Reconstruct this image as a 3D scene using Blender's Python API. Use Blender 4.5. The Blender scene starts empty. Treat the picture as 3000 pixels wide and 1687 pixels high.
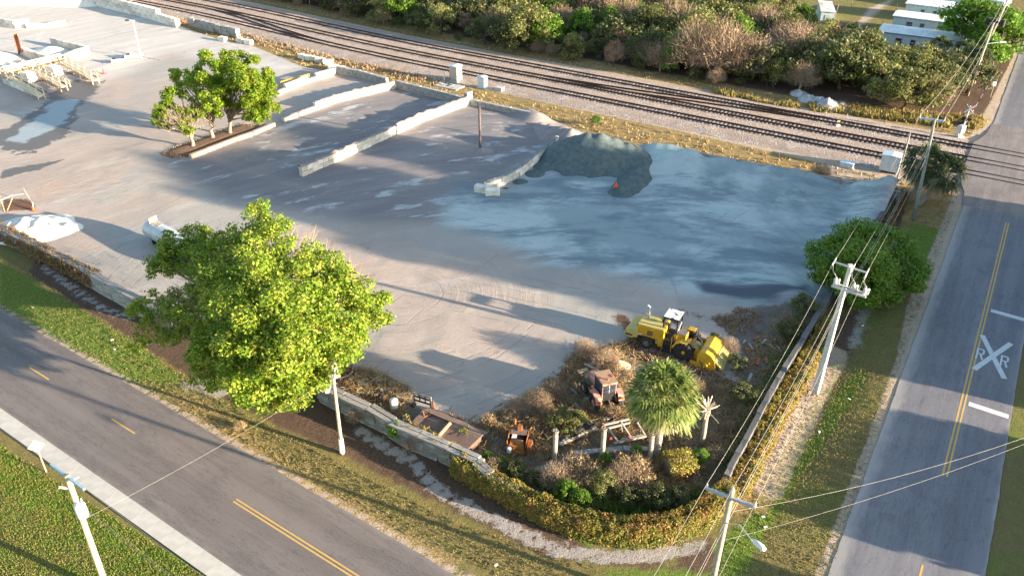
import bpy, math, random
import numpy as np
from math import sin, cos, radians, pi, sqrt, atan2
from mathutils import Vector, Matrix, noise as mnoise
scene = bpy.context.scene
COL = scene.collection
R = random.Random(7)
NR = np.random.default_rng(11)

# ---------------------------------------------------------------- camera
FPX, CX, CY, CAMH, DELTA, ROLL = 2375.0, 1500.0, 843.5, 41.34, radians(31.37), radians(0.22)
FWD = np.array([0, cos(DELTA), -sin(DELTA)]); RGT0 = np.array([1.0, 0, 0]); UP0 = np.cross(RGT0, FWD)
CXA = cos(ROLL)*RGT0 + sin(ROLL)*UP0
CYA = -sin(ROLL)*RGT0 + cos(ROLL)*UP0
camd = bpy.data.cameras.new('camera'); cam = bpy.data.objects.new('camera', camd); COL.objects.link(cam)
camd.sensor_width = 36; camd.lens = 36*FPX/3000; camd.clip_end = 6000; camd.clip_start = 0.5
m = Matrix.Identity(4)
for i in range(3):
    m[i][0] = CXA[i]; m[i][1] = CYA[i]; m[i][2] = -FWD[i]
m[2][3] = CAMH
cam.matrix_world = m
scene.camera = cam
def W(x, y, z=0.0):
    """site survey: point at height z seen at (x, y) on the 2576-wide plan photo"""
    u = (x*1.1646-CX)/FPX; v = -(y*1.1646-CY)/FPX
    d = FWD+u*CXA+v*CYA
    t = (z-CAMH)/d[2]
    return Vector((d[0]*t, d[1]*t, z))
def V3(a, z=0.0): return Vector((a[0], a[1], z))

# ---------------------------------------------------------------- light
SHADOW = radians(156.3)            # direction shadows fall
SUN_EL = radians(9.8)
sundir = Vector((-cos(SHADOW)*cos(SUN_EL), -sin(SHADOW)*cos(SUN_EL), sin(SUN_EL)))
sl = bpy.data.lights.new('sun', 'SUN'); so = bpy.data.objects.new('sun', sl); COL.objects.link(so)
sl.energy = 5.0; sl.angle = radians(0.55); sl.color = (1.0, 0.83, 0.62)
so.rotation_euler = sundir.to_track_quat('Z', 'Y').to_euler(); so.location = (60, 0, 80)
wd = bpy.data.worlds.new('World'); scene.world = wd; wd.use_nodes = True
nt = wd.node_tree; bg = nt.nodes['Background']
sky = nt.nodes.new('ShaderNodeTexSky'); sky.sky_type = 'NISHITA'; sky.sun_disc = False
sky.sun_elevation = SUN_EL
sky.sun_rotation = atan2(sundir.x, sundir.y)
sky.air_density = 1.0; sky.dust_density = 0.6; sky.ozone_density = 1.2
nt.links.new(sky.outputs[0], bg.inputs[0]); bg.inputs[1].default_value = 0.105
scene.view_settings.view_transform = 'Standard'; scene.view_settings.look = 'None'
scene.view_settings.gamma = 1.0; scene.view_settings.exposure = 2.2
scene.render.engine = 'CYCLES'
scene.cycles.max_bounces = 6; scene.cycles.transparent_max_bounces = 6
scene.cycles.diffuse_bounces = 3; scene.cycles.transmission_bounces = 3

# ---------------------------------------------------------------- material helpers
class NT:
    def __init__(s, name):
        s.m = bpy.data.materials.new(name); s.m.use_nodes = True; s.t = s.m.node_tree
        s.b = s.t.nodes['Principled BSDF']; s.out = s.t.nodes['Material Output']
        s.tc = s.n('ShaderNodeTexCoord')
    def n(s, t, **k):
        nd = s.t.nodes.new(t)
        for a, b in k.items(): setattr(nd, a, b)
        return nd
    def l(s, a, b): s.t.links.new(a, b)
    def obj(s): return s.tc.outputs['Object']
    def mapping(s, vec, scale=(1, 1, 1), rot=(0, 0, 0), loc=(0, 0, 0)):
        mp = s.n('ShaderNodeMapping'); s.l(vec, mp.inputs[0])
        mp.inputs['Scale'].default_value = scale; mp.inputs['Rotation'].default_value = rot; mp.inputs['Location'].default_value = loc
        return mp.outputs[0]
    def noise(s, scale, vec=None, detail=4, rough=0.6, dist=0.0):
        nd = s.n('ShaderNodeTexNoise'); s.l(vec if vec is not None else s.obj(), nd.inputs['Vector'])
        nd.inputs['Scale'].default_value = scale; nd.inputs['Detail'].default_value = detail
        nd.inputs['Roughness'].default_value = rough; nd.inputs['Distortion'].default_value = dist
        return nd.outputs[0]
    def vor(s, scale, vec=None, feat='F1', out=0):
        nd = s.n('ShaderNodeTexVoronoi'); s.l(vec if vec is not None else s.obj(), nd.inputs['Vector'])
        nd.feature = feat; nd.inputs['Scale'].default_value = scale
        return nd.outputs[out]
    def ramp(s, f, lo, hi, a=0.0, b=1.0):
        nd = s.n('ShaderNodeMapRange'); nd.interpolation_type = 'SMOOTHSTEP'; s.l(f, nd.inputs[0])
        for i, v in zip((1, 2, 3, 4), (lo, hi, a, b)): nd.inputs[i].default_value = v
        return nd.outputs[0]
    def math(s, op, a, b=None, clamp=False):
        nd = s.n('ShaderNodeMath', operation=op); nd.use_clamp = clamp
        for i, v in ((0, a), (1, b)):
            if v is None: continue
            if isinstance(v, (int, float)): nd.inputs[i].default_value = v
            else: s.l(v, nd.inputs[i])
        return nd.outputs[0]
    def mix(s, f, a, b, mode='MIX'):
        nd = s.n('ShaderNodeMix', data_type='RGBA', blend_type=mode)
        for i, v in ((0, f), (6, a), (7, b)):
            if isinstance(v, (int, float)): nd.inputs[i].default_value = v
            elif isinstance(v, tuple): nd.inputs[i].default_value = (*v, 1) if len(v) == 3 else v
            else: s.l(v, nd.inputs[i])
        return nd.outputs[2]
    def attr(s, name, vec=False):
        nd = s.n('ShaderNodeAttribute', attribute_name=name); return nd.outputs[1] if vec else nd.outputs[2]
    def bump(s, h, strength=0.5, dist=0.05):
        nd = s.n('ShaderNodeBump'); s.l(h, nd.inputs['Height']); nd.inputs['Strength'].default_value = strength
        nd.inputs['Distance'].default_value = dist
        s.l(nd.outputs[0], s.b.inputs['Normal'])
    def fin(s, col, rough=0.85, metal=0.0, spec=0.3):
        if isinstance(col, tuple): s.b.inputs['Base Color'].default_value = (*col, 1)
        else: s.l(col, s.b.inputs['Base Color'])
        if isinstance(rough, (int, float)): s.b.inputs['Roughness'].default_value = rough
        else: s.l(rough, s.b.inputs['Roughness'])
        s.b.inputs['Metallic'].default_value = metal
        s.b.inputs['Specular IOR Level'].default_value = spec
        return s.m
def mat(name, c1, c2=None, scale=3.0, rough=0.8, metal=0.0, c3=None, fine=0, bump=0.0, spec=0.3, thr=(0.35, 0.65), perobj=0.0):
    s = NT(name)
    if c2 is None: c2 = tuple(v*0.72 for v in c1)
    n1 = s.noise(scale, detail=6)
    col = s.mix(s.ramp(n1, *thr), c1, c2)
    if c3:
        n2 = s.noise(scale*3.7, detail=5, rough=0.7, vec=s.mapping(s.obj(), loc=(3.1, 1.7, .4)))
        col = s.mix(s.ramp(n2, 0.56, 0.66), col, c3)
    if fine:
        n3 = s.noise(fine, detail=2)
        col = s.mix(s.ramp(n3, 0.3, 0.75, 0.0, 0.55), col, (0.02, 0.02, 0.02))
    if perobj:
        oi = s.n('ShaderNodeObjectInfo')
        hs = s.n('ShaderNodeHueSaturation'); s.l(col, hs.inputs['Color'])
        s.l(s.ramp(oi.outputs['Random'], 0, 1, 1-perobj, 1+perobj), hs.inputs['Value']); col = hs.outputs[0]
    if bump: s.bump(s.noise(scale*6, detail=5), bump, 0.03)
    return s.fin(col, rough, metal, spec)

# ---------------------------------------------------------------- mesh builder
class MB:
    def __init__(s): s.v = []; s.f = []; s.mi = []; s.cur = 0; s.smooth = False
    def add(s, vs, fs):
        o = len(s.v); s.v += [tuple(v) for v in vs]
        for f in fs: s.f.append(tuple(i+o for i in f)); s.mi.append(s.cur)
        return s
    def box(s, c, d, rz=0.0, rx=0.0, ry=0.0, taper=1.0, M=None):
        x, y, z = d[0]/2, d[1]/2, d[2]/2; t = taper
        vs = [(-x, -y, -z), (x, -y, -z), (x, y, -z), (-x, y, -z), (-x*t, -y*t, z), (x*t, -y*t, z), (x*t, y*t, z), (-x*t, y*t, z)]
        Mx = M if M is not None else (Matrix.Rotation(rz, 3, 'Z') @ Matrix.Rotation(ry, 3, 'Y') @ Matrix.Rotation(rx, 3, 'X'))
        c = Vector(c)
        return s.add([Mx @ Vector(v)+c for v in vs], [(0, 3, 2, 1), (4, 5, 6, 7), (0, 1, 5, 4), (1, 2, 6, 5), (2, 3, 7, 6), (3, 0, 4, 7)])
    def beam(s, a, b, w, h=None, up=(0, 0, 1)):
        a = Vector(a); b = Vector(b); h = h or w; d = (b-a); L = d.length; d.normalize()
        u = Vector(up)
        if abs(d.dot(u)) > 0.98: u = Vector((1, 0, 0))
        r = d.cross(u).normalized(); u = r.cross(d)
        M = Matrix((r, d, u)).transposed()
        return s.box((a+b)/2, (w, L, h), M=M)
    def cyl(s, a, b, r0, r1=None, n=8, cap=True):
        a = Vector(a); b = Vector(b); r1 = r0 if r1 is None else r1; d = (b-a).normalized()
        u = Vector((0, 0, 1)) if abs(d.z) < 0.9 else Vector((1, 0, 0))
        x = d.cross(u).normalized(); y = d.cross(x)
        vs = []
        for c, r in ((a, r0), (b, r1)):
            for i in range(n):
                t = 2*pi*i/n; vs.append(c+x*(r*cos(t))+y*(r*sin(t)))
        fs = [(i, (i+1) % n, n+(i+1) % n, n+i) for i in range(n)]
        if cap: fs += [tuple(range(n-1, -1, -1)), tuple(range(n, 2*n))]
        return s.add(vs, fs)
    def tube(s, pts, r, n=6, r1=None):
        pts = [Vector(p) for p in pts]; k = len(pts); vs = []
        for i, p in enumerate(pts):
            d = (pts[min(i+1, k-1)]-pts[max(i-1, 0)]).normalized()
            u = Vector((0, 0, 1)) if abs(d.z) < 0.95 else Vector((1, 0, 0))
            x = d.cross(u).normalized(); y = d.cross(x)
            rr = (r + ((r1 if r1 is not None else r)-r)*i/(k-1)) if not callable(r) else r(i/(k-1))
            for j in range(n):
                t = 2*pi*j/n; vs.append(p+x*(rr*cos(t))+y*(rr*sin(t)))
        fs = []
        for i in range(k-1):
            for j in range(n): fs.append((i*n+j, i*n+(j+1) % n, (i+1)*n+(j+1) % n, (i+1)*n+j))
        fs += [tuple(range(n-1, -1, -1)), tuple((k-1)*n+j for j in range(n))]
        return s.add(vs, fs)
    def lathe(s, c, prof, n=16, axis=(0, 0, 1)):
        c = Vector(c); ax = Vector(axis).normalized()
        u = Vector((1, 0, 0)) if abs(ax.x) < 0.9 else Vector((0, 1, 0))
        x = ax.cross(u).normalized(); y = ax.cross(x); vs = []
        for r, h in prof:
            for j in range(n):
                t = 2*pi*j/n; vs.append(c+ax*h+x*(r*cos(t))+y*(r*sin(t)))
        fs = [(i*n+j, i*n+(j+1) % n, (i+1)*n+(j+1) % n, (i+1)*n+j) for i in range(len(prof)-1) for j in range(n)]
        return s.add(vs, fs)
    def prism(s, poly, a0, a1, plane='xz'):
        """2D outline extruded along the third axis"""
        n = len(poly); vs = []
        for a in (a0, a1):
            for p in poly:
                vs.append({'xz': (p[0], a, p[1]), 'yz': (a, p[0], p[1]), 'xy': (p[0], p[1], a)}[plane])
        fs = [(i, (i+1) % n, n+(i+1) % n, n+i) for i in range(n)] + [tuple(range(n-1, -1, -1)), tuple(range(n, 2*n))]
        return s.add(vs, fs)
    def quad(s, a, b, c, d): return s.add([a, b, c, d], [(0, 1, 2, 3)])
    def build(s, name, mats, parent=None, world=False, smooth=False, bevel=0.0):
        me = bpy.data.meshes.new(name)
        vs = s.v
        if world and parent is not None:
            L = parent.location; vs = [(v[0]-L.x, v[1]-L.y, v[2]-L.z) for v in vs]
        me.from_pydata(vs, [], s.f)
        if not isinstance(mats, (list, tuple)): mats = [mats]
        for mt in mats: me.materials.append(mt)
        if len(mats) > 1: me.polygons.foreach_set('material_index', s.mi)
        if smooth: me.shade_smooth()
        me.update()
        o = bpy.data.objects.new(name, me); COL.objects.link(o); o.parent = parent
        if bevel:
            b = o.modifiers.new('bevel', 'BEVEL'); b.width = bevel; b.segments = 2; b.limit_method = 'ANGLE'
        return o
def tag(o, label=None, cat=None, group=None, kind=None):
    if label: o['label'] = label
    if cat: o['category'] = cat
    if group: o['group'] = group
    if kind: o['kind'] = kind
    return o
def empty(name, loc, label, cat, group=None, rz=0.0):
    o = bpy.data.objects.new(name, None); COL.objects.link(o); o.location = loc; o.rotation_euler = (0, 0, rz)
    o.empty_display_size = 0.3
    return tag(o, label, cat, group)
def copy_tree(o, loc=None, rz=None, scale=None, label=None, parent=None):
    c = o.copy(); COL.objects.link(c)
    if parent is not None: c.parent = parent
    for ch in o.children: copy_tree(ch, parent=c)
    if loc is not None: c.location = loc
    if rz is not None: c.rotation_euler = (0, 0, rz)
    if scale is not None: c.scale = scale if isinstance(scale, (tuple, list, Vector)) else (scale,)*3
    if label: c['label'] = label
    return c
def npmesh(name, V, F, mats, parent=None, attrs=None, vecattrs=None, smooth=False):
    me = bpy.data.meshes.new(name); V = np.asarray(V, np.float32); F = np.asarray(F, np.int32); k = F.shape[1]
    me.vertices.add(len(V)); me.vertices.foreach_set('co', V.ravel())
    me.loops.add(F.size); me.loops.foreach_set('vertex_index', F.ravel())
    me.polygons.add(len(F)); me.polygons.foreach_set('loop_start', np.arange(0, F.size, k, dtype=np.int32))
    for mt in (mats if isinstance(mats, (list, tuple)) else [mats]): me.materials.append(mt)
    me.update(calc_edges=True)
    for a, val in (attrs or {}).items():
        at = me.attributes.new(a, 'FLOAT', 'POINT'); at.data.foreach_set('value', np.asarray(val, np.float32))
    for a, val in (vecattrs or {}).items():
        at = me.attributes.new(a, 'FLOAT_VECTOR', 'POINT'); at.data.foreach_set('vector', np.asarray(val, np.float32).ravel())
    if smooth: me.shade_smooth()
    o = bpy.data.objects.new(name, me); COL.objects.link(o); o.parent = parent
    return o
# ---------------------------------------------------------------- polygon fields
def wp(pts, z=0.0): return np.array([W(x, y, z)[:2] for x, y in pts])
def sdf(P, poly):
    """signed distance, negative inside"""
    d = np.full(len(P), 1e18); inside = np.zeros(len(P), bool); n = len(poly)
    for i in range(n):
        a = poly[i]; b = poly[(i+1) % n]; e = b-a; w = P-a
        t = np.clip((w@e)/max(e@e, 1e-9), 0, 1); q = w-np.outer(t, e); d = np.minimum(d, (q**2).sum(1))
        c = (a[1] > P[:, 1]) != (b[1] > P[:, 1])
        with np.errstate(divide='ignore', invalid='ignore'):
            xx = (b[0]-a[0])*(P[:, 1]-a[1])/(b[1]-a[1])+a[0]
        inside ^= c & (P[:, 0] < xx)
    d = np.sqrt(d); return np.where(inside, -d, d)
def soft(P, poly, s, bias=0.0):
    return np.clip(0.5-(sdf(P, poly)+bias)/(2*s), 0, 1)
def linedist(P, pts):
    d = np.full(len(P), 1e18)
    for i in range(len(pts)-1):
        a = pts[i]; e = pts[i+1]-a; w = P-a; t = np.clip((w@e)/max(e@e, 1e-9), 0, 1); q = w-np.outer(t, e)
        d = np.minimum(d, (q**2).sum(1))
    return np.sqrt(d)
def jitter_poly(poly, step=0.5, amp=0.15, seed=0):
    """resample an outline and roughen it"""
    out = []; n = len(poly)
    for i in range(n):
        a = poly[i]; b = poly[(i+1) % n]; L = np.hypot(*(b-a)); k = max(1, int(L/step))
        if L > 400: out.append(a); continue
        nn = np.array([-(b-a)[1], (b-a)[0]])/max(L, 1e-6)
        for j in range(k):
            p = a+(b-a)*j/k
            s = mnoise.noise((p[0]*0.9+seed, p[1]*0.9, 0))*0.7+mnoise.noise((p[0]*0.25, p[1]*0.25+seed, 3))*1.0
            out.append(p+nn*s*amp*(0 if j == 0 else 1))
    return np.array(out)
def zone(poly, res, bbox=None):
    """grid mesh clipped to a polygon, border vertices snapped onto it"""
    x0, y0 = poly.min(0)-res; x1, y1 = poly.max(0)+res
    if bbox: x0, y0, x1, y1 = max(x0, bbox[0]), max(y0, bbox[1]), min(x1, bbox[2]), min(y1, bbox[3])
    nx = int((x1-x0)/res)+2; ny = int((y1-y0)/res)+2
    gx, gy = np.meshgrid(x0+np.arange(nx)*res, y0+np.arange(ny)*res)
    P = np.stack([gx.ravel(), gy.ravel()], 1)
    d = sdf(P, poly)
    idx = np.arange(nx*ny).reshape(ny, nx)
    F = np.stack([idx[:-1, :-1].ravel(), idx[:-1, 1:].ravel(), idx[1:, 1:].ravel(), idx[1:, :-1].ravel()], 1)
    ins = d < 0
    F = F[ins[F].any(1)]
    used = np.unique(F); mp = -np.ones(nx*ny, int); mp[used] = np.arange(len(used))
    P = P[used]; F = mp[F]; out = ~ins[used]
    Q = P[out]; best = np.full(len(Q), 1e18); bp = Q.copy(); n = len(poly)
    for i in range(n):
        a = poly[i]; e = poly[(i+1) % n]-a; w = Q-a
        t = np.clip((w@e)/max(e@e, 1e-9), 0, 1); q = a+np.outer(t, e); dd = ((Q-q)**2).sum(1)
        m_ = dd < best; best[m_] = dd[m_]; bp[m_] = q[m_]
    P = P.copy(); P[out] = bp
    return P, F
def vnoise(P, s, seed=0.0):
    return np.array([mnoise.noise((x*s+seed, y*s, seed)) for x, y in P])
# ================================================================= SETTING
RD2 = radians(57.73)                                   # right-hand road
d2 = np.array([cos(RD2), sin(RD2)]); n2 = np.array([sin(RD2), -cos(RD2)])   # n2 points to the right
r2c = np.array(W(2435, 960)[:2])                       # a point on its centre line
def R2(along, across): return r2c+d2*along+n2*across
RD1 = radians(-34.0)
d1 = np.array([cos(RD1), sin(RD1)]); n1 = np.array([-sin(RD1), cos(RD1)])    # n1 points to the yard side
r1c = np.array(W(289, 1074)[:2])
def R1(along, across): return r1c+d1*along+n1*across
RT = radians(-32.65)
dt = np.array([cos(RT), sin(RT)]); ntk = np.array([-sin(RT), cos(RT)])       # ntk points away, over the tracks
t0c = np.array(W(2000, 345/1.1646*1.0, 0.5)[:2])
tbase = np.array(W(1717, 296, 0.5)[:2])                # on the near rail of the near track
def ktrk(a):
    t = np.clip((-50-np.asarray(a, float))/75, 0, 1); return 3.8*t*t*(3-2*t)      # the line bends gently away at the far left
def TK(along, across): return tbase+dt*along+ntk*(across+float(ktrk(along)))
def TKP(*pts):
    """outline in track coordinates, following the bend"""
    out = []
    for (a0, c0), (a1, c1) in zip(pts, pts[1:]+pts[:1]):
        n = max(1, int(abs(a1-a0)/12)); out += [TK(a0+(a1-a0)*k/n, c0+(c1-c0)*k/n) for k in range(n)]
    return np.array(out)
def tk_across(p): q = np.array(p[:2])-tbase; return float(q@ntk-ktrk(q@dt))
TRK = [0.76, 5.75, 10.75]                              # track centre lines

# ---- base ground: soil, grass, gravel shoulders
def ground_colour(s, seed=0.0, far=False):
    pass
g = NT('ground_cover')
big = g.noise(0.12, detail=4, rough=0.55); mid = g.noise(0.9, detail=5, rough=0.7); fine = g.noise(7.0, detail=4, rough=0.8); pix = g.noise(26.0, detail=2, rough=0.7)
grass = g.mix(g.ramp(mid, .3, .7), (0.14, 0.13, 0.045), (0.2, 0.165, 0.065))
grass = g.mix(g.ramp(fine, .35, .7), grass, (0.27, 0.2, 0.085))
lush = g.mix(g.ramp(fine, .3, .65), (0.075, 0.14, 0.02), (0.18, 0.26, 0.04)); lush = g.mix(g.ramp(mid, .48, .75, 0, .55), lush, (0.19, 0.19, 0.05))
dry = g.mix(g.ramp(mid, .3, .7), (0.36, 0.25, 0.1), (0.2, 0.13, 0.06)); dry = g.mix(g.ramp(fine, .45, .7), dry, (0.5, 0.38, 0.18))
litter = g.mix(g.ramp(fine, .3, .65), (0.075, 0.045, 0.03), (0.16, 0.105, 0.075))
gravel = g.mix(g.ramp(fine, .35, .7), (0.38, 0.34, 0.32), (0.2, 0.17, 0.15)); gravel = g.mix(g.ramp(pix, .45, .6), gravel, (0.58, 0.52, 0.47))
sand = g.mix(g.ramp(mid, .3, .7), (0.52, 0.4, 0.29), (0.42, 0.32, 0.24)); sand = g.mix(g.ramp(fine, .5, .7), sand, (0.6, 0.52, 0.42))
def edge(a, k=0.55):
    """ragged 0..1 mask from a painted field"""
    x = g.math('ADD', g.attr(a), g.math('MULTIPLY', g.math('SUBTRACT', mid, 0.5), k))
    x = g.math('ADD', x, g.math('MULTIPLY', g.math('SUBTRACT', fine, 0.5), k*0.9))
    return g.ramp(x, .42, .58)
c = g.mix(g.ramp(g.math('ADD', big, g.math('MULTIPLY', g.math('SUBTRACT', fine, .5), .5)), .48, .70, 0, .6), grass, lush)
c = g.mix(edge('lush'), c, lush); c = g.mix(edge('dry'), c, dry); c = g.mix(edge('litter'), c, litter)
c = g.mix(edge('sand'), c, sand); c = g.mix(edge('gravel', 1.3), c, gravel)
c = g.mix(g.ramp(pix, .3, .8, 0, .35), c, (0.03, 0.03, 0.02))
g.bump(g.math('ADD', fine, g.math('MULTIPLY', mid, 2.0)), 1.0, 0.12)
M_ground = g.fin(c, 0.95, 0, 0.1)

gx = jitter_poly(np.array([R1(-260, -90), R1(120, -90), R1(130, 40), (150.0, 60.0), (210, 330), (-330, 420), (-330, 150)]), 1e9, 0)
P, F = zone(gx, 0.7, bbox=(-190, 18, 150, 330))
near = (P[:, 1] < 130)
lush_f = np.maximum.reduce([soft(P, wp([(0, 655), (330, 850), (480, 960), (330, 960), (0, 800)]), 1.2), soft(P, wp([(1500, 1420), (1700, 1420), (1880, 1300), (2110, 960), (2180, 900), (2190, 950), (2000, 1230), (1860, 1470), (1500, 1470)]), 1.2)*.85,
    soft(P, wp([(2300, 520), (2400, 520), (2330, 700), (2280, 640)]), 1.5), soft(P, wp([(1330, 1240), (1480, 1330), (1500, 1420), (1380, 1380)]), 1.0),
    soft(P, wp([(0, 1140), (120, 1200), (520, 1449), (330, 1449), (0, 1230)]), 1.2)])
dry_f = np.maximum.reduce([soft(P, TKpoly, 1.6) for TKpoly in [TKP((-200, -3.9), (80, -4.6), (75, -16), (-200, -24)), TKP((-200, 18.5), (62, 15.5), (62, 20.5), (-200, 24))]]
    + [soft(P, wp([(330, 960), (500, 985), (820, 1200), (1200, 1420), (1100, 1449), (860, 1320), (420, 1010)]), 1.6)*.8,
       soft(P, wp([(2075, 900), (2120, 860), (2060, 1060), (1930, 1290), (1830, 1290), (1960, 1030)]), 1.2)*1.0,
       soft(P, wp([(2500, 330), (2420, 300), (2350, 350), (2350, 300), (2300, 250), (2480, 240)]), 1.5)*.8,
       soft(P, wp([(2260, 470), (2400, 470), (2420, 540), (2320, 560)]), 1.5)*.7])
litter_f = np.maximum.reduce([soft(P, wp([(100, 620), (400, 780), (830, 960), (1000, 1080), (1350, 1260), (1500, 1380), (1700, 1400), (1650, 1449), (1350, 1400), (1100, 1270), (820, 1130), (560, 1010), (330, 860), (60, 690)]), 1.0)*.75,
    soft(P, wp([(2090, 790), (2210, 770), (2150, 900), (2090, 960)]), 1.0)*.7, soft(P, wp([(2210, 560), (2262, 490), (2290, 480), (2200, 780), (2150, 800)]), .8),
    soft(P, wp([(1700, 1380), (1800, 1330), (1830, 1449), (1650, 1449)]), 1.0)*.7,
    soft(P, TKP((-90, 22), (60, 20), (50, 75), (-200, 80), (-200, 24)), 2.5),
    soft(P, wp([(2420, 180), (2500, 130), (2500, 250), (2440, 300)]), 1.5)*.7])
gravel_f = np.maximum.reduce([1-np.clip(linedist(P, wp([(905, 1085), (960, 1120), (1040, 1160), (1090, 1220), (1180, 1275), (1290, 1330), (1400, 1380), (1520, 1400), (1660, 1395), (1760, 1370)]))/.95, 0, 1),
    (1-np.clip(linedist(P, wp([(100, 665), (260, 775), (330, 800)]))/1.0, 0, 1))*.75, (1-np.clip(linedist(P, wp([(480, 960), (560, 980)]))/1.6, 0, 1))*.9,
    (1-np.clip(linedist(P, wp([(2190, 700), (2240, 600), (2150, 860)]))/1.3, 0, 1))*.75,
    soft(P, TKP((-200, -3.6), (80, -3.6), (80, 15), (-200, 15)), 0.8)])
sand_f = np.maximum.reduce([(1-np.clip(linedist(P, wp([(1930, 1230), (2010, 1070), (2080, 930), (2110, 880)]))/1.9, 0, 1)),
    soft(P, TKP((-200, -3.0), (78, -3.0), (74, -9.0), (40, -6.0), (0, -4.4), (-60, -4.0), (-200, -3.6)), .9)*.85,
    soft(P, TKP((-200, 14), (62, 14), (62, 16.0), (-200, 16.5)), 0.8)*.9,
    soft(P, np.array([R2(-60, -4.7), R2(120, -4.7), R2(120, -5.6), R2(10, -6.4), R2(0, -5.6), R2(-60, -5.3)]), 0.5),
    soft(P, wp([(2180, 395), (2262, 440), (2262, 480), (2200, 470), (2080, 440), (2060, 410)]), 1.2),
    soft(P, wp([(2400, 480), (2450, 520), (2350, 700), (2330, 690)]), .8)*.9, soft(P, wp([(2490, 260), (2530, 180), (2520, 330), (2490, 370), (2440, 345)]), .8),
    soft(P, wp([(2180, 20), (2280, -20), (2170, 70), (2050, 130), (1960, 130), (2150, 60)]), 2.5)*.8,
    (1-np.clip(linedist(P, np.array([R1(-80, 3.85), R1(80, 3.85)]))/1.2, 0, 1))*.72])
inyard = sdf(P, wp([(-400, 470), (0, 575), (337, 757), (800, 985), (1180, 1160), (1620, 1330), (1820, 1215), (2064, 790), (2262, 485), (1640, 365), (1180, 250), (640, 115), (230, 10), (-400, -120)]))
# gentle swale along the right verge, road-side ditch on the left verge
ac2 = (P-r2c)@n2; al2 = (P-r2c)@d2
z = -0.55*np.exp(-((ac2+9.4)/2.0)**2)*np.clip((16-np.abs(al2+8))/10, 0, 1)
ac1 = (P-r1c)@n1; z += -0.18*np.exp(-((ac1-7.2)/1.6)**2)
z += 0.035*vnoise(P, 0.35, 5.0)*(P[:, 1] < 140)
ontrk = (P-tbase)@ntk-ktrk((P-tbase)@dt)
z[(ontrk > -4) & (ontrk < 17)] *= 0
z[(np.abs(ac2) < 5.0) | (np.abs(ac1) < 4.0) | (inyard < 0.5)] = -0.02
z[(ac1 < -3.6) & (ac1 > -5.9)] = -0.02
ground = npmesh('ground', np.column_stack([P, z]), F, M_ground, attrs=dict(lush=lush_f, dry=dry_f, litter=litter_f, gravel=gravel_f, sand=sand_f), smooth=True)
tag(ground, kind='structure')
far = MB(); n = 28
for rr0, rr1, zz in ((0, 2600, -0.62),):
    far.box((0, 600, zz), (4200, 4200, 0.02))
mf = mat('far_fields', (0.1, 0.115, 0.04), (0.2, 0.17, 0.08), 0.02, 0.95, c3=(0.05, 0.08, 0.025))
tag(far.build('outer_terrain', mf), kind='structure')

# ---- yard
y = NT('yard_floor')
big = y.noise(0.10, detail=5, rough=0.6); mid = y.noise(0.8, detail=6, rough=0.7); fine = y.noise(6.0, detail=5, rough=0.8)
fa = y.attr('flow_a', True); fb = y.attr('flow_b', True)
sa = y.noise(1.0, y.mapping(fa, (0.06, .45, 1)), 8, 0.75, .25); sb = y.noise(1.0, y.mapping(fb, (0.07, 0.30, 1)), 10, 0.74, .2)
sc_ = y.noise(1.0, y.mapping(fa, (0.12, 2.2, 1)), 8, 0.8, .5); sd_ = y.noise(1.0, y.mapping(fb, (0.14, 1.3, 1), rot=(0, 0, .35)), 10, 0.78, .3)
def yedge(a, k=0.5, lo=.40, hi=.60, nz=None):
    x = y.math('ADD', y.attr(a), y.math('MULTIPLY', y.math('SUBTRACT', nz if nz is not None else mid, 0.5), k))
    return y.ramp(x, lo, hi)
base = y.mix(y.ramp(big, .35, .65), (0.46, 0.37, 0.31), (0.38, 0.315, 0.27))
base = y.mix(y.ramp(sa, .45, .75, 0, .38), base, (0.56, 0.47, 0.41)); base = y.mix(y.ramp(sc_, .52, .8, 0, .2), base, (0.25, 0.23, 0.22))
base = y.mix(y.ramp(y.noise(.045, detail=6), .47, .6, 0, .8), base, (0.36, 0.345, 0.31)); base = y.mix(y.ramp(y.noise(.09, detail=6, vec=y.mapping(y.obj(), loc=(9, 4, 0))), .56, .68, 0, .6), base, (0.46, 0.33, 0.26)); base = y.mix(y.ramp(sb, .53, .64, 0, .45), base, (0.5, 0.46, 0.41))
lav = y.mix(y.ramp(sb, .4, .65), (0.215, 0.195, 0.195), (0.285, 0.255, 0.24)); lav = y.mix(y.ramp(y.noise(1.0, y.mapping(fb, (0.12, 0.3, 1), loc=(3, 5, 0)), 9, 0.72, .3), .55, .62, 0, .85), lav, (0.52, 0.52, 0.5))
bp = y.noise(1.0, y.mapping(fb, (0.06, 0.16, 1), rot=(0, 0, .1)), 10, 0.70, .2); blu = y.mix(y.ramp(bp, .42, .56), (0.21, 0.262, 0.277), (0.45, 0.51, 0.49)); blu = y.mix(y.ramp(sb, .53, .60, 0, .75), blu, (0.5, 0.55, 0.53)); blu = y.mix(y.ramp(sd_, .55, .62, 0, .55), blu, (0.40, 0.44, 0.44))
blu = y.mix(y.ramp(y.noise(0.07, detail=5), .44, .56, 0, .55), blu, (0.16, 0.212, 0.238))
white = y.mix(y.ramp(sb, .35, .65), (0.5, 0.455, 0.41), (0.6, 0.56, 0.51))
soil = y.mix(y.ramp(fine, .3, .7), (0.13, 0.10, 0.085), (0.22, 0.18, 0.15)); soil = y.mix(y.ramp(mid, .45, .7, 0, .8), soil, (0.10, 0.085, 0.06))
red = y.mix(y.ramp(fine, .4, .65), (0.21, 0.10, 0.055), (0.11, 0.06, 0.04))
c = y.mix(yedge('lav', .5, .3, .7, sb), base, lav)
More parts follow.
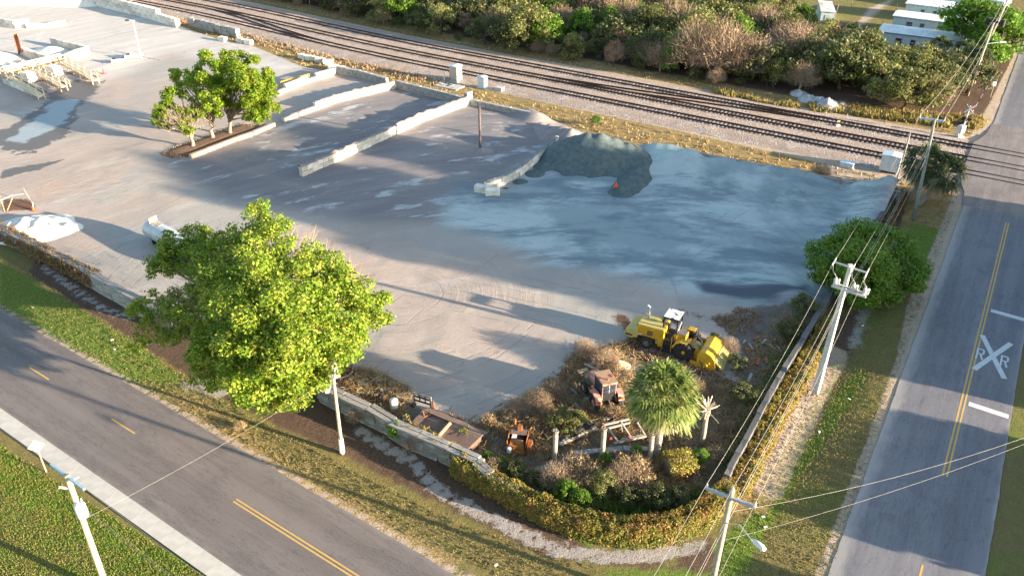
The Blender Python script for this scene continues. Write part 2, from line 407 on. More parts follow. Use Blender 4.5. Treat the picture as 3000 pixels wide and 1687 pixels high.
c = y.mix(yedge('blue', .8, .2, .8, sb), c, blu); c = y.mix(yedge('bank', .3, .3, .7), c, y.mix(y.ramp(sd_, .42, .6), (0.36, 0.45, 0.43), (0.46, 0.54, 0.51)))
c = y.mix(yedge('white', .4, .2, .8), c, white)
c = y.mix(yedge('soil', .9), c, soil); c = y.mix(yedge('red', 1.2, .5, .62, y.math('MULTIPLY', y.math('ADD', mid, fine), .5)), c, red)
wnz = y.noise(.45, detail=8, rough=.75); wet = yedge('wet', 1.3, .47, .53, wnz); c = y.mix(wet, c, (0.125, 0.115, 0.11)); pud = yedge('pud', 1.5, .48, .62, y.math('MULTIPLY', y.math('ADD', sb, wnz), .5)); c = y.mix(pud, c, (0.31, 0.36, 0.38))
c = y.mix(yedge('damp', .6, .4, .6, sb), c, (0.09, 0.105, 0.125))  # bluish dark patches on parts of the floor
spk = y.noise(0.55, detail=8, rough=.8); c = y.mix(y.ramp(spk, .60, .66, 0, .4), c, (0.12, 0.1, 0.09))
c = y.mix(y.ramp(fine, .3, .8, 0, .22), c, (0.1, 0.09, 0.085))
def ruts(vec, per, u_s, v_s, lo, k):
    sp_ = y.n('ShaderNodeSeparateXYZ'); y.l(vec, sp_.inputs[0]); wob = y.noise(1.0, y.mapping(vec, (.09, .12, 1)), 4, .6)
    ph = y.math('ADD', y.math('MULTIPLY', sp_.outputs[1], 6.283/per), y.math('MULTIPLY', wob, k)); w_ = y.ramp(y.math('SINE', ph), .80, .98)
    brk = y.ramp(y.noise(1.0, y.mapping(vec, (.5, 1.2, 1)), 5, .7), .42, .55)
    return y.math('MULTIPLY', y.math('MULTIPLY', w_, brk), y.ramp(y.noise(1.0, y.mapping(vec, (u_s, v_s, 1), loc=(per, 2, 0)), 3), lo, lo+.07))
ru = y.math('MAXIMUM', ruts(fa, 1.15, .03, .11, .55, 8), ruts(y.mapping(fb, rot=(0, 0, .5)), 1.3, .03, .10, .53, 5)); ru = y.math('MAXIMUM', ru, ruts(y.mapping(fb, rot=(0, 0, -.9)), 1.2, .04, .12, .57, 5))
c = y.mix(y.math('MULTIPLY', ru, .26), c, (0.15, 0.14, 0.135)); rut = ru
rm = y.ramp(y.noise(.07, detail=3), .46, .58); h = y.math('ADD', y.math('MULTIPLY', y.math('SUBTRACT', mid, y.math('MULTIPLY', ru, .5)), .9), y.math('ADD', y.math('MULTIPLY', y.math('MULTIPLY', sc_, rm), 2.6), y.math('ADD', y.math('MULTIPLY', sd_, .5), y.math('MULTIPLY', fine, .45))))
y.bump(h, 0.6, 0.05)
rgh = y.ramp(y.math('MAXIMUM', wet, pud), 0, 1, .92, .55)
M_yard = y.fin(c, rgh, 0, 0.18)
YARD_ = [(-400, 470), (-60, 548), (0, 572), (133, 636), (337, 757), (470, 822), (800, 985), (948, 1055), (1088, 1124), (1180, 1165), (1340, 1232), (1480, 1300), (1620, 1330), (1760, 1292), (1820, 1215), (1951, 972), (2064, 788), (2200, 588), (2262, 485), 'B', (1430, 318), (1345, 290), (1180, 250), (1004, 213), (845, 185), (760, 168), (640, 118), (550, 100), (450, 66), (330, 30), (230, 2), (100, -45), (-400, -150)]
YARD = np.array(sum([[W(*q)[:2]] if q != 'B' else [W(2225, 474, 2.1)[:2], W(2000, 431, 2.1)[:2], W(1640, 364, 2.1)[:2]] for q in YARD_], []))
P, F = zone(YARD, 0.5)
# near the planted corner the yard is overgrown
blue_f = soft(P, wp([(1165, 455), (1240, 480), (1400, 360), (1640, 365), (2262, 480), (2190, 600), (2070, 770), (1950, 775), (1750, 750), (1600, 700), (1420, 670), (1230, 600), (1120, 560), (1120, 500)]), 4.0)
bank_f = soft(P, wp([(1600, 360), (2262, 478), (2240, 520), (2080, 470), (1900, 430), (1720, 420), (1640, 430)]), 3.0)
lav_f = soft(P, wp([(400, 400), (640, 330), (990, 210), (1180, 250), (1350, 290), (1400, 360), (1215, 470), (1180, 520), (1100, 560), (900, 560), (700, 520), (560, 500)]), 5.0)
white_f = soft(P, wp([(-300, -120), (560, 80), (760, 170), (700, 190), (430, 130), (330, 180), (250, 205), (0, 160), (-300, 200)]), 6.0)
soil_f = soft(P, wp([(800, 985), (830, 905), (930, 930), (1030, 970), (1040, 1020), (1190, 1065), (1290, 1020), (1400, 950), (1440, 890), (1570, 860), (1700, 900), (1850, 960), (1860, 860), (1790, 800), (1900, 770), (2064, 780), (1951, 980), (1820, 1225), (1760, 1310), (1620, 1350), (1340, 1240), (1088, 1130)]), 1.4)
red_f = np.maximum.reduce([soft(P, wp([(830, 915), (930, 930), (1040, 975), (1040, 1010), (960, 1010), (860, 960)]), 1.2)*.9, (1-np.clip(linedist(P, wp([(1560, 800), (1620, 860), (1450, 900), (1420, 960)]))/2.0, 0, 1))*.8,
    (1-np.clip(linedist(P, wp([(1700, 780), (1900, 830), (1960, 880)]))/2.5, 0, 1))*.6, (1-np.clip(linedist(P, wp([(1180, 1055), (1330, 985), (1440, 900)]))/.8, 0, 1))*.6, soft(P, wp([(0, 498), (80, 500), (100, 530), (0, 535)]), 1)*.9,
    (1-np.clip(linedist(P, wp([(290, 130), (350, 142), (400, 152)]))/.6, 0, 1))*.9, (1-np.clip(linedist(P, wp([(130, 620), (200, 640), (330, 720), (400, 760)]))/.8, 0, 1))*.6])
wet_f = soft(P, wp([(120, 236), (150, 222), (165, 205), (255, 205), (235, 240), (212, 262), (185, 276), (196, 300), (178, 322), (150, 348), (85, 388), (40, 382), (0, 378), (-30, 340), (20, 322), (90, 278), (115, 255)]), 3.0)
wet_f = np.maximum(wet_f, soft(P, wp([(0, 428), (90, 412), (165, 400), (110, 425), (40, 440), (0, 455)]), .8)*.8)
pud_f = soft(P, wp([(128, 252), (205, 250), (175, 285), (168, 310), (110, 337), (60, 364), (15, 358), (65, 312), (108, 285)]), 2.5)
dark_patch_f = np.maximum(soft(P, wp([(1700, 690), (1990, 730), (2040, 700), (2040, 750), (1950, 775), (1760, 745)]), 2.0)*.75, soft(P, wp([(160, 590), (250, 590), (420, 650), (430, 690), (330, 670)]), 1.0)*.35)
C0 = np.array(W(1010, 740)[:2]); q = P-C0; rad = np.hypot(q[:, 0], q[:, 1]); ang = np.arctan2(q[:, 1], -q[:, 0])
ang = np.arctan2(q@np.array([-sin(SHADOW), cos(SHADOW)]), -(q@np.array([cos(SHADOW), sin(SHADOW)])))
fl_a = np.column_stack([ang*np.maximum(rad, 4)*.7, rad*.8, rad*0])
e_ = np.array(W(2000, 590)[:2])-np.array(W(1400, 600)[:2]); e_ /= np.hypot(*e_); f_ = np.array([-e_[1], e_[0]])
fl_b = np.column_stack([P@e_, P@f_+0.012*(P@e_-10)**2*0.6, rad*0])
# relief: bank of fines pushed against the back wall
dback = linedist(P, wp([(1640, 364), (2000, 431), (2225, 474)], 2.1))
inb = np.clip(soft(P, wp([(1590, 355), (2290, 480), (2220, 560), (2150, 560), (1640, 470), (1600, 430)]), 1.5)*1.3, 0, 1)
zb = 2.2*np.clip(1-dback/6.4, 0, 1)**1.0*inb*(1+.12*vnoise(P, .9, 4))
rough_ = vnoise(P, .5, 1.0)*.5+vnoise(P, .17, 2.0)
z = 0.014+zb*(1+.35*rough_)
z += np.clip(rough_, -1, 1)*.05*soil_f
dside = linedist(P, wp([(2262, 485), (2200, 590), (2100, 730)])); zs = 1.3*np.clip(1-dside/5.0, 0, 1)**1.5*soft(P, wp([(2300, 480), (2100, 745), (1980, 745), (2160, 480)]), 2)
z += zs
# small windrows left by the loader
for (x0, y0, x1, y1, hh, ww) in ((1440, 455, 1360, 480, .25, .8), (1250, 490, 1330, 470, .2, .9), (1930, 735, 2020, 765, .55, 2.0), (1980, 745, 2050, 790, .5, 1.6), (1330, 290, 1345, 300, .9, 2.2)):
    a, b = wp([(x0, y0), (x1, y1)]); z += hh*np.exp(-(linedist(P, np.array([a, b]))/ww)**2)
yard = npmesh('yard_floor', np.column_stack([P, z]), F, M_yard, attrs=dict(blue=blue_f, bank=bank_f, lav=lav_f, white=white_f, soil=soil_f, red=red_f, wet=wet_f, pud=pud_f, damp=dark_patch_f), vecattrs=dict(flow_a=fl_a, flow_b=fl_b), smooth=True)
tag(yard, kind='structure')

# ---- roads
def road_mat(name, c1, c2, direction, patch, patch2=(0.36, 0.325, 0.30)):
    s = NT(name)
    v = s.mapping(s.obj(), (1, 1, 1), (0, 0, -direction))
    st = s.noise(1.0, s.mapping(v, (0.03, 0.8, 1)), 4, .6); sp = s.noise(14.0, detail=4, rough=.85); bg_ = s.noise(.25, detail=5, rough=.65)
    col = s.mix(s.ramp(st, .35, .65), c1, c2); col = s.mix(s.ramp(bg_, .5, .68, 0, .4), col, patch)
    col = s.mix(s.ramp(sp, .55, .7, 0, .45), col, tuple(x*1.7 for x in c2)); col = s.mix(s.ramp(sp, .3, .42, .5, 0), col, (0.02, 0.02, 0.022))
    # sealed cracks running with the traffic
    cr = s.noise(1.0, s.mapping(v, (0.25, 2.2, 1), loc=(0, 4, 0)), 7, .75, .6); crk = s.ramp(s.math('ABSOLUTE', s.math('SUBTRACT', cr, .5)), 0.0, .012, 1, 0)
    crk = s.math('MULTIPLY', crk, s.ramp(bg_, .38, .50)); col = s.mix(s.math('MULTIPLY', crk, .8), col, (0.05, 0.045, 0.04))
    rp = s.ramp(s.noise(.13, detail=7, rough=.7, vec=s.mapping(s.obj(), loc=(7, 2, 0))), .60, .63, 0, .25); col = s.mix(rp, col, tuple(x*.6 for x in c1)); rq = s.ramp(s.noise(1.0, s.mapping(v, (.05, .5, 1), loc=(9, 3, 0)), 8, .8), .60, .68, 0, .22); col = s.mix(rq, col, tuple(x*1.9 for x in c2))
    dots = s.vor(2.2); msk = s.math('MULTIPLY', s.ramp(dots, .07, .15, 1, 0), s.ramp(s.noise(1.0, s.mapping(v, (0.02, .5, 1)), 3), .47, .56)); col = s.mix(s.math('MULTIPLY', msk, .5), col, (0.07, 0.06, 0.055))
    eg = s.math('ADD', s.attr('edge'), s.math('MULTIPLY', s.math('SUBTRACT', s.noise(1.0, s.mapping(v, (.35, 1.4, 1)), 6, .75), .5), .9)); col = s.mix(s.ramp(eg, .35, .95, 0, .85), col, patch2)
    s.bump(sp, .35, .02)
    return s.fin(col, .88, 0, .25)
M_r1 = road_mat('asphalt_worn', (0.16, 0.135, 0.125), (0.2, 0.17, 0.155), RD1, (0.125, 0.11, 0.105))
M_r2 = road_mat('asphalt_blue_grey', (0.165, 0.158, 0.17), (0.205, 0.195, 0.205), RD2, (0.14, 0.135, 0.145))
def strip(fn, a0, a1, c0, c1, step=2.0):
    A = np.arange(a0, a1+step, step); return np.array([fn(a, c0) for a in A]+[fn(a, c1) for a in A[::-1]])
poly = jitter_poly(strip(R1, -150, 50, -3.74, 3.74), .5, .07, 3)
P, F = zone(poly, 1.0); crown = 0.02+0.05*(1-((P-r1c)@n1/3.8)**2).clip(0, 1)
road1 = tag(npmesh('front_road', np.column_stack([P, crown]), F, M_r1, attrs=dict(edge=np.clip((np.abs((P-r1c)@n1)-3.1)/.8, 0, 1)*.7), smooth=True), kind='structure')
poly = jitter_poly(strip(R2, -60, 300, -4.8, 3.42), .5, .1, 9)
P, F = zone(poly, 1.0); crown2 = 0.026+0.06*(1-(((P-r2c)@n2+.7)/4.2)**2).clip(0, 1)
road2 = tag(npmesh('side_road', np.column_stack([P, crown2]), F, M_r2, attrs=dict(edge=np.maximum(np.clip((-(P-r2c)@n2-3.0)/1.8, 0, 1), np.clip(((P-r2c)@n2-2.8)/.7, 0, 1)*.8)), smooth=True), kind='structure')
M_yel = mat('worn_yellow_paint', (0.62, 0.38, 0.10), (0.48, 0.32, 0.12), 5, .8, thr=(.3, .8), c3=(0.3, 0.24, 0.15))
M_wht = mat('worn_white_paint', (0.62, 0.62, 0.6), (0.5, 0.5, 0.5), 4, .8, thr=(.3, .8), c3=(0.3, 0.3, 0.3))
def mark(fn, road, name, a0, a1, c0, w, m, cr):
    mb = MB(); k = max(1, int(abs(a1-a0)/2))
    for i in range(k):
        x0 = a0+(a1-a0)*i/k; x1 = a0+(a1-a0)*(i+1)/k
        q = [fn(x0, c0-w/2), fn(x1, c0-w/2), fn(x1, c0+w/2), fn(x0, c0+w/2)]
        mb.quad(*[(p[0], p[1], cr(fnac(fn, p))+.006) for p in q])
    return mb.build(name, m, road)
def fnac(fn, p): return (p-r1c)@n1 if fn is R1 else (p-r2c)@n2
cr1 = lambda a: 0.02+0.05*max(0, 1-(a/3.8)**2); cr2 = lambda a: 0.026+0.06*max(0, 1-((a+.7)/4.2)**2)
A1 = lambda x, y_: float((np.array(W(x, y_)[:2])-r1c)@d1); C1 = lambda x, y_: float((np.array(W(x, y_)[:2])-r1c)@n1)
A2 = lambda x, y_: float((np.array(W(x, y_)[:2])-r2c)@d2); C2 = lambda x, y_: float((np.array(W(x, y_)[:2])-r2c)@n2)
a0 = A1(281, 1055); a1 = A1(340, 1092); cc = C1(310, 1073); cyc = 12.2*.957
for k in (-2, -1, 0): mark(R1, road1, 'centre_dash', a0+k*cyc, a1+k*cyc, cc, .13, M_yel, cr1)
ad = A1(594, 1257); cd = C1(700, 1328)
for s_ in (-.13, .13): mark(R1, road1, 'centre_line', ad, 50, cd+s_, .12, M_yel, cr1)
ae = A2(2358, 1193)
for s_ in (-.14, .14):
    mark(R2, road2, 'centre_line', ae, A2(2523, 560), s_, .13, M_yel, cr2)
for k in range(3): mark(R2, road2, 'centre_dash', A2(2295, 1412)-k*12.2, A2(2295, 1412)-k*12.2-3, 0, .14, M_yel, cr2)
mark(R2, road2, 'centre_line', A2(2576, 350), 200, 0, .14, M_yel, cr2)
def quadmark(road, name, pts, m, cr=cr2):
    mb = MB(); mb.quad(*[(p[0], p[1], cr(fnac(R2, np.array(p)))+.008) for p in pts]); return mb.build(name, m, road)
aA = A2(2520, 790); aB = A2(2468, 1027); aC = A2(2560, 535); aD = A2(2545, 357); aE = A2(2560, 240)
for a in (aA, aB, aC, aD, aE): quadmark(road2, 'stop_bar', [R2(a-.3, .4), R2(a-.3, 3.25), R2(a+.3, 3.25), R2(a+.3, .4)], M_wht)
# RXR
xm = [W(2475, 848)[:2], W(2516, 952)[:2], W(2562, 868)[:2], W(2452, 930)[:2]]
xa = (A2(2497, 897), C2(2497, 897))
for sg in (1, -1):
    a = R2(xa[0]+3.0, xa[1]-sg*1.15); b = R2(xa[0]-3.0, xa[1]+sg*1.15); dd = (b-a)/np.hypot(*(b-a)); nn_ = np.array([-dd[1], dd[0]])*.22
    quadmark(road2, 'crossing_mark', [a-nn_, b-nn_, b+nn_, a+nn_], M_wht, cr=lambda q_: cr2(q_)+(.003 if sg > 0 else 0))
def letter_R(ca, cc_, sa=1.8, sw=.62):
    mb = MB(); t = .17
    def Q(u0, v0, u1, v1):   # u across 0..1, v along 0..1
        p = [R2(ca+(v-.5)*sa, cc_+(u-.5)*sw) for u, v in ((u0, v0), (u1, v0), (u1, v1), (u0, v1))]
        mb.quad(*[(p_[0], p_[1], cr2(fnac(R2, p_))+.010) for p_ in p])
    Q(0, 0, .24, 1); Q(.24, .9, .85, 1); Q(.76, .55, 1, .93); Q(.24, .46, .85, .56)
    p = [R2(ca+(v-.5)*sa, cc_+(u-.5)*sw) for u, v in ((.75, 0), (1.02, 0), (.7, .46), (.44, .46))]
    mb.quad(*[(p_[0], p_[1], cr2(fnac(R2, p_))+.010) for p_ in p])
    mb.build('letter_r', M_wht, road2)
letter_R(A2(2465, 892), C2(2465, 892)); letter_R(A2(2526, 910), C2(2526, 910))
# sidewalk in slabs
M_slab = mat('sidewalk_concrete', (0.52, 0.48, 0.43), (0.45, 0.42, 0.37), 1.2, .85, fine=0, bump=.04, perobj=.035)
sw = MB(); p_ = [R1(-60, -3.78), R1(50, -3.78), R1(50, -4.98), R1(-60, -4.98)]
sw.add([(p[0], p[1], .0) for p in p_]+[(p[0], p[1], .05) for p in p_], [(0, 1, 5, 4), (1, 2, 6, 5), (2, 3, 7, 6), (3, 0, 4, 7), (4, 5, 6, 7)])
sidewalk = tag(sw.build('sidewalk', mat('joint_dirt', (0.2, 0.18, 0.15))), kind='structure')
sl0 = MB().box((0, 0, .05), (1.514, 1.2, .09)).build('slab', M_slab, sidewalk); slm = sl0.data; first = True
k = 0
for a in np.arange(-40, 20, 1.52):
    o = sl0 if first else sl0.copy()
    if not first: COL.objects.link(o); o.parent = sidewalk
    first = False
    p = R1(a, -4.38); o.location = (p[0], p[1], .01+.004*R.random()); o.rotation_euler = (0, 0, RD1)
# ---- ballast and tracks
M_bal = NT('ballast'); v1 = M_bal.vor(7.0, out=1); f1 = M_bal.noise(9.0, detail=5, rough=.85); f2 = M_bal.noise(.5, detail=4)
hs = M_bal.n('ShaderNodeSeparateColor'); M_bal.l(v1, hs.inputs[0])
cb = M_bal.mix(M_bal.ramp(hs.outputs[0], .1, .9), (0.2, 0.18, 0.18), (0.64, 0.56, 0.5)); cb = M_bal.mix(M_bal.ramp(f2, .3, .6, .1, .85), cb, (0.40, 0.30, 0.235))
cb = M_bal.mix(M_bal.math('MULTIPLY', M_bal.attr('rust'), .8), cb, (0.13, 0.075, 0.05)); cb = M_bal.mix(M_bal.ramp(f1, .35, .5, .6, 0), cb, (0.05, 0.05, 0.055))
M_bal.bump(M_bal.math('ADD', M_bal.vor(7.0), M_bal.math('MULTIPLY', f1, .6)), 1.0, .14); M_bal_ = M_bal.fin(cb, .95, 0, .15)
prof = [(-3.6, 0.0), (-1.7, .36), (-.6, .40), (12.2, .40), (13.2, .36), (15.0, 0.0)]
A = np.arange(-215, 400, .8); V = []; rng = np.random.default_rng(3)
cross = np.interp(np.arange(-3.6, 15.01, .6), [p[0] for p in prof], [p[1] for p in prof]); CC_ = np.arange(-3.6, 15.01, .6)
aR0 = float((R2(0, -4.8)-tbase)@dt)
for a in A:
    for c_, z_ in zip(CC_, cross):
        p = TK(a, c_+rng.normal(0, .1)); V.append((p[0], p[1], z_+rng.normal(0, .02)+.01))
V = np.array(V); nc = len(CC_); ii = np.arange(len(A)*nc).reshape(len(A), nc)
F = np.stack([ii[:-1, :-1].ravel(), ii[1:, :-1].ravel(), ii[1:, 1:].ravel(), ii[:-1, 1:].ravel()], 1)
rust = np.tile(np.clip(1.15-np.abs(CC_-TRK[1])/1.5, 0, 1), len(A)); ctr = V[F].mean(1)[:, :2]; a2c = (ctr-r2c)@n2; F = F[(a2c < -5.0) | (a2c > 4.2)]
tag(npmesh('ballast_bed', V, F, M_bal_, attrs=dict(rust=rust)), kind='structure')
# crossing apron
poly = np.array([TK(*t) for t in []]) if 0 else None
cpl = []
for sgn, ac in ((1, -5.6), (1, 4.2)):
    pass
apr = MB(); apoly = []
for c_, w0, zt in ((-9, -5.0, .03), (-5, -5.2, .12), (-3, -5.8, .30), (-1, -6.3, .52), (13, -6.3, .52), (15, -5.8, .3), (19, -5.2, .1), (24, -5.0, .03)):
    # positions where the road centreline crosses that distance from the tracks
    al = (np.dot(tbase-r2c, ntk)+c_)/np.dot(d2, ntk); apoly.append((R2(al, w0), R2(al, 3.6+(w0+4.8)*-1), zt, al))
M_apr = road_mat('crossing_asphalt', (0.2, 0.17, 0.155), (0.26, 0.22, 0.2), RD2, (0.14, 0.125, 0.12))
vs = []; fs = []
for i, (l_, r_, zt, al) in enumerate(apoly):
    for j in range(9):
        t_ = j/8; p = l_*(1-t_)+r_*t_; vs.append((p[0], p[1], zt+cr2((p-r2c)@n2)*.6 if abs(t_-.5) < .45 else zt+.0))
for i in range(len(apoly)-1):
    for j in range(8): fs.append((i*9+j, i*9+j+1, i*9+10+j, i*9+9+j))
xr = MB(); xr.add(vs, fs)
tag(xr.build('level_crossing', M_apr, smooth=True), kind='structure')
M_rail = mat('rusty_rail', (0.07, 0.04, 0.03), (0.11, 0.06, 0.04), 3, .6, .6)
M_tie = mat('timber_sleeper', (0.17, 0.135, 0.12), (0.26, 0.22, 0.2), 3, .9, perobj=.4)
def add_rail(mb, pts, h=.17):
    pts = [Vector(p) for p in pts]
    for i in range(len(pts)-1):
        a, b = pts[i], pts[i+1]
        mb.beam(a+Vector((0, 0, -.03)), b+Vector((0, 0, -.03)), .15, .03); mb.beam(a+Vector((0, 0, h*.4)), b+Vector((0, 0, h*.4)), .03, h*.9); mb.beam(a+Vector((0, 0, h*.88)), b+Vector((0, 0, h*.88)), .10, .045)
ties_mesh = None
for ti, tc in enumerate(TRK):
    lab = ['nearest of the three rusty railway tracks, beside the signal cabinets', 'middle railway track between the two others, rusty rails on ballast', 'farthest railway track, beside the woodland edge'][ti]
    t = empty('railway_track', V3(TK(0, tc), .45), lab, 'railway track', 'parallel railway tracks')
    for sgn in (-.75, .75):
        mb = MB(); add_rail(mb, [V3(TK(a, tc+sgn), .47) for a in list(range(-210, -40, 8))+list(range(-38, 340, 50))]); mb.build('rail', M_rail, t, world=True)
    A_ = np.arange(-120, 62, .61); cnt = 0
    for a in A_[::-1]:
        p = TK(a, tc)
        if abs((p-r2c)@n2+.7) < 5.6: continue
        if cnt < 295:
            if ties_mesh is None: o = MB().box((0, 0, 0), (.24, 2.6, .14)).build('sleeper', M_tie, t); ties_mesh = o.data
            else: o = bpy.data.objects.new('sleeper', ties_mesh); COL.objects.link(o); o.parent = t
            o.location = Vector((p[0], p[1], .385+R.random()*.012))-t.location; o.rotation_euler = (0, 0, RT+atan2(float(ktrk(a+1)-ktrk(a)), 1)+R.uniform(-.02, .02)); cnt += 1
    mb = MB()
    for a in list(np.arange(-205, A_[::-1][min(cnt, len(A_)-1)]-0.3, .61)):
        p = TK(a, tc); mb.box((p[0], p[1], .39), (.24, 2.6, .14), rz=RT)
    if mb.v: tag(mb.build('sleeper_run', M_tie, t, world=True), kind='stuff')
# crossover between middle and far track, and one far left between near and middle
for (x0, x1, c0, c1) in ((-32, 24, TRK[1], TRK[2]), (-118, -72, TRK[1], TRK[0])):
    t = empty('crossover_track', V3(TK(x0, c0), .45), 'diverging crossover rails joining the middle and far tracks' if c1 > c0 else 'diverging crossover rails joining the middle and near tracks at far left', 'railway track')
    for sgn in (-.75, .75):
        mb = MB(); pts = []
        for k in range(15):
            u = k/14; s_ = u*u*(3-2*u); pts.append(V3(TK(x0+(x1-x0)*u, c0+(c1-c0)*s_+sgn), .476))
        add_rail(mb, pts); mb.build('rail', M_rail, t, world=True)
# dark flangeway slots across the road
M_slot = mat('flangeway', (0.035, 0.03, 0.03))
slots = []
for tc in TRK:
    for sgn in (-.75, .75):
        a0_ = [a for a in np.arange(30, 90, .25) if abs((TK(a, tc)-r2c)@n2+.7) < 5.7]
        mb = MB(); mb.beam(V3(TK(a0_[0]-1, tc+sgn), .57), V3(TK(a0_[-1]+1, tc+sgn), .57), .17, .04)
        mb.build('rail_slot', M_slot, bpy.data.objects['level_crossing'])
# ================================================================= WALLS, HEAPS, YARD FIXTURES
M_blk = mat('concrete_block', (0.58, 0.53, 0.46), (0.42, 0.38, 0.33), 1.3, .9, bump=.3, c3=(0.24, 0.21, 0.18), perobj=.12)
M_blkw = mat('whitewashed_block', (0.78, 0.72, 0.62), (0.62, 0.57, 0.5), 1.0, .9, bump=.25, c3=(0.34, 0.31, 0.27), perobj=.2)
M_rub = mat('grey_rubble', (0.3, 0.25, 0.22), (0.2, 0.17, 0.155), 2.5, .95, bump=.8, c3=(0.42, 0.37, 0.33))
M_cap = mat('weathered_capstone', (0.33, 0.31, 0.29), (0.22, 0.2, 0.185), 1.6, .9, bump=.4, c3=(0.12, 0.11, 0.1), perobj=.12)
M_stain = mat('stained_concrete', (0.46, 0.44, 0.40), (0.26, 0.25, 0.235), .9, .9, bump=.35, c3=(0.09, 0.085, 0.08), perobj=.08)
def rough_block(seed, j=.025, bv=.03):
    rr = random.Random(seed); mb = MB(); mb.box((0, 0, 0), (1, 1, 1))
    o = mb.build('block_mesh', M_blk); me = o.data
    bm_v = [v.co for v in me.vertices]
    for c in bm_v: c += Vector((rr.uniform(-j, j), rr.uniform(-j, j)*1.3, rr.uniform(-j, j)*1.5))
    bpy.data.objects.remove(o)
    import bmesh
    b = bmesh.new(); b.from_mesh(me); bmesh.ops.bevel(b, geom=b.edges[:], offset=bv, segments=1, affect='EDGES'); b.to_mesh(me); b.free()
    return me
BLK = [rough_block(i) for i in range(6)]
def blk_mesh(i, m, cache={}):
    k = (i % 6, m.name)
    if k not in cache:
        me = BLK[i % 6].copy(); me.materials.clear(); me.materials.append(m); cache[k] = me
    return cache[k]
def path_at(pts, s):
    acc = 0
    for i in range(len(pts)-1):
        L = (pts[i+1]-pts[i]).length
        if s <= acc+L or i == len(pts)-2:
            t = (s-acc)/L; return pts[i].lerp(pts[i+1], t), (pts[i+1]-pts[i]).normalized()
        acc += L
def path_len(pts): return sum((pts[i+1]-pts[i]).length for i in range(len(pts)-1))
def wall(label, pts, courses=2, ch=.6, bl=1.8, th=.6, m=None, cat='block wall', group=None, skip=(), name='block_wall', top_drop=None, jit=.04, part='block', base=0.0):
    m = m or M_blkw; pts = [Vector((p[0], p[1], 0)) for p in pts]
    t = empty(name, pts[0], label, cat, group); L = path_len(pts)
    for c in range(courses):
        s = 0 if c % 2 == 0 else -bl/2
        while s < L-.2:
            s0 = max(s, 0); s1 = min(s+bl, L)
            if s1-s0 > .25 and not (c, int(s0/bl)) in skip and not (top_drop and c == courses-1 and top_drop((s0+s1)/2/L)):
                p, d = path_at(pts, (s0+s1)/2)
                o = bpy.data.objects.new(part, blk_mesh(R.randrange(6), m)); COL.objects.link(o); o.parent = t
                nrm = Vector((-d.y, d.x, 0))
                o.location = p-t.location+nrm*R.uniform(-jit, jit)+Vector((0, 0, base+ch*(c+.5)+R.uniform(-.01, .01)))
                o.rotation_euler = (R.uniform(-.01, .01), R.uniform(-.012, .012), atan2(d.y, d.x)+R.uniform(-.012, .012))
                o.scale = (s1-s0-.055, th, ch-.03)
            s += bl
    return t
def rubble_top(t, pts, h, w=.34, amp=.18, m=None, name='rubble_cap', s0=0, s1=1):
    """uneven spilled material lying along a wall top"""
    pts = [Vector((p[0], p[1], 0)) for p in pts]; L = path_len(pts); n = int(L*(s1-s0)/.35); V = []; nc = 5
    for i in range(n+1):
        p, d = path_at(pts, L*(s0+(s1-s0)*i/n)); nrm = Vector((-d.y, d.x, 0))
        for j in range(nc):
            q = p+nrm*(w*(j/(nc-1)-.5)*2*(.8+.3*R.random())); zz = h-.02 if j in (0, nc-1) else h+amp*(.35+mnoise.noise(q*.9)+.5*R.random())*(1 if j == 2 else .7)
            V.append((q.x-t.location.x, q.y-t.location.y, max(zz, h-.02)))
    F = [(i*nc+j, (i+1)*nc+j, (i+1)*nc+j+1, i*nc+j+1) for i in range(n) for j in range(nc-1)]
    o = npmesh(name, V, F, m or M_rub, parent=t); return tag(o, kind='stuff')
def Wl(pts, z=0.0): return [W(x, y, z) for x, y in pts]
SB = 'concrete block walls between the storage bays'
pA = Wl([(480, 392), (560, 362), (640, 338), (712, 302), (770, 280), (850, 252), (992, 219)], .3)
t = wall('white block bay wall running from the tree island up to the back wall', pA[3:], 2, .6, 1.8, group=SB, top_drop=lambda u: u < .28)
rubble_top(t, pA[3:], 1.2, s0=.3, amp=.22); rubble_top(t, pA[3:], .6, s0=0, s1=.3, amp=.15)
pC = Wl([(757, 440), (860, 396), (960, 350), (1060, 304), (1179, 260)], .2)
t = wall('long white block bay wall topped with grey rubble, its blunt end in mid yard', pC, 2, .62, 1.8, group=SB); rubble_top(t, pC, 1.24, amp=.3)
pD = Wl([(1222, 476), (1262, 462), (1310, 434), (1350, 402), (1385, 374), (1400, 358)], .2)
t = wall('short curved white block wall ending beside the dark green gravel heap', pD, 2, .55, 1.5, group=SB); rubble_top(t, pD, 1.1, amp=.2, m=mat('dark_rubble', (0.16, 0.17, 0.17), (0.25, 0.26, 0.26), 3, .95))
pE = Wl([(690, 240), (725, 225), (775, 205), (842, 186)], .2)
t = wall('low white stepped wall beside the yellow rail, left of the back bay', pE, 2, .6, 1.8, group=SB, top_drop=lambda u: u < .22 or .58 < u < .75)
SBk = 'back walls of the storage bays along the railway'
t = wall('back wall of the left bay with dark stains, nearest the yellow rail', Wl([(850, 186), (905, 196), (975, 216)], .0), 2, .65, 1.4, m=M_stain, group=SBk)
t = wall('stained back wall of the middle bay, behind it the silver cabinet', Wl([(1000, 222), (1070, 240), (1120, 252), (1172, 266)], .0), 2, .65, 1.5, m=M_stain, group=SBk)
t = wall('low back wall of the right bay with the steel post', Wl([(1184, 263), (1250, 278), (1345, 298)], .0), 1, .9, 1.5, m=M_stain, group=SBk)
o = wall('block tower at the corner where two bay walls meet by the cabinets', Wl([(1172, 262), (1186, 256)], .0), 3, .6, 1.4, m=M_stain, cat='block pier', name='block_pier')
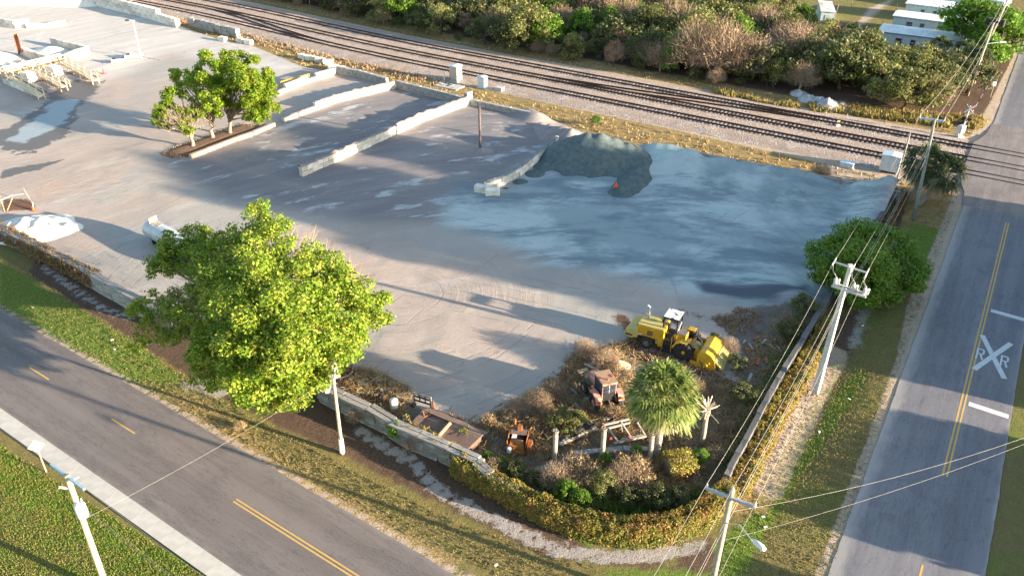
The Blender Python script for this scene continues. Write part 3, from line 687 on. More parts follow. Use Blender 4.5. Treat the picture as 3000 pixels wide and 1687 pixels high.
t = wall('low capping wall along the railway side of the blue gravel bank', [Vector((*(np.array(W(x, y_, 2.1)[:2])+ntk*.3), 0)) for x, y_ in ((1630, 362), (1800, 394), (2000, 431), (2228, 475), (2266, 484))], 4, .52, 1.8, th=.5, m=M_cap, name='retaining_wall', cat='retaining wall')
# far left storage rows
t = wall('long row of tall white blocks at the top left, tapering towards the light pole', Wl([(208, 6), (300, 28), (380, 48), (450, 70)], .0), 3, .85, 2.2, th=1.0, m=M_blkw, name='block_row', cat='block wall', top_drop=lambda u: u > .8)
t = wall('stepped row of loose white blocks beside the rail verge', Wl([(478, 66), (530, 78), (600, 96)], .0), 2, .9, 1.7, th=.95, m=M_stain, name='block_row', cat='block wall', jit=.25)
def stray(x, y, label, n=1, dx=1.6, rz=0, m=None, grp='loose white concrete blocks'):
    for k in range(n):
        o = bpy.data.objects.new('concrete_block', blk_mesh(R.randrange(6), m or M_blkw)); COL.objects.link(o)
        p = W(x, y); o.location = (p.x+k*dx*cos(RT), p.y+k*dx*sin(RT), .42); o.scale = (1.7, .9, .85); o.rotation_euler = (0, 0, RT+rz+R.uniform(-.2, .2)); tag(o, (('left' , 'right')[k] if n == 2 else ('left', 'middle', 'right')[k] if n == 3 else '')+' one of the '+label if n > 1 else label, 'concrete block', grp)
stray(562, 104, 'loose white block lying in front of the stepped block row'); stray(606, 108, 'pair of loose white blocks right of the stepped row', 2, 2.2)
stray(762, 148, 'white blocks lined up on the verge above the tree clump', 3, 1.9); stray(806, 158, 'white blocks tumbled beside the verge right of the lined up ones', 2, 1.9, .4); stray(838, 176, 'two upright blocks nearest the yellow rail', 2, 1.7, 1.2)
stray(1212, 483, 'two grey blocks tipped at the end of the curved wall', 2, 1.6, .3)
# sand wall mass top left, small pits
def heap(name, label, cx, cy, rx, ry, h, m, rz=0.0, seed=0, n=42, rough=.18, sharp=1.0, cat='heap', group=None, flat=0.0, world=None):
    c = W(cx, cy) if world is None else Vector((*world, 0)); V = []; F = []
    rings = n//2
    for i in range(rings+1):
        r = i/rings
        for j in range(n):
            t = 2*pi*j/n; k = 1+.28*mnoise.noise(Vector((cos(t)*1.3+seed, sin(t)*1.3, seed)))
            x, y_ = cos(t)*r*rx*k, sin(t)*r*ry*k
            pr = (1-r)**sharp if flat == 0 else min(1, (1-r)/(1-flat))**sharp
            zz = h*pr*(1+.3*mnoise.noise(Vector((x*.35+seed, y_*.35, seed*2)))) + rough*min(1, pr*4)*h*.35*mnoise.noise(Vector((x*1.1, y_*1.1+seed, 1)))
            X = x*cos(rz)-y_*sin(rz); Y = x*sin(rz)+y_*cos(rz); V.append((X, Y, max(zz, -.05) if i < rings else -.05))
    F = [(i*n+j, (i+1)*n+j, (i+1)*n+(j+1) % n, i*n+(j+1) % n) for i in range(rings) for j in range(n)]
    o = npmesh(name, V, F, m, smooth=True); o.location = c; return tag(o, label, cat, group)
M_white = mat('white_sand', (0.82, 0.77, 0.68), (0.68, 0.62, 0.52), .5, .95, bump=.4)
M_dkg = mat('dark_green_gravel', (0.075, 0.105, 0.105), (0.115, 0.145, 0.14), 1.5, .95, bump=.5, c3=(0.17, 0.2, 0.19))
M_brn = mat('brown_grey_gravel', (0.22, 0.19, 0.19), (0.28, 0.245, 0.24), 1.5, .95, bump=.5)
M_chalk = mat('chalky_spoil', (0.5, 0.49, 0.48), (0.3, 0.3, 0.3), 1.2, .95, bump=.6)
heap('sand_stockpile', 'huge white sand stockpile cut off by the top left corner', 60, -30, 34, 16, 11, M_white, rz=radians(-25), seed=2, n=60, flat=.35, cat='sand pile')
heap('sand_heap', 'bright white heap beside the hedge wall at the left edge', 80, 577, 5.2, 3.4, 1.5, M_white, seed=5, n=48, rough=.9, cat='sand pile')
def cone_heap(name, label, cones, m, slope=.62, cat='gravel pile', seed=0, res=.28, gul=.10, group=None):
    """tipped material: cones at the angle of repose, merged, with slumps and gullies"""
    C = [(W(x, y_, h), h) for x, y_, h in cones]; c0 = sum((c for c, h in C), Vector())/len(C); c0.z = 0
    xs = [c.x for c, h in C]; ys = [c.y for c, h in C]; mg = max(h for c, h in C)/slope+1
    gx = np.arange(min(xs)-mg, max(xs)+mg, res); gy = np.arange(min(ys)-mg, max(ys)+mg, res); X, Y = np.meshgrid(gx, gy); P = np.stack([X.ravel(), Y.ravel()], 1)
    n1_ = vnoise(P, .45, seed+.5); n2_ = vnoise(P, 1.6, seed+3.5); Z = np.full(len(P), -.3)
    for c, h in C:
        d = np.hypot(P[:, 0]-c.x, P[:, 1]-c.y)*(1+.22*n1_); Z = np.logaddexp(Z*7, (h-slope*d-.25*np.exp(-d))*7)/7
    Z = Z+gul*n2_*np.clip(Z, 0, 1.2)+.10*n1_; idx = np.arange(len(P)).reshape(X.shape)
    F = np.stack([idx[:-1, :-1].ravel(), idx[:-1, 1:].ravel(), idx[1:, 1:].ravel(), idx[1:, :-1].ravel()], 1); F = F[(Z[F] > -.02).any(1)]; Z = np.maximum(Z, -.06)
    used = np.unique(F); mp = -np.ones(len(P), int); mp[used] = np.arange(len(used))
    o = npmesh(name, np.column_stack([P[used, 0]-c0.x, P[used, 1]-c0.y, Z[used]]), mp[F], m, smooth=True); o.location = c0; return tag(o, label, cat, group)
cone_heap('gravel_heap', 'dark green gravel heap with a loader cut tongue carrying an orange cone', [(1422, 350, 2.6), (1448, 336, 3.2), (1480, 328, 3.9), (1512, 330, 4.0), (1548, 342, 3.4), (1584, 354, 3.0), (1608, 370, 2.5), (1610, 392, 1.9), (1604, 415, 1.5), (1592, 434, 1.4), (1578, 450, 1.3), (1562, 464, 1.1)], M_dkg, seed=3, gul=.05, slope=.66)
cone_heap('gravel_heap', 'brown grey gravel slope in the corner of the right bay', [(1362, 305, .9), (1385, 308, 1.4), (1410, 312, 1.9), (1435, 320, 2.0)], M_brn, seed=6, gul=.25)
cone_heap('gravel_heap', 'low dark spill of gravel along the curved white wall', [(1390, 385, .9), (1370, 405, .8), (1345, 425, .7), (1310, 448, .6), (1275, 468, .5), (1245, 482, .4)], M_dkg, seed=9, slope=.5)
heap('sand_mound', 'small sand mound around the foot of the steel post', 1214, 380, 1.6, 1.3, .5, M_brn, seed=9, n=24, cat='sand pile')
for k, (x, y_, r, hh) in enumerate(((2012, 222, 2.1, 1.1), (2036, 234, 1.9, 1.2), (2062, 238, 2.0, 1.3), (2087, 243, 2.6, 1.7), (2118, 252, 2.2, 1.1))):
    cone_heap('spoil_heap', ['leftmost low', 'second from left', 'small middle', 'largest pointed', 'rightmost rounded'][k]+' chalky spoil heap below the thicket', [(x-7, y_-1, hh*.7), (x, y_, hh), (x+8, y_+2, hh*.75)], M_chalk, seed=20+k, cat='spoil heap', group='chalky spoil heaps beyond the tracks', slope=.75, gul=.3)
# traffic cone on the lobe
M_or = mat('orange_plastic', (0.75, 0.12, 0.03), (0.6, 0.1, 0.03), 2, .6)
p = W(1549, 468, .85); cn = empty('traffic_cone', (p.x, p.y, .75), 'orange cone lying on the dark gravel windrow', 'traffic cone')
MB().lathe((0, 0, 0), [(.24, 0), (.2, .1), (.12, .35), (.03, .75)], 10).build('cone_body', M_or, cn); MB().box((0, 0, .02), (.6, .6, .05)).build('base', M_or, cn)
# white scrap at heap edge
# ---------------- tree island
M_mulch = mat('leaf_mulch', (0.22, 0.12, 0.07), (0.12, 0.08, 0.05), 5, .95, bump=.6, c3=(0.3, 0.19, 0.11))
isl = wp([(402, 388), (440, 372), (500, 352), (560, 328), (610, 313), (655, 318), (690, 312), (640, 338), (570, 358), (500, 388), (470, 396), (430, 398)])
P, F = zone(jitter_poly(isl, .5, .15, 2), .5); d_ = -sdf(P, isl)
tag(npmesh('tree_island', np.column_stack([P, .03+.3*np.clip(d_/1.2, 0, 1)+.05*vnoise(P, .8)]), F, M_mulch, smooth=True), kind='structure')
pk = Wl([(478, 394), (520, 378), (580, 354), (640, 334), (690, 312)], .3)
M_kerb = mat('sand_kerb', (0.5, 0.39, 0.29), (0.42, 0.32, 0.24), 1, .95, bump=.3)
t = wall('low sandy kerb along the lower edge of the tree island', pk, 1, .55, 2.6, th=.55, m=M_kerb, cat='kerb', name='kerb_wall', part='kerb_stone')
# ---------------- perimeter walls
PM = 'perimeter wall of the yard'
pW1 = Wl([(-60, 545), (0, 578), (60, 606), (133, 640), (200, 675), (260, 710), (337, 752), (440, 805)], 1.3)
t = wall('left perimeter wall, overgrown by the hedge then bare near the big tree', pW1, 2, .75, 2.6, th=.8, m=M_stain, name='perimeter_wall', cat='wall', group=PM, part='wall_block')
pts = [Vector((p.x, p.y, 0)) for p in pW1]
def caps(t, pts, h, th=.42, gap=.5, cl=2.55, rows=2, m=None):
    L = path_len([Vector((p[0], p[1], 0)) for p in pts]); pp = [Vector((p[0], p[1], 0)) for p in pts]
    for r_ in range(rows):
        off = (r_-(rows-1)/2)*gap; s = 0
        while s < L-.5:
            s1 = min(s+cl, L); p, d = path_at(pp, (s+s1)/2); nrm = Vector((-d.y, d.x, 0))
            o = bpy.data.objects.new('capstone', blk_mesh(R.randrange(6), m or M_cap)); COL.objects.link(o); o.parent = t
            o.location = p+nrm*(off+R.uniform(-.03, .03))-t.location+Vector((0, 0, h+.09+R.uniform(-.015, .015))); o.scale = (s1-s-.06, th, .17)
            o.rotation_euler = (0, 0, atan2(d.y, d.x)+R.uniform(-.015, .015)); s += cl
caps(t, pW1, 1.5, th=.36, gap=.4)
HIN = [(1176, 1152), (1255, 1193), (1322, 1220), (1383, 1250), (1463, 1279), (1564, 1293), (1631, 1289), (1717, 1271), (1775, 1240), (1812, 1205)]
HOUT = [(1120, 1170), (1215, 1225), (1285, 1268), (1350, 1308), (1440, 1345), (1560, 1370), (1640, 1372), (1730, 1350), (1800, 1312), (1860, 1250)]
HC = [(W(*a, 1.6)+W(*b, .2))*.5 for a, b in zip(HIN, HOUT)]
pF = Wl([(806, 968), (870, 1000), (955, 1040), (1016, 1076), (1096, 1110), (1176, 1146)], 1.45)+HC[1:]+Wl([(1828, 1190), (1880, 1095), (1951, 960), (2064, 774), (2130, 670), (2200, 562), (2262, 474)], 1.45)
M_oldw = mat('mottled_old_wall', (0.36, 0.345, 0.32), (0.17, 0.165, 0.155), .9, .9, bump=.35, c3=(0.07, 0.065, 0.06), thr=(.42, .58), perobj=.15)
t = wall('front perimeter wall with twin rows of weathered capstones, curving round the planted corner', pF[:8], 2, .70, 2.4, th=.85, m=M_oldw, name='perimeter_wall', cat='wall', group=PM, part='wall_block')
t2_ = wall('low wall hidden inside the curved autumn hedge', pF[7:16], 1, 1.0, 2.4, th=.5, m=M_stain, name='perimeter_wall', cat='wall', group=PM, part='wall_block')
caps(t, pF[:7], 1.44, th=.38, gap=.44)
t = wall('side perimeter wall of grey blocks along the road verge', pF[15:], 2, .66, 1.7, th=.42, m=mat('grey_mossy_block', (0.15, 0.145, 0.14), (0.09, 0.088, 0.085), 1.4, .95, c3=(0.08, 0.08, 0.075), perobj=.15), name='perimeter_wall', cat='wall', group=PM, part='wall_block')
pG = Wl([(806, 968), (818, 940), (826, 912)], 1.45)
t = wall('short return wall beside the wooden pole below the big tree', pG, 2, .72, 1.8, th=.8, m=M_cap, name='perimeter_wall', cat='wall', group=PM, part='wall_block'); caps(t, pG, 1.44, th=.3, gap=.4, cl=1.8)
pl = Wl([(1340, 1188), (1400, 1168), (1470, 1138), (1560, 1128), (1650, 1130), (1740, 1140), (1800, 1150)], .5)
t = wall('low broken garden wall between the palm stumps and the planted bed', pl, 1, .6, 1.8, th=.5, m=M_cap, name='garden_wall', cat='wall', part='wall_block', skip={(0, 5), (0, 6), (0, 9)})
# ================================================================= VEGETATION
def leaf_mat(name, c1, c2, c3=None, trans=.35, val=1.0, rough=.55):
    s = NT(name); gi = s.n('ShaderNodeNewGeometry'); rnd = gi.outputs['Random Per Island']
    col = s.mix(rnd, c1, c2)
    big = s.noise(.9, detail=3)
    if c3: col = s.mix(s.ramp(s.math('ADD', big, s.math('MULTIPLY', s.math('SUBTRACT', rnd, .5), .25)), .46, .64, 0, .85), col, c3)
    oi = s.n('ShaderNodeObjectInfo'); hs = s.n('ShaderNodeHueSaturation'); s.l(col, hs.inputs['Color'])
    s.l(s.ramp(oi.outputs['Random'], 0, 1, .82, 1.2), hs.inputs['Value']); col = hs.outputs[0]
    s.fin(col, rough, 0, .25)
    tr = s.n('ShaderNodeBsdfTranslucent'); s.l(col, tr.inputs['Color']); mx = s.n('ShaderNodeMixShader'); mx.inputs[0].default_value = trans
    s.l(s.b.outputs[0], mx.inputs[1]); s.l(tr.outputs[0], mx.inputs[2]); s.l(mx.outputs[0], s.out.inputs['Surface'])
    return s.m
def unit(v): return v/np.maximum(np.linalg.norm(v, axis=1, keepdims=True), 1e-9)
def quads(C, N, size, aspect=1.0, rng=NR, U=None):
    n = len(C); N = unit(N)
    if U is None: U = rng.normal(size=(n, 3))
    U = unit(U-(U*N).sum(1, keepdims=True)*N); Vv = np.cross(N, U)
    sz = size[:, None] if np.ndim(size) else np.full((n, 1), size)
    a = U*sz*aspect*.5; b = Vv*sz*.5
    Vt = np.stack([C-a, C+b*.8-a*.1, C+a, C-b*.8-a*.1], 1).reshape(-1, 3)      # pointed leaf: kite
    return Vt, np.arange(4*n).reshape(n, 4)
def crown_leaves(lobes, dens, size, rng, shell=.55, droop=0.0, rag=.3):
    """leaf kites over a set of ellipsoid lobes (cx,cy,cz,rx,ry,rz)"""
    Cs = []; Ns = []
    for (cx, cy, cz, rx, ry, rz_) in lobes:
        n = int(dens*(rx*ry+ry*rz_+rx*rz_)/3*4)
        d = unit(rng.normal(size=(n, 3))); r = shell+(1-shell)*rng.random(n)**.6
        r *= 1+rag*(np.sin(d[:, 0]*7+cx)*np.sin(d[:, 1]*8+cy)*np.sin(d[:, 2]*7+cz))
        p = d*r[:, None]*np.array([rx, ry, rz_])+np.array([cx, cy, cz]); Cs.append(p); Ns.append(d*np.array([1/rx, 1/ry, 1/rz_]))
    C = np.concatenate(Cs); N = unit(np.concatenate(Ns)); N = unit(N*1.0+rng.normal(size=N.shape)*.65+np.array([0, 0, .3]))
    return quads(C, N, size*(.6+.8*rng.random(len(C))), 1.3, rng)
def lobed_crown(rng, RX, RY, RZ, cz, n, lr, lo=-.35, hollow=.45):
    """lobes scattered through an ellipsoid crown, biased to its surface"""
    L = []
    for i in range(n):
        for _ in range(50):
            d = rng.normal(size=3); d /= np.linalg.norm(d)
            if d[2] > lo: break
        r = hollow+(1-hollow)*rng.random()**.5; s_ = lr*(.65+.7*rng.random())
        L.append((d[0]*RX*r, d[1]*RY*r, cz+d[2]*RZ*r, s_, s_, s_*.72))
    return L
M_bark = mat('tree_bark', (0.3, 0.25, 0.2), (0.19, 0.155, 0.125), 5, .95, bump=.6)
M_barkd = mat('dark_bark', (0.13, 0.105, 0.085), (0.08, 0.065, 0.05), 5, .95)
M_twig = mat('bare_twigs', (0.38, 0.28, 0.19), (0.25, 0.18, 0.13), 2, .95)
M_oak = leaf_mat('bright_oak_leaves', (0.08, 0.155, 0.014), (0.24, 0.335, 0.03), (0.31, 0.33, 0.05), .42)
M_oak2 = leaf_mat('green_oak_leaves', (0.13, 0.26, 0.015), (0.30, 0.43, 0.03), (0.36, 0.37, 0.05), .5)
M_round = leaf_mat('deep_green_leaves', (0.085, 0.18, 0.02), (0.19, 0.31, 0.035), (0.2, 0.27, 0.05), .4)
M_olive = leaf_mat('olive_leaves', (0.10, 0.125, 0.032), (0.22, 0.24, 0.065), (0.25, 0.22, 0.09), .35)
M_dolive = leaf_mat('dark_thicket_leaves', (0.065, 0.09, 0.028), (0.14, 0.165, 0.05), (0.15, 0.13, 0.06), .3)
M_brown = leaf_mat('dry_brown_foliage', (0.20, 0.125, 0.07), (0.34, 0.22, 0.12), (0.17, 0.15, 0.07), .2)
M_rust = leaf_mat('rusty_foliage', (0.33, 0.17, 0.11), (0.45, 0.27, 0.18), (0.36, 0.2, 0.14), .25)
M_vivid = leaf_mat('vivid_green_leaves', (0.08, 0.17, 0.02), (0.18, 0.29, 0.03), (0.14, 0.24, 0.03), .4)
M_palm = leaf_mat('palm_fronds', (0.08, 0.14, 0.03), (0.27, 0.33, 0.08), (0.35, 0.36, 0.12), .4)
M_palmd = leaf_mat('dark_palm_fronds', (0.035, 0.07, 0.028), (0.09, 0.13, 0.045), (0.14, 0.14, 0.06), .3)
M_thatch = leaf_mat('dead_fronds', (0.38, 0.3, 0.19), (0.55, 0.45, 0.3), (0.3, 0.22, 0.14), .2)
M_hedge = leaf_mat('autumn_hedge_leaves', (0.15, 0.18, 0.03), (0.40, 0.32, 0.07), (0.46, 0.26, 0.09), .4)
M_hedgeg = leaf_mat('hedge_green_leaves', (0.08, 0.13, 0.02), (0.2, 0.23, 0.04), (0.3, 0.2, 0.05), .35)
M_hedged = leaf_mat('dull_hedge_leaves', (0.12, 0.1, 0.035), (0.2, 0.13, 0.05), (0.24, 0.11, 0.07), .25)
M_straw = leaf_mat('dry_straw', (0.4, 0.28, 0.13), (0.6, 0.45, 0.22), (0.3, 0.2, 0.1), .3)
M_yelg = leaf_mat('yellow_green_grass', (0.16, 0.15, 0.04), (0.38, 0.31, 0.09), (0.3, 0.2, 0.09), .35)
def trunk_mesh(mb, base, top, r0, r1, rng, bend=.4):
    base = Vector(base); top = Vector(top); pts = []
    for k in range(6):
        t = k/5; p = base.lerp(top, t); p += Vector((rng.normal(), rng.normal(), 0))*bend*t*(1-t)*1.5; pts.append(p)
    mb.tube(pts, lambda u: r0+(r1-r0)*u+(.35*r0*(1-u)**6), 8)
def tree_obj(name, label, cat, loc, lobes, dens, size, lm, bm, trunk, rng, group=None, rag=.3, shell=.55, twigs=None, branches=9):
    t = empty(name, loc, label, cat, group)
    mb = MB()
    for (b, tp, r0, r1) in trunk: trunk_mesh(mb, b, tp, r0, r1, rng)
    tp = Vector(trunk[0][1]); sel = rng.permutation(len(lobes))[:branches]
    for i in sel:
        l_ = lobes[i]; src = trunk[i % len(trunk)]; s0 = Vector(src[0]).lerp(Vector(src[1]), .55+.45*rng.random())
        trunk_mesh(mb, s0, (l_[0], l_[1], l_[2]), trunk[0][3]*.8, .03, rng, .25)
    mb.build('trunk', bm, t, smooth=True)
    V, F = crown_leaves(lobes, dens, size, rng, shell=shell, rag=rag)
    npmesh('crown', V, F, lm, parent=t)
    if twigs:
        tw = twig_mesh(rng, *twigs); npmesh('bare_twigs', *tw, M_twig, parent=t)
    return t
def twig_mesh(rng, n, rx, ry, rz_, cz, L=.8, w=.04, up=.5, segs=2):
    """fine ribbon twigs spread through an ellipsoid"""
    d = unit(rng.normal(size=(n, 3))); d[:, 2] = np.abs(d[:, 2])*.9+.02; r = rng.random(n)**.4
    C = d*r[:, None]*np.array([rx, ry, rz_])+np.array([0, 0, cz]); D = unit(d+rng.normal(size=(n, 3))*.5+np.array([0, 0, up]))
    ln = L*(.5+rng.random(n))[:, None]; S = unit(np.cross(D, rng.normal(size=(n, 3))))*w*.5; B = C-D*ln*.5; Tp = C+D*ln*.5+rng.normal(size=(n, 3))*.12*L
    V = np.stack([B-S, B+S, Tp+S*.3, Tp-S*.3], 1).reshape(-1, 3); return V, np.arange(4*n).reshape(n, 4)
# ---- the big tree
rng = np.random.default_rng(21)
def plobes(spec, base, rng, jit=.35):
    """lobes surveyed on the photo: (x, y, height, radius)"""
    L = []
    for x, y_, z_, r in spec:
        p = W(x, y_, z_); L.append((p.x-base.x, p.y-base.y, z_, r, r, r*.78))
    return L
tb = W(700, 915)
# masses of the crown: silhouette followed on the photo with assumed heights
masses = [(660, 545, 11.5, 1.6), (632, 575, 11.6, 1.8), (690, 590, 11.5, 1.7), (668, 640, 11.8, 2.1), (620, 640, 11, 1.9), (585, 590, 10, 1.4),
 (470, 620, 8.2, 1.7), (440, 612, 8, 1.5), (415, 640, 7.4, 1.4), (490, 600, 8.6, 1.4), (455, 645, 7.8, 1.7), (500, 660, 8.2, 1.8), (530, 620, 9, 1.6), (510, 630, 8.8, 1.7), (545, 650, 9.8, 1.8), (430, 655, 7.2, 1.5), (400, 672, 6.6, 1.3), (465, 680, 7.2, 1.5), (520, 700, 8.6, 1.8),
 (590, 710, 11, 2.2), (650, 720, 12.2, 2.3), (560, 770, 10.5, 2.2), (620, 800, 11.5, 2.4), (700, 780, 12.6, 2.2), (600, 870, 9.8, 2.2), (540, 850, 8.5, 1.9),
 (760, 680, 11, 1.8), (800, 650, 9.5, 1.6), (830, 690, 9.8, 1.9), (790, 730, 11.2, 2.2), (870, 730, 9.6, 2.0), (920, 750, 8.2, 1.7), (938, 790, 7.6, 1.4), (900, 810, 8.6, 2.0), (840, 800, 10.2, 2.3),
 (760, 830, 11.4, 2.3), (700, 860, 11, 2.4), (860, 870, 8, 1.9), (800, 890, 9, 2.1), (890, 860, 7, 1.3), (640, 930, 8.6, 2.2), (700, 930, 8.6, 2.2), (560, 920, 7, 2.0), (505, 900, 6.2, 1.6), (510, 950, 5.2, 1.3),
 (600, 965, 6, 1.6), (660, 975, 6, 1.7), (720, 975, 6.2, 1.7), (770, 950, 6.5, 1.5), (740, 1000, 5, 1.0), (620, 990, 5.2, 1.1), (800, 940, 6, 1.2), (840, 900, 6.5, 1.4),
 (370, 790, 4.6, 1.5), (410, 760, 5, 1.5), (350, 770, 4.3, 1.0), (395, 850, 3.4, 1.1), (350, 860, 3, .9), (440, 790, 5.6, 1.5), (470, 770, 6.5, 1.7), (450, 840, 5, 1.3), (500, 800, 7.4, 1.9)]
lobes = []
for (x, y_, z_, r) in masses:
    p = W(x, y_, z_); k = 10 if r > 1.5 else 7
    for i in range(k):
        d = rng.normal(size=3); d /= np.linalg.norm(d); q = np.array(p)+d*r*.85*np.array([1, 1, .8]); s_ = r*(.24+.22*rng.random())
        lobes.append((q[0]-tb.x, q[1]-tb.y, q[2], s_*1.1, s_*1.1, s_*.85))
    lobes.append((p.x-tb.x, p.y-tb.y, z_, r*.5, r*.5, r*.42))
bigtree = tree_obj('oak_tree', 'huge bright yellow green tree overhanging the wall and front road verge', 'tree', tb, lobes, 95, .185, M_oak, M_bark,
    [((0, 0, 0), (-.8, .5, 6.5), .42, .25), ((.2, .1, 1.5), (2.5, -.5, 7), .28, .14), ((-.1, .1, 2), (-3.5, 1.5, 7.5), .26, .12), ((0, .2, 2), (.3, 3.5, 8.5), .25, .12)], rng, rag=.45, shell=.45, branches=80)
V, F = twig_mesh(rng, 2600, 9, 9, 7.5, 4.5, 1.1, .04); npmesh('dead_twigs', V, F, M_twig, parent=bigtree)
# ---- three trees on the island
def island_tree(label, bx, by, spec, th):
    rng = np.random.default_rng(bx); b = W(bx, by); L = []
    for (x, y_, z_, r) in spec:
        p = W(x, y_, z_)
        for i in range(10):
            d = rng.normal(size=3); d /= np.linalg.norm(d); q = np.array(p)+d*r*.78*np.array([1, 1, .8]); s_ = r*(.34+.24*rng.random()); L.append((q[0]-b.x, q[1]-b.y, q[2], s_, s_, s_*.8))
    t = tree_obj('shade_tree', label, 'tree', b+Vector((0, 0, .25)), L, 78, .23, M_oak2, M_bark, [((0, 0, -.3), (.2, .1, th), .27, .17)], rng, group='trees on the mulched island', rag=.35, shell=.3, branches=22)
    V, F = twig_mesh(rng, 500, 3.5, 3.5, 3.5, th+.5, .8, .04); npmesh('bare_twigs', V, F, M_twig, parent=t)
island_tree('rightmost and largest tree on the mulched island', 580, 340, [(590, 250, 5.5, 1.9), (640, 250, 6, 2.0), (680, 280, 4.6, 1.7), (640, 290, 4.5, 1.6), (650, 210, 8, 1.9), (600, 200, 8.6, 2.0), (620, 165, 9.6, 1.8), (585, 150, 10, 1.6), (560, 220, 7, 1.6), (670, 240, 6.5, 1.7), (625, 225, 8.2, 1.9), (665, 195, 8, 1.2)], 3.0)
island_tree('middle tree on the mulched island, its crown merged with its neighbours', 537, 351, [(530, 290, 4.2, 1.5), (500, 260, 5, 1.5), (540, 250, 6.5, 1.7), (500, 220, 7, 1.8), (460, 200, 7.2, 1.5), (530, 190, 9, 1.9), (525, 155, 10, 1.5), (560, 170, 9.6, 1.5), (490, 185, 8.5, 1.6), (440, 190, 6.5, .9)], 2.8)
island_tree('leftmost and smallest tree on the mulched island, leaning left', 485, 373, [(455, 300, 3.8, 1.5), (420, 280, 4.6, 1.4), (400, 300, 3.6, 1.2), (440, 250, 6, 1.6), (470, 330, 2.8, 1.0), (480, 290, 4.2, 1.3), (415, 320, 2.8, .9)], 2.2)
# ---- round dark tree at the side wall
b = W(2165, 745); rng = np.random.default_rng(5)
L = []
for (x, y_, z_, r) in [(2080, 640, 3.2, 2.1), (2120, 600, 4.2, 2.2), (2180, 600, 4.6, 2.2), (2240, 620, 4.2, 2.2), (2285, 660, 3.2, 2.0), (2300, 700, 2.2, 1.6), (2250, 700, 2.4, 2.2), (2170, 660, 4.8, 2.6), (2110, 690, 2.8, 2.2), (2060, 680, 2.0, 1.5), (2180, 720, 2.4, 2.3), (2130, 740, 1.6, 1.6), (2230, 735, 1.6, 1.6)]:
    p = W(x, y_, z_)
    for i in range(14):
        d = rng.normal(size=3); d /= np.linalg.norm(d); q = np.array(p)+d*r*.72*np.array([1, 1, .8]); s_ = r*(.34+.2*rng.random()); L.append((q[0]-b.x, q[1]-b.y, max(q[2], .5), s_, s_, s_*.8))
tree_obj('round_tree', 'wide rounded dark green tree beside the concrete pole', 'tree', b, L+[(0, 0, 2.6, 3.2, 3.2, 2.0), (2.2, .6, 2.2, 2.4, 2.4, 1.6), (-2.2, .4, 2.2, 2.4, 2.4, 1.6)], 75, .19, M_round, M_barkd, [((0, 0, 0), (0, 0, 2.4), .3, .2), ((.3, .2, 0), (1.5, .5, 2.6), .2, .12), ((-.3, 0, 0), (-1.5, .3, 2.5), .2, .12)], rng, rag=.3, shell=.4, branches=14)
# ---- prototypes for the thicket (built at their first place, then copied)
def proto_bush(kind, seed):
    rng = np.random.default_rng(seed); r = 1.0
    if kind == 'olive': L = lobed_crown(rng, 2.4, 2.4, 2.0, 2.2, 34, .75, -.6); return L, 46, .2, M_olive, None
    if kind == 'dark': L = lobed_crown(rng, 2.6, 2.6, 1.9, 2.0, 34, .8, -.6); return L, 40, .22, M_dolive, None
    if kind == 'brown': L = lobed_crown(rng, 2.2, 2.2, 2.0, 2.1, 26, .6, -.5); return L, 18, .13, M_brown, (1500, 2.6, 2.6, 3.0, 1.2, .9, .035)
    if kind == 'rust': L = lobed_crown(rng, 2.2, 2.2, 2.4, 2.8, 32, .6, -.5); return L, 34, .16, M_rust, (900, 2.4, 2.4, 3.2, 1.6, .8, .03)
    if kind == 'green': L = lobed_crown(rng, 2.4, 2.4, 2.4, 2.9, 36, .75, -.6); return L, 44, .25, M_vivid, None
    if kind == 'straw': L = lobed_crown(rng, 1.7, 1.7, 1.1, 1.0, 16, .5, -.4); return L, 30, .16, M_straw, (700, 1.8, 1.8, 1.7, .5, .8, .03)
PROTO = {}
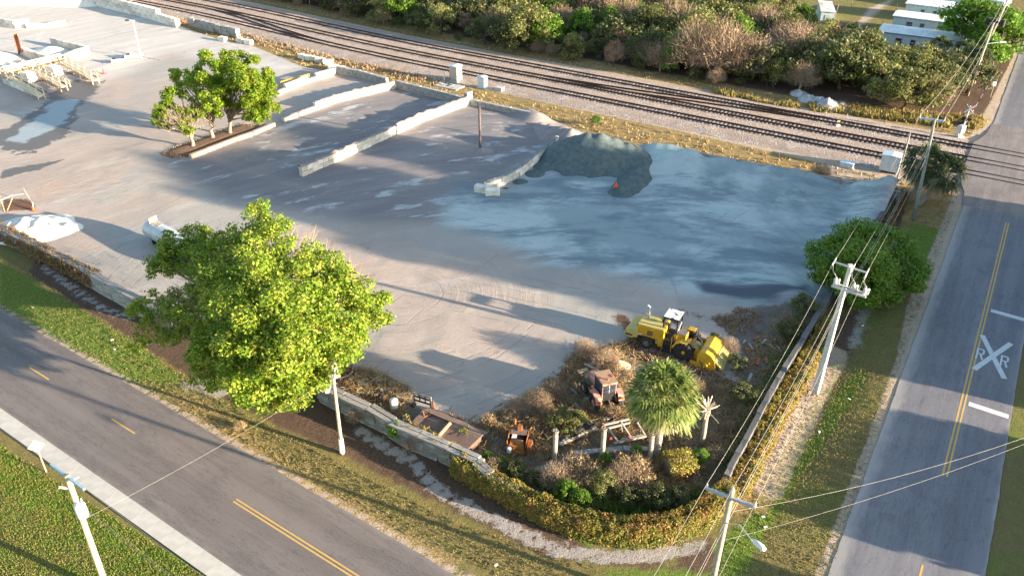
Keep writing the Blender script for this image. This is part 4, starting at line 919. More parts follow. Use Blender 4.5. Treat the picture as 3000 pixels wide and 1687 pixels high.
def palm_parts(t, H, rng, n=46, R0=1.6, lm=None, thatch=True, droop=1.0, r=.2):
    mb = MB(); top = Vector((0, 0, H)); mb.tube([(0, 0, -.1), (.05, 0, H*.35), (0, .04, H*.7), (0, 0, H)], lambda u: r*(1.25-.3*u), 8)
    for k in range(int(H/.22)):
        mb.lathe((0, 0, k*.22+.05), [(r*1.22, 0), (r*1.34, .09), (r*1.1, .16)], 8)
    mb.build('trunk', M_palmtrunk, t)
    def fans(n, elev, lm_, name, L0, seg=13, spread=1.25):
        Vs = []
        for i in range(n):
            az = 2*pi*i/n*2.39996*3+rng.random()*.4; el = elev[0]+(elev[1]-elev[0])*rng.random()
            pd = np.array([cos(az)*cos(el), sin(az)*cos(el), sin(el)]); pet = L0*(.55+.2*rng.random()); c0 = np.array([0, 0, H+.1])+pd*.1; c1 = c0+pd*pet+np.array([0, 0, -.1*droop*pet])
            sd = np.cross(pd, [0, 0, 1.0]); sd /= max(np.linalg.norm(sd), 1e-6); w_ = .03
            Vs.append([c0-sd*w_, c0+sd*w_, c1+sd*w_, c1-sd*w_])
            upv = np.cross(sd, pd)
            for k in range(seg):
                a = (k/(seg-1)-.5)*2*spread; dd = pd*cos(a)+sd*sin(a)+upv*(.12*rng.normal()); dd /= np.linalg.norm(dd)
                ln = L0*(.62-.16*abs(a)/spread)*(.85+.3*rng.random()); mid = c1+dd*ln*.6; tip = c1+dd*ln+np.array([0, 0, -droop*.42*ln*(.6+.8*rng.random())])
                wv = np.cross(dd, upv); wv = wv/max(np.linalg.norm(wv), 1e-6)*.06
                Vs.append([c1-wv*.5, c1+wv*.5, mid+wv, mid-wv]); Vs.append([mid-wv, mid+wv, tip+wv*.25, tip-wv*.25])
        V = np.array(Vs).reshape(-1, 3); npmesh(name, V, np.arange(len(V)).reshape(-1, 4), lm_, parent=t)
    fans(n, (-.75, 1.35), lm, 'crown', R0)
    if thatch: fans(int(n*.6), (-1.25, -.45), M_thatch, 'dead_fronds', R0*.85, 9, .8)
M_palmtrunk = mat('palm_trunk', (0.42, 0.36, 0.29), (0.28, 0.235, 0.19), 6, .95, bump=.5)
def place_bush(kind, x, y_, s=1.0, label=None, grp=None, sz=None, var=0, z=0.0):
    key = (kind, var)
    nm = {'olive': 'bush', 'dark': 'bush', 'brown': 'bare_shrub', 'rust': 'rusty_tree', 'green': 'leafy_tree', 'straw': 'grass_clump'}[kind]; cat = {'olive': 'bush', 'dark': 'bush', 'brown': 'shrub', 'rust': 'tree', 'green': 'tree', 'straw': 'dry plant'}[kind]
    p = W(x, y_) if not isinstance(x, Vector) else x
    p = Vector((p.x, p.y, z))
    if key not in PROTO:
        L, dens, size, lm, tw = proto_bush(kind, 100+var*7+len(kind)); rng = np.random.default_rng(len(PROTO)+40)
        t = tree_obj(nm, label, cat, p, L, dens, size, lm, M_barkd if kind != 'brown' else M_twig, [((0, 0, 0), (0, 0, L[0][2]*.5+.6), .12, .07)], rng, rag=.35, shell=.3, twigs=tw, branches=7)
        PROTO[key] = t
    else: t = copy_tree(PROTO[key], p, label=label)
    t.name = nm
    t.rotation_euler = (0, 0, R.uniform(0, 6.28)); t.scale = (s, s, (sz or s)*(R.uniform(.95, 1.25) if s > .6 and proj_x(p) < 2120 else 1))
    if grp: t['group'] = grp
    elif 'group' in t: del t['group']
    return t
def WT(a, c): p = TK(a, c); return Vector((p[0], p[1], 0))
adj = {'olive': 'olive bush', 'dark': 'dark green bush', 'brown': 'bare brown shrub', 'rust': 'rust coloured tree', 'green': 'bright green tree'}
LM = ((760, 'above the top left block rows'), (880, 'left of the bright green trees'), (1010, 'by the leftmost green tree'), (1130, 'opposite the silver cabinet'), (1250, 'opposite the small pale cabinet'), (1370, 'opposite the steel post bay'), (1480, 'left of the rust trees'), (1600, 'right of the rust trees'), (1720, 'opposite the dark gravel heap'), (1850, 'opposite the pale blue bank'), (1990, 'below the white shed'), (2110, 'behind the chalky heaps'), (2230, 'right of the chalky heaps'), (2340, 'below the mobile homes'), (9999, 'near the crossing signal'))
def where_th(p):
    x = proj_x(p); c = tk_across(p); lm = next(t for v, t in LM if x < v)
    return ('at the thicket front ' if c < 27 else 'in the thicket second row ' if c < 34 else 'midway into the thicket ' if c < 44 else 'at the thicket back ')+lm
KG = {'olive': 'olive bushes of the thicket beyond the tracks', 'dark': 'dark bushes of the thicket beyond the tracks', 'brown': 'bare brown shrubs of the thicket beyond the tracks', 'rust': 'rust coloured trees of the thicket', 'green': 'bright green trees beyond the tracks'}
def szw(s): return 'big ' if s > 1.25 else 'small ' if s < .98 else ''
def proj_xy(p):
    q = np.array(p, float)-np.array([0, 0, CAMH]); w = q@FWD; return (CX+FPX*(q@CXA)/w)/1.1646, (CY-FPX*(q@CYA)/w)/1.1646
def proj_x(p): return proj_xy(p)[0]
# surveyed large ones: kind, x, y(base), scale
big_spec = [('green', 1008, 62, 1.25), ('olive', 950, 60, 1.1), ('rust', 950, 20, .9), ('green', 1095, 30, 1.2), ('dark', 900, 45, 1.3), ('dark', 840, 25, 1.3), ('brown', 780, 12, 1.2), ('brown', 720, 0, 1.2), ('olive', 1110, 88, 1.3), ('brown', 1180, 60, 1.5), ('olive', 1210, 40, 1.9), ('brown', 1255, 100, 1.5), ('olive', 1330, 128, 1.9), ('dark', 1290, 130, 1.3),
 ('olive', 1300, 60, 2.1), ('brown', 1420, 100, 1.3), ('rust', 1360, -20, 1.5), ('rust', 1520, 55, 2.1), ('rust', 1470, -5, 1.8), ('brown', 1620, 40, 2.0), ('dark', 1400, 40, 1.7), ('dark', 1490, 105, 1.6), ('dark', 1560, 130, 1.7), ('dark', 1640, 165, 1.6), ('brown', 1700, 120, 1.8), ('brown', 1570, 70, 1.6), ('olive', 1720, 40, 1.8), ('olive', 1800, 20, 1.9),
 ('brown', 1660, 180, 1.3), ('brown', 1740, 190, 1.9), ('brown', 1810, 195, 2.0), ('brown', 1880, 200, 1.9), ('brown', 1960, 160, 1.7), ('brown', 2035, 150, 1.4), ('brown', 2085, 150, 1.5), ('dark', 1930, 215, 1.5), ('brown', 1990, 190, 2.0), ('dark', 2050, 210, 1.8), ('dark', 2110, 225, 1.7), ('dark', 2140, 190, 1.9), ('brown', 2010, 230, 1.2),
 ('olive', 2225, 262, 1.45), ('olive', 2270, 275, 1.5), ('olive', 2315, 280, 1.35), ('olive', 2190, 235, 1.5), ('olive', 2240, 225, 1.6), ('olive', 2290, 235, 1.6), ('olive', 2335, 245, 1.3), ('olive', 2255, 198, 1.3), ('olive', 2205, 185, 1.1), ('olive', 2310, 200, 1.4), ('brown', 2235, 172, .9), ('brown', 2290, 172, .8), ('brown', 2345, 270, 1.2), ('dark', 2365, 250, 1.4), ('dark', 2385, 225, 1.5), ('dark', 2430, 235, 1.4), ('green', 2440, 170, 1.2), ('green', 2405, 130, 1.9), ('green', 2445, 145, 1.9), ('green', 2495, 165, 1.9), ('green', 2535, 150, 1.5), ('green', 2465, 190, 1.3),
 ('olive', 1930, 80, 1.7), ('olive', 1850, 100, 1.4), ('green', 2010, 90, 1.0), ('olive', 1440, 150, 1.0), ('dark', 1220, 112, 1.2), ('dark', 1050, 82, 1.0)]
for i, (k, x, y_, s) in enumerate(big_spec):
    p = W(x, y_); place_bush(k, p, 0, s, szw(s)+'%s %s' % (adj[k], where_th(p)), KG[k], var=i % 2 if k in ('olive', 'brown', 'dark') else 0)
rr = random.Random(4)
row = 0
for c_ in np.arange(20.2, 70, 3.4):
    for a in np.arange(-150, 62, 4.2):
        pp = WT(a+rr.uniform(-1.5, 1.5), c_+rr.uniform(-1.4, 1.4)); X, Y = proj_xy(pp)
        if X < 640 or X > 2420 or Y < -60: continue
        if Y > 120+0.13*(X-1000)+42: pass
        # leave the homes and their lot clear
        if X > 1990 and Y < 140: continue
        if X > 2130 and Y < 175: continue
        if X > 2180: continue
        edge_y = 70+(X-1000)*.135
        if c_ < 22 and rr.random() < .2: continue
        if 1985 < X < 2140 and 200 < Y < 270 and c_ < 27: continue
        pr = {0: ('dark', .34), 1: ('olive', .26), 2: ('brown', .36), 3: ('green', .04)}
        u = rr.random(); k = 'dark' if u < .34 else 'olive' if u < .66 else 'brown' if u < .88 else 'rust' if u < .915 else 'green'
        if X < 900 and rr.random() < .5: k = 'brown'
        sc1 = rr.uniform(.65, 1.5)*(1.15 if c_ > 30 else .9 if c_ > 23 else .55); place_bush(k, pp, 0, sc1, szw(sc1)+'%s %s' % (adj[k], where_th(pp)), KG[k], var=rr.randrange(2))
print('THICKET', len([o for o in COL.objects if o.parent is None]))
# palms
def palm(label, loc, H, seed, n=40, R0=1.5, lm=None, lean=(0, 0), grp=None, thatch=True, r=.2, droop=1.0):
    rng = np.random.default_rng(seed); t = empty('palm_tree', loc, label, 'palm tree', grp); palm_parts(t, H, rng, n, R0, lm or M_palm, thatch, droop, r); t.rotation_euler = (lean[0], lean[1], 0); return t
palm('large cabbage palm with full round crown beside the pink tractor', W(1652, 1142), 5.5, 1, n=125, R0=2.2, droop=.75)
pp0 = palm('dark cabbage palm standing behind the leaning crossing poles', W(2293, 500), 4.6, 2, n=80, R0=2.3, lm=M_palmd, lean=(0, .1), thatch=True)
palm('leaning cabbage palm right of the pale crossing poles', W(2312, 515), 4.4, 3, n=80, R0=2.3, lm=M_palmd, lean=(-.1, .5))
pq = palm('cabbage palm at the thicket edge left of the nearest mobile home', W(2130, 150), 4.6, 4, n=60, R0=2.0, lm=M_palmd)
for (x, y_, s, lb) in ((1930, 130, 1.0, 'cabbage palm among brown shrubs below the white shed'), (1880, 60, .95, 'pale cabbage palm left of the white shed'), (1960, 40, 1.1, 'cabbage palm near the top edge left of the white shed'), (1975, 60, 1.0, 'second cabbage palm in the pair left of the white shed'), (1850, 90, .8, 'small cabbage palm in the brown thicket'), (2345, 190, 1.0, 'cabbage palm right of the olive bush group'), (2410, 200, 1.0, 'cabbage palm under the bright green roadside tree'), (2450, 210, .9, 'rightmost thicket palm near the crossing signal'), (1490, 60, .8, 'palm at the thicket centre beside the rust tree')):
    copy_tree(pq, W(x, y_), R.uniform(0, 6), s, lb)
# saw palmettos: low fans
rng = np.random.default_rng(77); sp = empty('palmetto', W(1560, 92), 'saw palmetto fans in the dark part of the thicket', 'palmetto', 'saw palmettos in the thicket'); palm_parts(sp, .6, rng, 26, 1.3, M_palm, False, .5, .12)
for (x, y_) in ((1600, 80), (1620, 105), (1590, 115), (1640, 95), (1540, 110), (1470, 90), (1450, 110), (1350, 80), (1400, 75), (1660, 75), (1575, 100)): copy_tree(sp, W(x, y_), R.uniform(0, 6), R.uniform(1.2, 1.9), '%s saw palmetto %s' % (('tall', 'low')[y_ > 95], where_th(W(x, y_))))
# ---- hedges: thick band of leaves around a path
def hedge(label, pts, half, h, m, rng, dens=170, size=.16, prof=None, name='hedge', base_h=0.0, group=None, lumpy=.25):
    pts = [Vector((p[0], p[1], 0)) for p in pts]
    for _ in range(2):
        if len(pts) > 2: pts = [pts[0]]+[q for a_, b_ in zip(pts[:-1], pts[1:]) for q in (a_.lerp(b_, .25), a_.lerp(b_, .75))]+[pts[-1]]
    L = path_len(pts); n = int(L*dens*(half+h)); t = empty(name, pts[0], label, 'hedge', group)
    S = rng.random(n)*L; C = np.zeros((n, 3)); N = np.zeros((n, 3)); acc = [0]
    for i in range(len(pts)-1): acc.append(acc[-1]+(pts[i+1]-pts[i]).length)
    acc = np.array(acc); seg = np.clip(np.searchsorted(acc, S)-1, 0, len(pts)-2)
    A = np.array([p[:2] for p in pts]); a = A[seg]; b_ = A[seg+1]; tt = ((S-acc[seg])/(acc[seg+1]-acc[seg]))[:, None]; base = a+(b_-a)*tt; d = unit(b_-a); nr = np.column_stack([-d[:, 1], d[:, 0]])
    th = rng.random(n)*pi; lump = 1+lumpy*np.array([mnoise.noise((a_*.9, b_*1.3, 2.0))*.9+mnoise.noise((a_*2.6, b_*2.0, 7.0))*.8 for a_, b_ in zip(S, th)])
    rad = (.62+.38*rng.random(n)**.7)*lump; sq = lambda v: np.sign(v)*np.abs(v)**.6
    off = sq(np.cos(th))*half*rad; zz = base_h+np.abs(np.sin(th))**.6*h*rad+rng.random(n)*.1
    C[:, :2] = base+nr*off[:, None]; C[:, 2] = zz; N[:, :2] = nr*np.cos(th)[:, None]; N[:, 2] = np.sin(th)
    N = unit(N+rng.normal(size=N.shape)*.7); C -= np.array(t.location)
    V, F = quads(C, N, size*(.6+.8*rng.random(n)), 1.2, rng); k = n//4
    npmesh('foliage', V, F, m, parent=t)
    core = MB()
    for i in range(len(pts)-1):
        core.beam((pts[i].x, pts[i].y, h*.33), (pts[i+1].x, pts[i+1].y, h*.33), half*1.0, h*.6)
    core.build('stems', M_barkd, t, world=True)
    return t
rng = np.random.default_rng(9)
hedge('autumn coloured hedge sweeping round the planted corner outside the wall', HC, .9, 1.6, M_hedge, rng, dens=900, size=.105, lumpy=.16)
hedge('green skirt of the curved hedge facing the gravel path', [W(x, y_, .1) for x, y_ in HOUT[2:9]], .35, .75, M_hedgeg, rng, dens=330, size=.14)
hedge('orange tinted hedge along the side wall towards the concrete pole', Wl([(1850, 1245), (1890, 1160), (1935, 1075), (1990, 985), (2035, 905), (2085, 820)], .2), .85, .95, M_hedge, rng, dens=420, size=.12, lumpy=.5)
hedge('thin straggling hedge against the front wall below the capstones', Wl([(900, 1042), (1000, 1084), (1060, 1112), (1130, 1150)], .2), .5, 1.15, M_brown, rng, dens=230, size=.13, lumpy=.6)
hedge('sparse orange growth climbing the front wall below the steel tank', Wl([(1010, 1088), (1065, 1116), (1130, 1152), (1190, 1182)], .2), .6, 1.45, M_hedge, rng, dens=190, size=.12, lumpy=.6)
hedge('dull brown green hedge on the left perimeter wall', Wl([(-60, 560), (0, 590), (60, 618), (130, 655), (200, 690), (245, 715)], .5), .75, 1.75, M_hedged, rng, dens=230, size=.16)
hedge('dark overgrown bank at the far corner of the blue gravel bay', Wl([(2262, 492), (2240, 540), (2215, 580), (2175, 640)], .2), 1.0, 1.3, M_hedged, rng, dens=170, size=.17)
# ---- planted corner: bushes
cl = [('straw', 1345, 1205, .45, 'small orange brown bush at the left end of the garden wall'), ('brown', 1400, 1225, .5, 'grey bare shrub left of the planted bed'), ('straw', 1440, 1195, .75, 'dry tawny bush by the first palm stump'), ('straw', 1480, 1215, .7, 'rounded tawny bush in the planted bed'), ('straw', 1440, 1240, .6, 'low straw coloured bush below the tawny ones'),
 ('straw', 1590, 1205, .85, 'tall tawny bush between two palm stumps'), ('straw', 1610, 1235, .65, 'dead drooping bush in the planted bed'), ('brown', 1560, 1225, .5, 'grey twiggy shrub in the planted bed centre'), ('green', 1425, 1258, .32, 'bright green shrub in the planted bed beside the hedge'), ('green', 1460, 1275, .28, 'second bright green shrub beside the hedge'), ('green', 1380, 1090, .01, None),
 ('olive', 1520, 1240, .45, 'olive shrub below the second palm stump'), ('green', 1520, 1170, .22, 'small green plant at the foot of the second palm stump'), ('green', 1600, 1150, .2, 'green sprig on the tall tawny bush'), ('straw', 1795, 1155, .5, 'pale orange bush beside the side wall'), ('straw', 1775, 1180, .4, 'small pale bush below the orange one by the side wall'),
 ('green', 1760, 1165, .25, 'green shrub below the dead palm'), ('dark', 1650, 1270, .4, 'dark green plant at the inner foot of the hedge'), ('dark', 1700, 1270, .38, 'dark plant near the right inner foot of the hedge'), ('dark', 1580, 1265, .35, 'dark plant at the centre inner foot of the hedge'), ('green', 1255, 1185, .22, 'green plant beside the rusty plate tank'), ('dark', 1290, 1200, .35, 'dark green plant left of the rusty engine'), ('dark', 1325, 1215, .3, 'dark plant below the rusty engine'), ('green', 1225, 1165, .2, 'bright sprig at the tank corner'),
 ('olive', 1418, 1085, .5, 'green bush left of the timber frame'), ('olive', 1450, 1080, .38, 'light green bush beside the timber frame'), ('straw', 1560, 960, .75, 'tall straw clump between tractor and palm'), ('brown', 1520, 930, .5, 'brown bramble above the tractor'), ('brown', 1470, 900, .45, 'reddish bramble in the yard edge'), ('straw', 1540, 905, .5, 'tan bush above the tractor near the machine'), ('brown', 1350, 1030, .5, 'grey bramble patch left of the green bush'), ('brown', 1300, 1050, .45, 'grey bramble above the rusty engine'), ('brown', 1390, 1000, .45, 'grey bramble left of the tractor'),
 ('straw', 1230, 1060, .35, 'straw tuft beside the rusty plate tank'), ('brown', 1240, 1195, .35, 'bare shrub right of the tank corner'), ('straw', 1500, 1030, .4, 'straw tuft growing behind the tractor'), ('straw', 1540, 1040, .4, 'dry weeds behind the tractor right wheel'), ('green', 1000, 1105, .32, 'bright green shrub on the front wall hedge'), ('brown', 900, 1060, .35, 'bare bush against the front wall'), ('brown', 1040, 1130, .3, 'bare twiggy bush on the front wall'), ('olive', 1165, 1110, .3, 'grey green bush between tank and wall'),
 ('straw', 605, 1078, .28, 'dry tumbleweed bush on the grass verge by the front road'), ('brown', 2060, 452, .55, 'bare brown shrub on the rail side of the blue gravel bank'), ('green', 1497, 318, .3, 'small green bush behind the gravel heap'), ('olive', 2190, 640, .5, 'scrub beside the round dark tree'),
 ('brown', 1830, 890, .4, 'dark scrub inside the side wall'), ('dark', 1850, 930, .35, 'dark green scrub inside the side wall, middle'), ('dark', 1800, 870, .3, 'green scrub right of the yellow machine'), ('dark', 1870, 1010, .4, 'dark green scrub inside the side wall, lower'), ('dark', 1985, 850, .45, 'dark scrub at the foot of the side wall'), ('dark', 2020, 790, .5, 'dark scrub where the side wall meets the round tree'), ('straw', 1790, 1040, .4, 'tall dry weeds left of the side wall'), ('straw', 1830, 1080, .35, 'dry weeds beside the side wall near the dead palm'), ('brown', 1740, 990, .4, 'brown scrub above the dead palm')]
for (k, x, y_, s, lb) in cl:
    if lb: place_bush(k, x, y_, s, lb, var=0)
# clipped brown box hedge
t = hedge('square clipped rust brown shrub in the planted bed', Wl([(1672, 1190), (1740, 1178)], .1), 1.15, 1.65, M_hedge, rng, dens=300, size=.12, name='clipped_shrub', lumpy=.05); t['category'] = 'shrub'
# palm stumps
def stump(label, x, y_, H, dead=False):
    t = empty('palm_stump', W(x, y_), label, 'palm stump', 'bare palm trunks in the planted corner'); mb = MB(); lean = R.uniform(-.1, .1)
    mb.tube([(0, 0, -.1), (lean, 0, H*.4), (lean*.5, .05, H*.8), (0, 0, H)], lambda u: .19-.03*u+.02*sin(u*30), 9)
    mb.build('trunk', M_palmtrunk, t, smooth=True)
    if dead:
        mb = MB()
        for k in range(26):
            az = R.uniform(0, 6.28); el = R.uniform(-.4, 1.4); L_ = R.uniform(.8, 1.35); d = Vector((cos(az)*cos(el), sin(az)*cos(el), sin(el))); mb.cyl((0, 0, H-.15), Vector((0, 0, H-.1))+d*L_, .055, .03, 4)
        mb.build('frond_stub', mat('dead_frond_stub', (0.62, 0.54, 0.43), (0.45, 0.38, 0.3)), t)
        mb = MB(); mb.lathe((0, 0, H-.9), [(.17, 0), (.3, .45), (.26, .9)], 10); mb.build('boot_collar', M_thatch, t)
    else:
        MB().lathe((0, 0, H-.25), [(.17, 0), (.22, .12), (.2, .27), (.1, .22)], 9).build('cut_top', M_thatch if 0 else M_bark, t)
stump('left bare palm trunk with a hollow top', 1395, 1170, 3.3); stump('second bare palm trunk with a frayed brown top', 1513, 1166, 3.4); stump('bare palm trunk in front of the big cabbage palm', 1632, 1164, 2.7); stump('dead palm with a starburst of frond stubs', 1763, 1122, 3.6, True)
# ---- off to the right of the road: unseen windbreak trees and hedges, sized to the shade crossing the yard
e_s = np.array([cos(SHADOW), sin(SHADOW)]); n_s = np.array([e_s[1], -e_s[0]]); n_s = n_s if n_s@np.array([30, 74]) > 0 else -n_s
def SU(s_, u): q = n_s*s_+e_s*u; return Vector((q[0], q[1], 0))
rng = np.random.default_rng(31)
L = lobed_crown(rng, 5.0, 5.0, 9.5, 12.0, 95, 1.9, -1.0, .2); wt = tree_obj('windbreak_tree', 'tall dense tree across the side road, outside the yard', 'tree', SU(67.5, -52), L, 16, .5, M_round, M_barkd, [((0, 0, 0), (0, 0, 12), .4, .2)], rng, group='windbreak trees across the side road', rag=.15, shell=.0, branches=10)
ws = [(67.5, -52, 1), (72.0, -47, 1.03), (76.8, -51, 1.02), (79.0, -46, .93), (87.8, -50, .95), (90.0, -46, .98), (96.5, -50, .70)]
for i_, (s_, u, k) in enumerate(ws[1:]): copy_tree(wt, SU(s_, u), R.uniform(0, 6), k, 'windbreak tree across the side road, %s counted away from the viewer' % ('second', 'third', 'fourth', 'fifth', 'sixth', 'seventh', 'eighth')[i_])
# low thick hedge row closer to the road
hp = [SU(38.5, -26), SU(57, -34.5)]
hedge('tall clipped hedge on the far side of the side road', [SU(42.9, -27), SU(57.4, -32.8)], 1.3, 4.4, M_round, rng, dens=90, size=.4, lumpy=.05)
hedge('second clipped hedge beyond the side road nearer the viewer', [SU(24, -20), SU(38.0, -25)], 1.3, 4.3, M_round, rng, dens=90, size=.4, lumpy=.05)
hedge('unseen tall hedge added to fill out the shade under the windbreak trees', [SU(62.2, -40), SU(80, -43), SU(103.5, -40)], 1.6, 8.0, M_round, rng, dens=60, size=.5, lumpy=.05)  # added out of view so the windbreak shade reaches lower across the road
# ---- verge tufts so the grass has relief
def tufts(label, name, pts, m, h, w, rng, blades=3):
    n = len(pts)*blades; B = np.repeat(pts, blades, axis=0)+np.column_stack([rng.normal(0, w, (n, 2)), np.zeros(n)]); D = rng.normal(size=(n, 3))*.5; D[:, 2] = 1; D = unit(D); S = unit(np.column_stack([rng.normal(size=(n, 2)), np.zeros(n)]))*w*.55
    hh = (h*(.4+rng.random(n)))[:, None]; V = np.stack([B-S, B+S, B+D*hh], 1).reshape(-1, 3)
    return tag(npmesh(name, V, np.arange(3*n).reshape(n, 3), m), label, None, None, 'stuff')
def scatter(polys, n, rng):
    out = []
    for poly, k in polys:
        a = poly.min(0); b_ = poly.max(0); q = a+(b_-a)*rng.random((k*2, 2)); q = q[sdf(q, poly) < 0][:k]; out.append(q)
    q = np.concatenate(out); return np.column_stack([q, np.zeros(len(q))])
M_gr = leaf_mat('verge_grass', (0.19, 0.24, 0.04), (0.44, 0.36, 0.12), (0.19, 0.3, 0.04), .5)
gq = scatter([(wp([(0, 640), (330, 850), (560, 1000), (860, 1160), (1200, 1330), (1500, 1430), (1500, 1490), (1250, 1449), (1000, 1330), (330, 955), (0, 780)]), 26000), (wp([(0, 1120), (560, 1480), (-300, 1480)]), 14000), (wp([(1850, 1330), (2110, 900), (2300, 540), (2400, 530), (2250, 960), (2080, 1470), (1780, 1470)]), 22000)], 0, rng)
M_gr2 = leaf_mat('dry_verge_grass', (0.24, 0.2, 0.07), (0.42, 0.33, 0.14), (0.2, 0.24, 0.05), .45)
isl_ = ((gq[:, :2]-r1c)@n1 > 0) & ~(((gq[:, :2]-r2c)@n2 > -13.5) & ((gq[:, :2]-r2c)@n2 < -9.2))
tufts('short green grass of the lawn and side road verge', 'verge_grass', gq[~isl_], M_gr, .09, .07, rng); tufts('short dry grass of the front road verge', 'dry_verge_grass', gq[isl_], M_gr2, .09, .07, rng)
def tk_ac(q): return (q[:, :2]-tbase)@ntk-ktrk((q[:, :2]-tbase)@dt)
sq_ = scatter([(TKP((-150, -7.5), (68, -7.5), (66, -15), (-10, -17), (-150, -18)), 3000), (TKP((-150, -5), (68, -5.5), (68, -12), (-150, -12)), 11000), (TKP((-130, 16), (62, 16), (60, 20), (-130, 20)), 6000)], 0, rng)
sq_ = sq_[(sdf(sq_[:, :2], YARD) > .3) & (np.abs((sq_[:, :2]-r2c)@n2+.4) > 5.6) & ((tk_ac(sq_) < -4.2) | (tk_ac(sq_) > 15.5))]
tufts('dry straw grass along the railway', 'dry_grass', sq_, M_straw, .32, .18, rng, 4)
M_weed = leaf_mat('dead_weeds', (0.24, 0.17, 0.11), (0.45, 0.33, 0.2), (0.3, 0.17, 0.1), .35)
bk_ = scatter([(TKP((-120, -3.0), (-55, -3.4), (-40, -4.2), (-40, -6.5), (-60, -6.5), (-120, -6.2)), 2600)], 0, rng); tufts('dark dead brush along the bank beside the block rows', 'bank_brush', bk_[sdf(bk_[:, :2], YARD) > .3], M_weed, .5, .25, rng, 5)
yq0 = scatter([(wp([(1950, 262), (2100, 262), (2330, 290), (2480, 300), (2450, 330), (2280, 308), (2100, 285), (1980, 275), (1800, 240), (1800, 225)]), 3500)], 0, rng)
yq = yq0[vnoise(yq0[:, :2], .3, 9) > -.12]
tufts('yellow green tall grass at the thicket foot', 'tall_grass', yq, M_yelg, .7, .3, rng, 5)
wq = scatter([(wp([(830, 915), (930, 930), (1040, 1000), (1200, 1065), (1290, 1020), (1400, 950), (1440, 890), (1570, 860), (1600, 800), (1700, 790), (1720, 900), (1850, 960), (1860, 860), (1790, 800), (1900, 760), (2064, 780), (1951, 980), (1820, 1225), (1760, 1300), (1620, 1330), (1340, 1225), (1088, 1120), (820, 980)]), 5200)], 0, rng)
wq = wq[(vnoise(wq[:, :2], .22, 3) > .02)]
tufts('tangled dead weeds in the overgrown corner', 'dead_weeds', wq, M_weed, .34, .16, rng, 7)
bq = scatter([(wp([(1190, 1065), (1290, 1020), (1400, 950), (1440, 890), (1570, 860), (1600, 900), (1580, 1000), (1850, 960), (1951, 980), (1820, 1225), (1760, 1290), (1620, 1300), (1380, 1240), (1200, 1150)]), 5200), (wp([(830, 915), (930, 930), (1040, 985), (1010, 1050), (900, 1010)]), 900), (wp([(1950, 780), (2064, 780), (1900, 1060), (1840, 1000)]), 900)], 0, rng)
def brush(q, m, name, label, L, w):
    n = len(q)*3; C = np.repeat(q, 3, axis=0)+np.column_stack([rng.normal(0, .3, (n, 2)), np.abs(rng.normal(0, .22, n))+.05]); D = rng.normal(size=(n, 3)); D[:, 2] = np.abs(D[:, 2])*.7; D = unit(D); S = unit(np.cross(D, rng.normal(size=(n, 3))))*w*.5; ln = (L*(.4+rng.random(n)))[:, None]
    V = np.stack([C-D*ln*.5-S, C-D*ln*.5+S, C+D*ln*.5+S*.4, C+D*ln*.5-S*.4], 1).reshape(-1, 3); tag(npmesh(name, V, np.arange(4*n).reshape(n, 4), m), label, None, None, 'stuff')
brush(bq, M_straw, 'dead_brush', 'tangle of dry stems over the scrap corner', .7, .035)
gq2 = scatter([(wp([(1330, 1200), (1500, 1250), (1640, 1260), (1760, 1230), (1770, 1270), (1620, 1300), (1400, 1262)]), 1400), (wp([(1180, 1150), (1300, 1170), (1330, 1215), (1250, 1200)]), 500), (wp([(2000, 790), (2064, 780), (1840, 1190), (1800, 1180)]), 1500)], 0, rng); tufts('green weeds at the foot of the hedge and side wall', 'green_weeds', gq2, M_round, .4, .18, rng, 5)
ig = scatter([(isl, 900)], 0, rng); tufts('dry weeds on the tree island', 'island_weeds', ig, M_weed, .3, .2, rng, 3)

# tell same-labelled thicket plants apart by their order from left to right
by = {}
for o in COL.objects:
    if o.parent is None and 'label' in o and (o.get('group', '') in KG.values() or 'palmetto' in o.name): by.setdefault(o['label'], []).append(o)
ORD = ['first', 'second', 'third', 'fourth', 'fifth', 'sixth', 'seventh', 'eighth', 'ninth', 'tenth']
for lb, os_ in by.items():
    if len(os_) > 1:
        os_.sort(key=lambda o: proj_x(o.location))
        for k, o in enumerate(os_[:10]): o['label'] = (('left ' if k == 0 else 'right ')+lb) if len(os_) == 2 else (ORD[k]+' '+lb)
# ================================================================= POLES AND WIRES
M_wood = mat('weathered_pole_wood', (0.42, 0.36, 0.27), (0.3, 0.26, 0.2), 4, .9, bump=.3, c3=(0.2, 0.17, 0.13))
M_woodg = mat('greenish_pole_wood', (0.24, 0.25, 0.22), (0.17, 0.17, 0.15), 4, .9)
M_conc = mat('pole_concrete', (0.55, 0.55, 0.52), (0.44, 0.44, 0.42), 3, .85)
M_gal = mat('galvanised_steel', (0.5, 0.54, 0.58), (0.42, 0.45, 0.5), 5, .45, .6)
M_wire = mat('aluminium_wire', (0.4, 0.37, 0.33), (0.3, 0.28, 0.25), 2, .6, .2)
M_dark = mat('black_metal', (0.025, 0.025, 0.028), (0.04, 0.04, 0.045), 5, .5, .3)
M_wp = mat('white_paint', (0.75, 0.75, 0.73), (0.62, 0.62, 0.6), 3, .6, c3=(0.45, 0.43, 0.4))
M_ins = mat('porcelain', (0.55, 0.53, 0.5), (0.45, 0.42, 0.4), 3, .35)
def lean_pole(top, h, other):
    T = W(*top, h); best = None
    for k in range(0, 400):
        z = h*k/400; q = W(*other, z); d = (q.xy-T.xy).length
        if best is None or d < best[0]: best = (d, z, q)
    d, z, q = best; dirv = (q-T)/(h-z) if h-z > .5 else Vector((0, 0, -1))
    return T+dirv*h, T
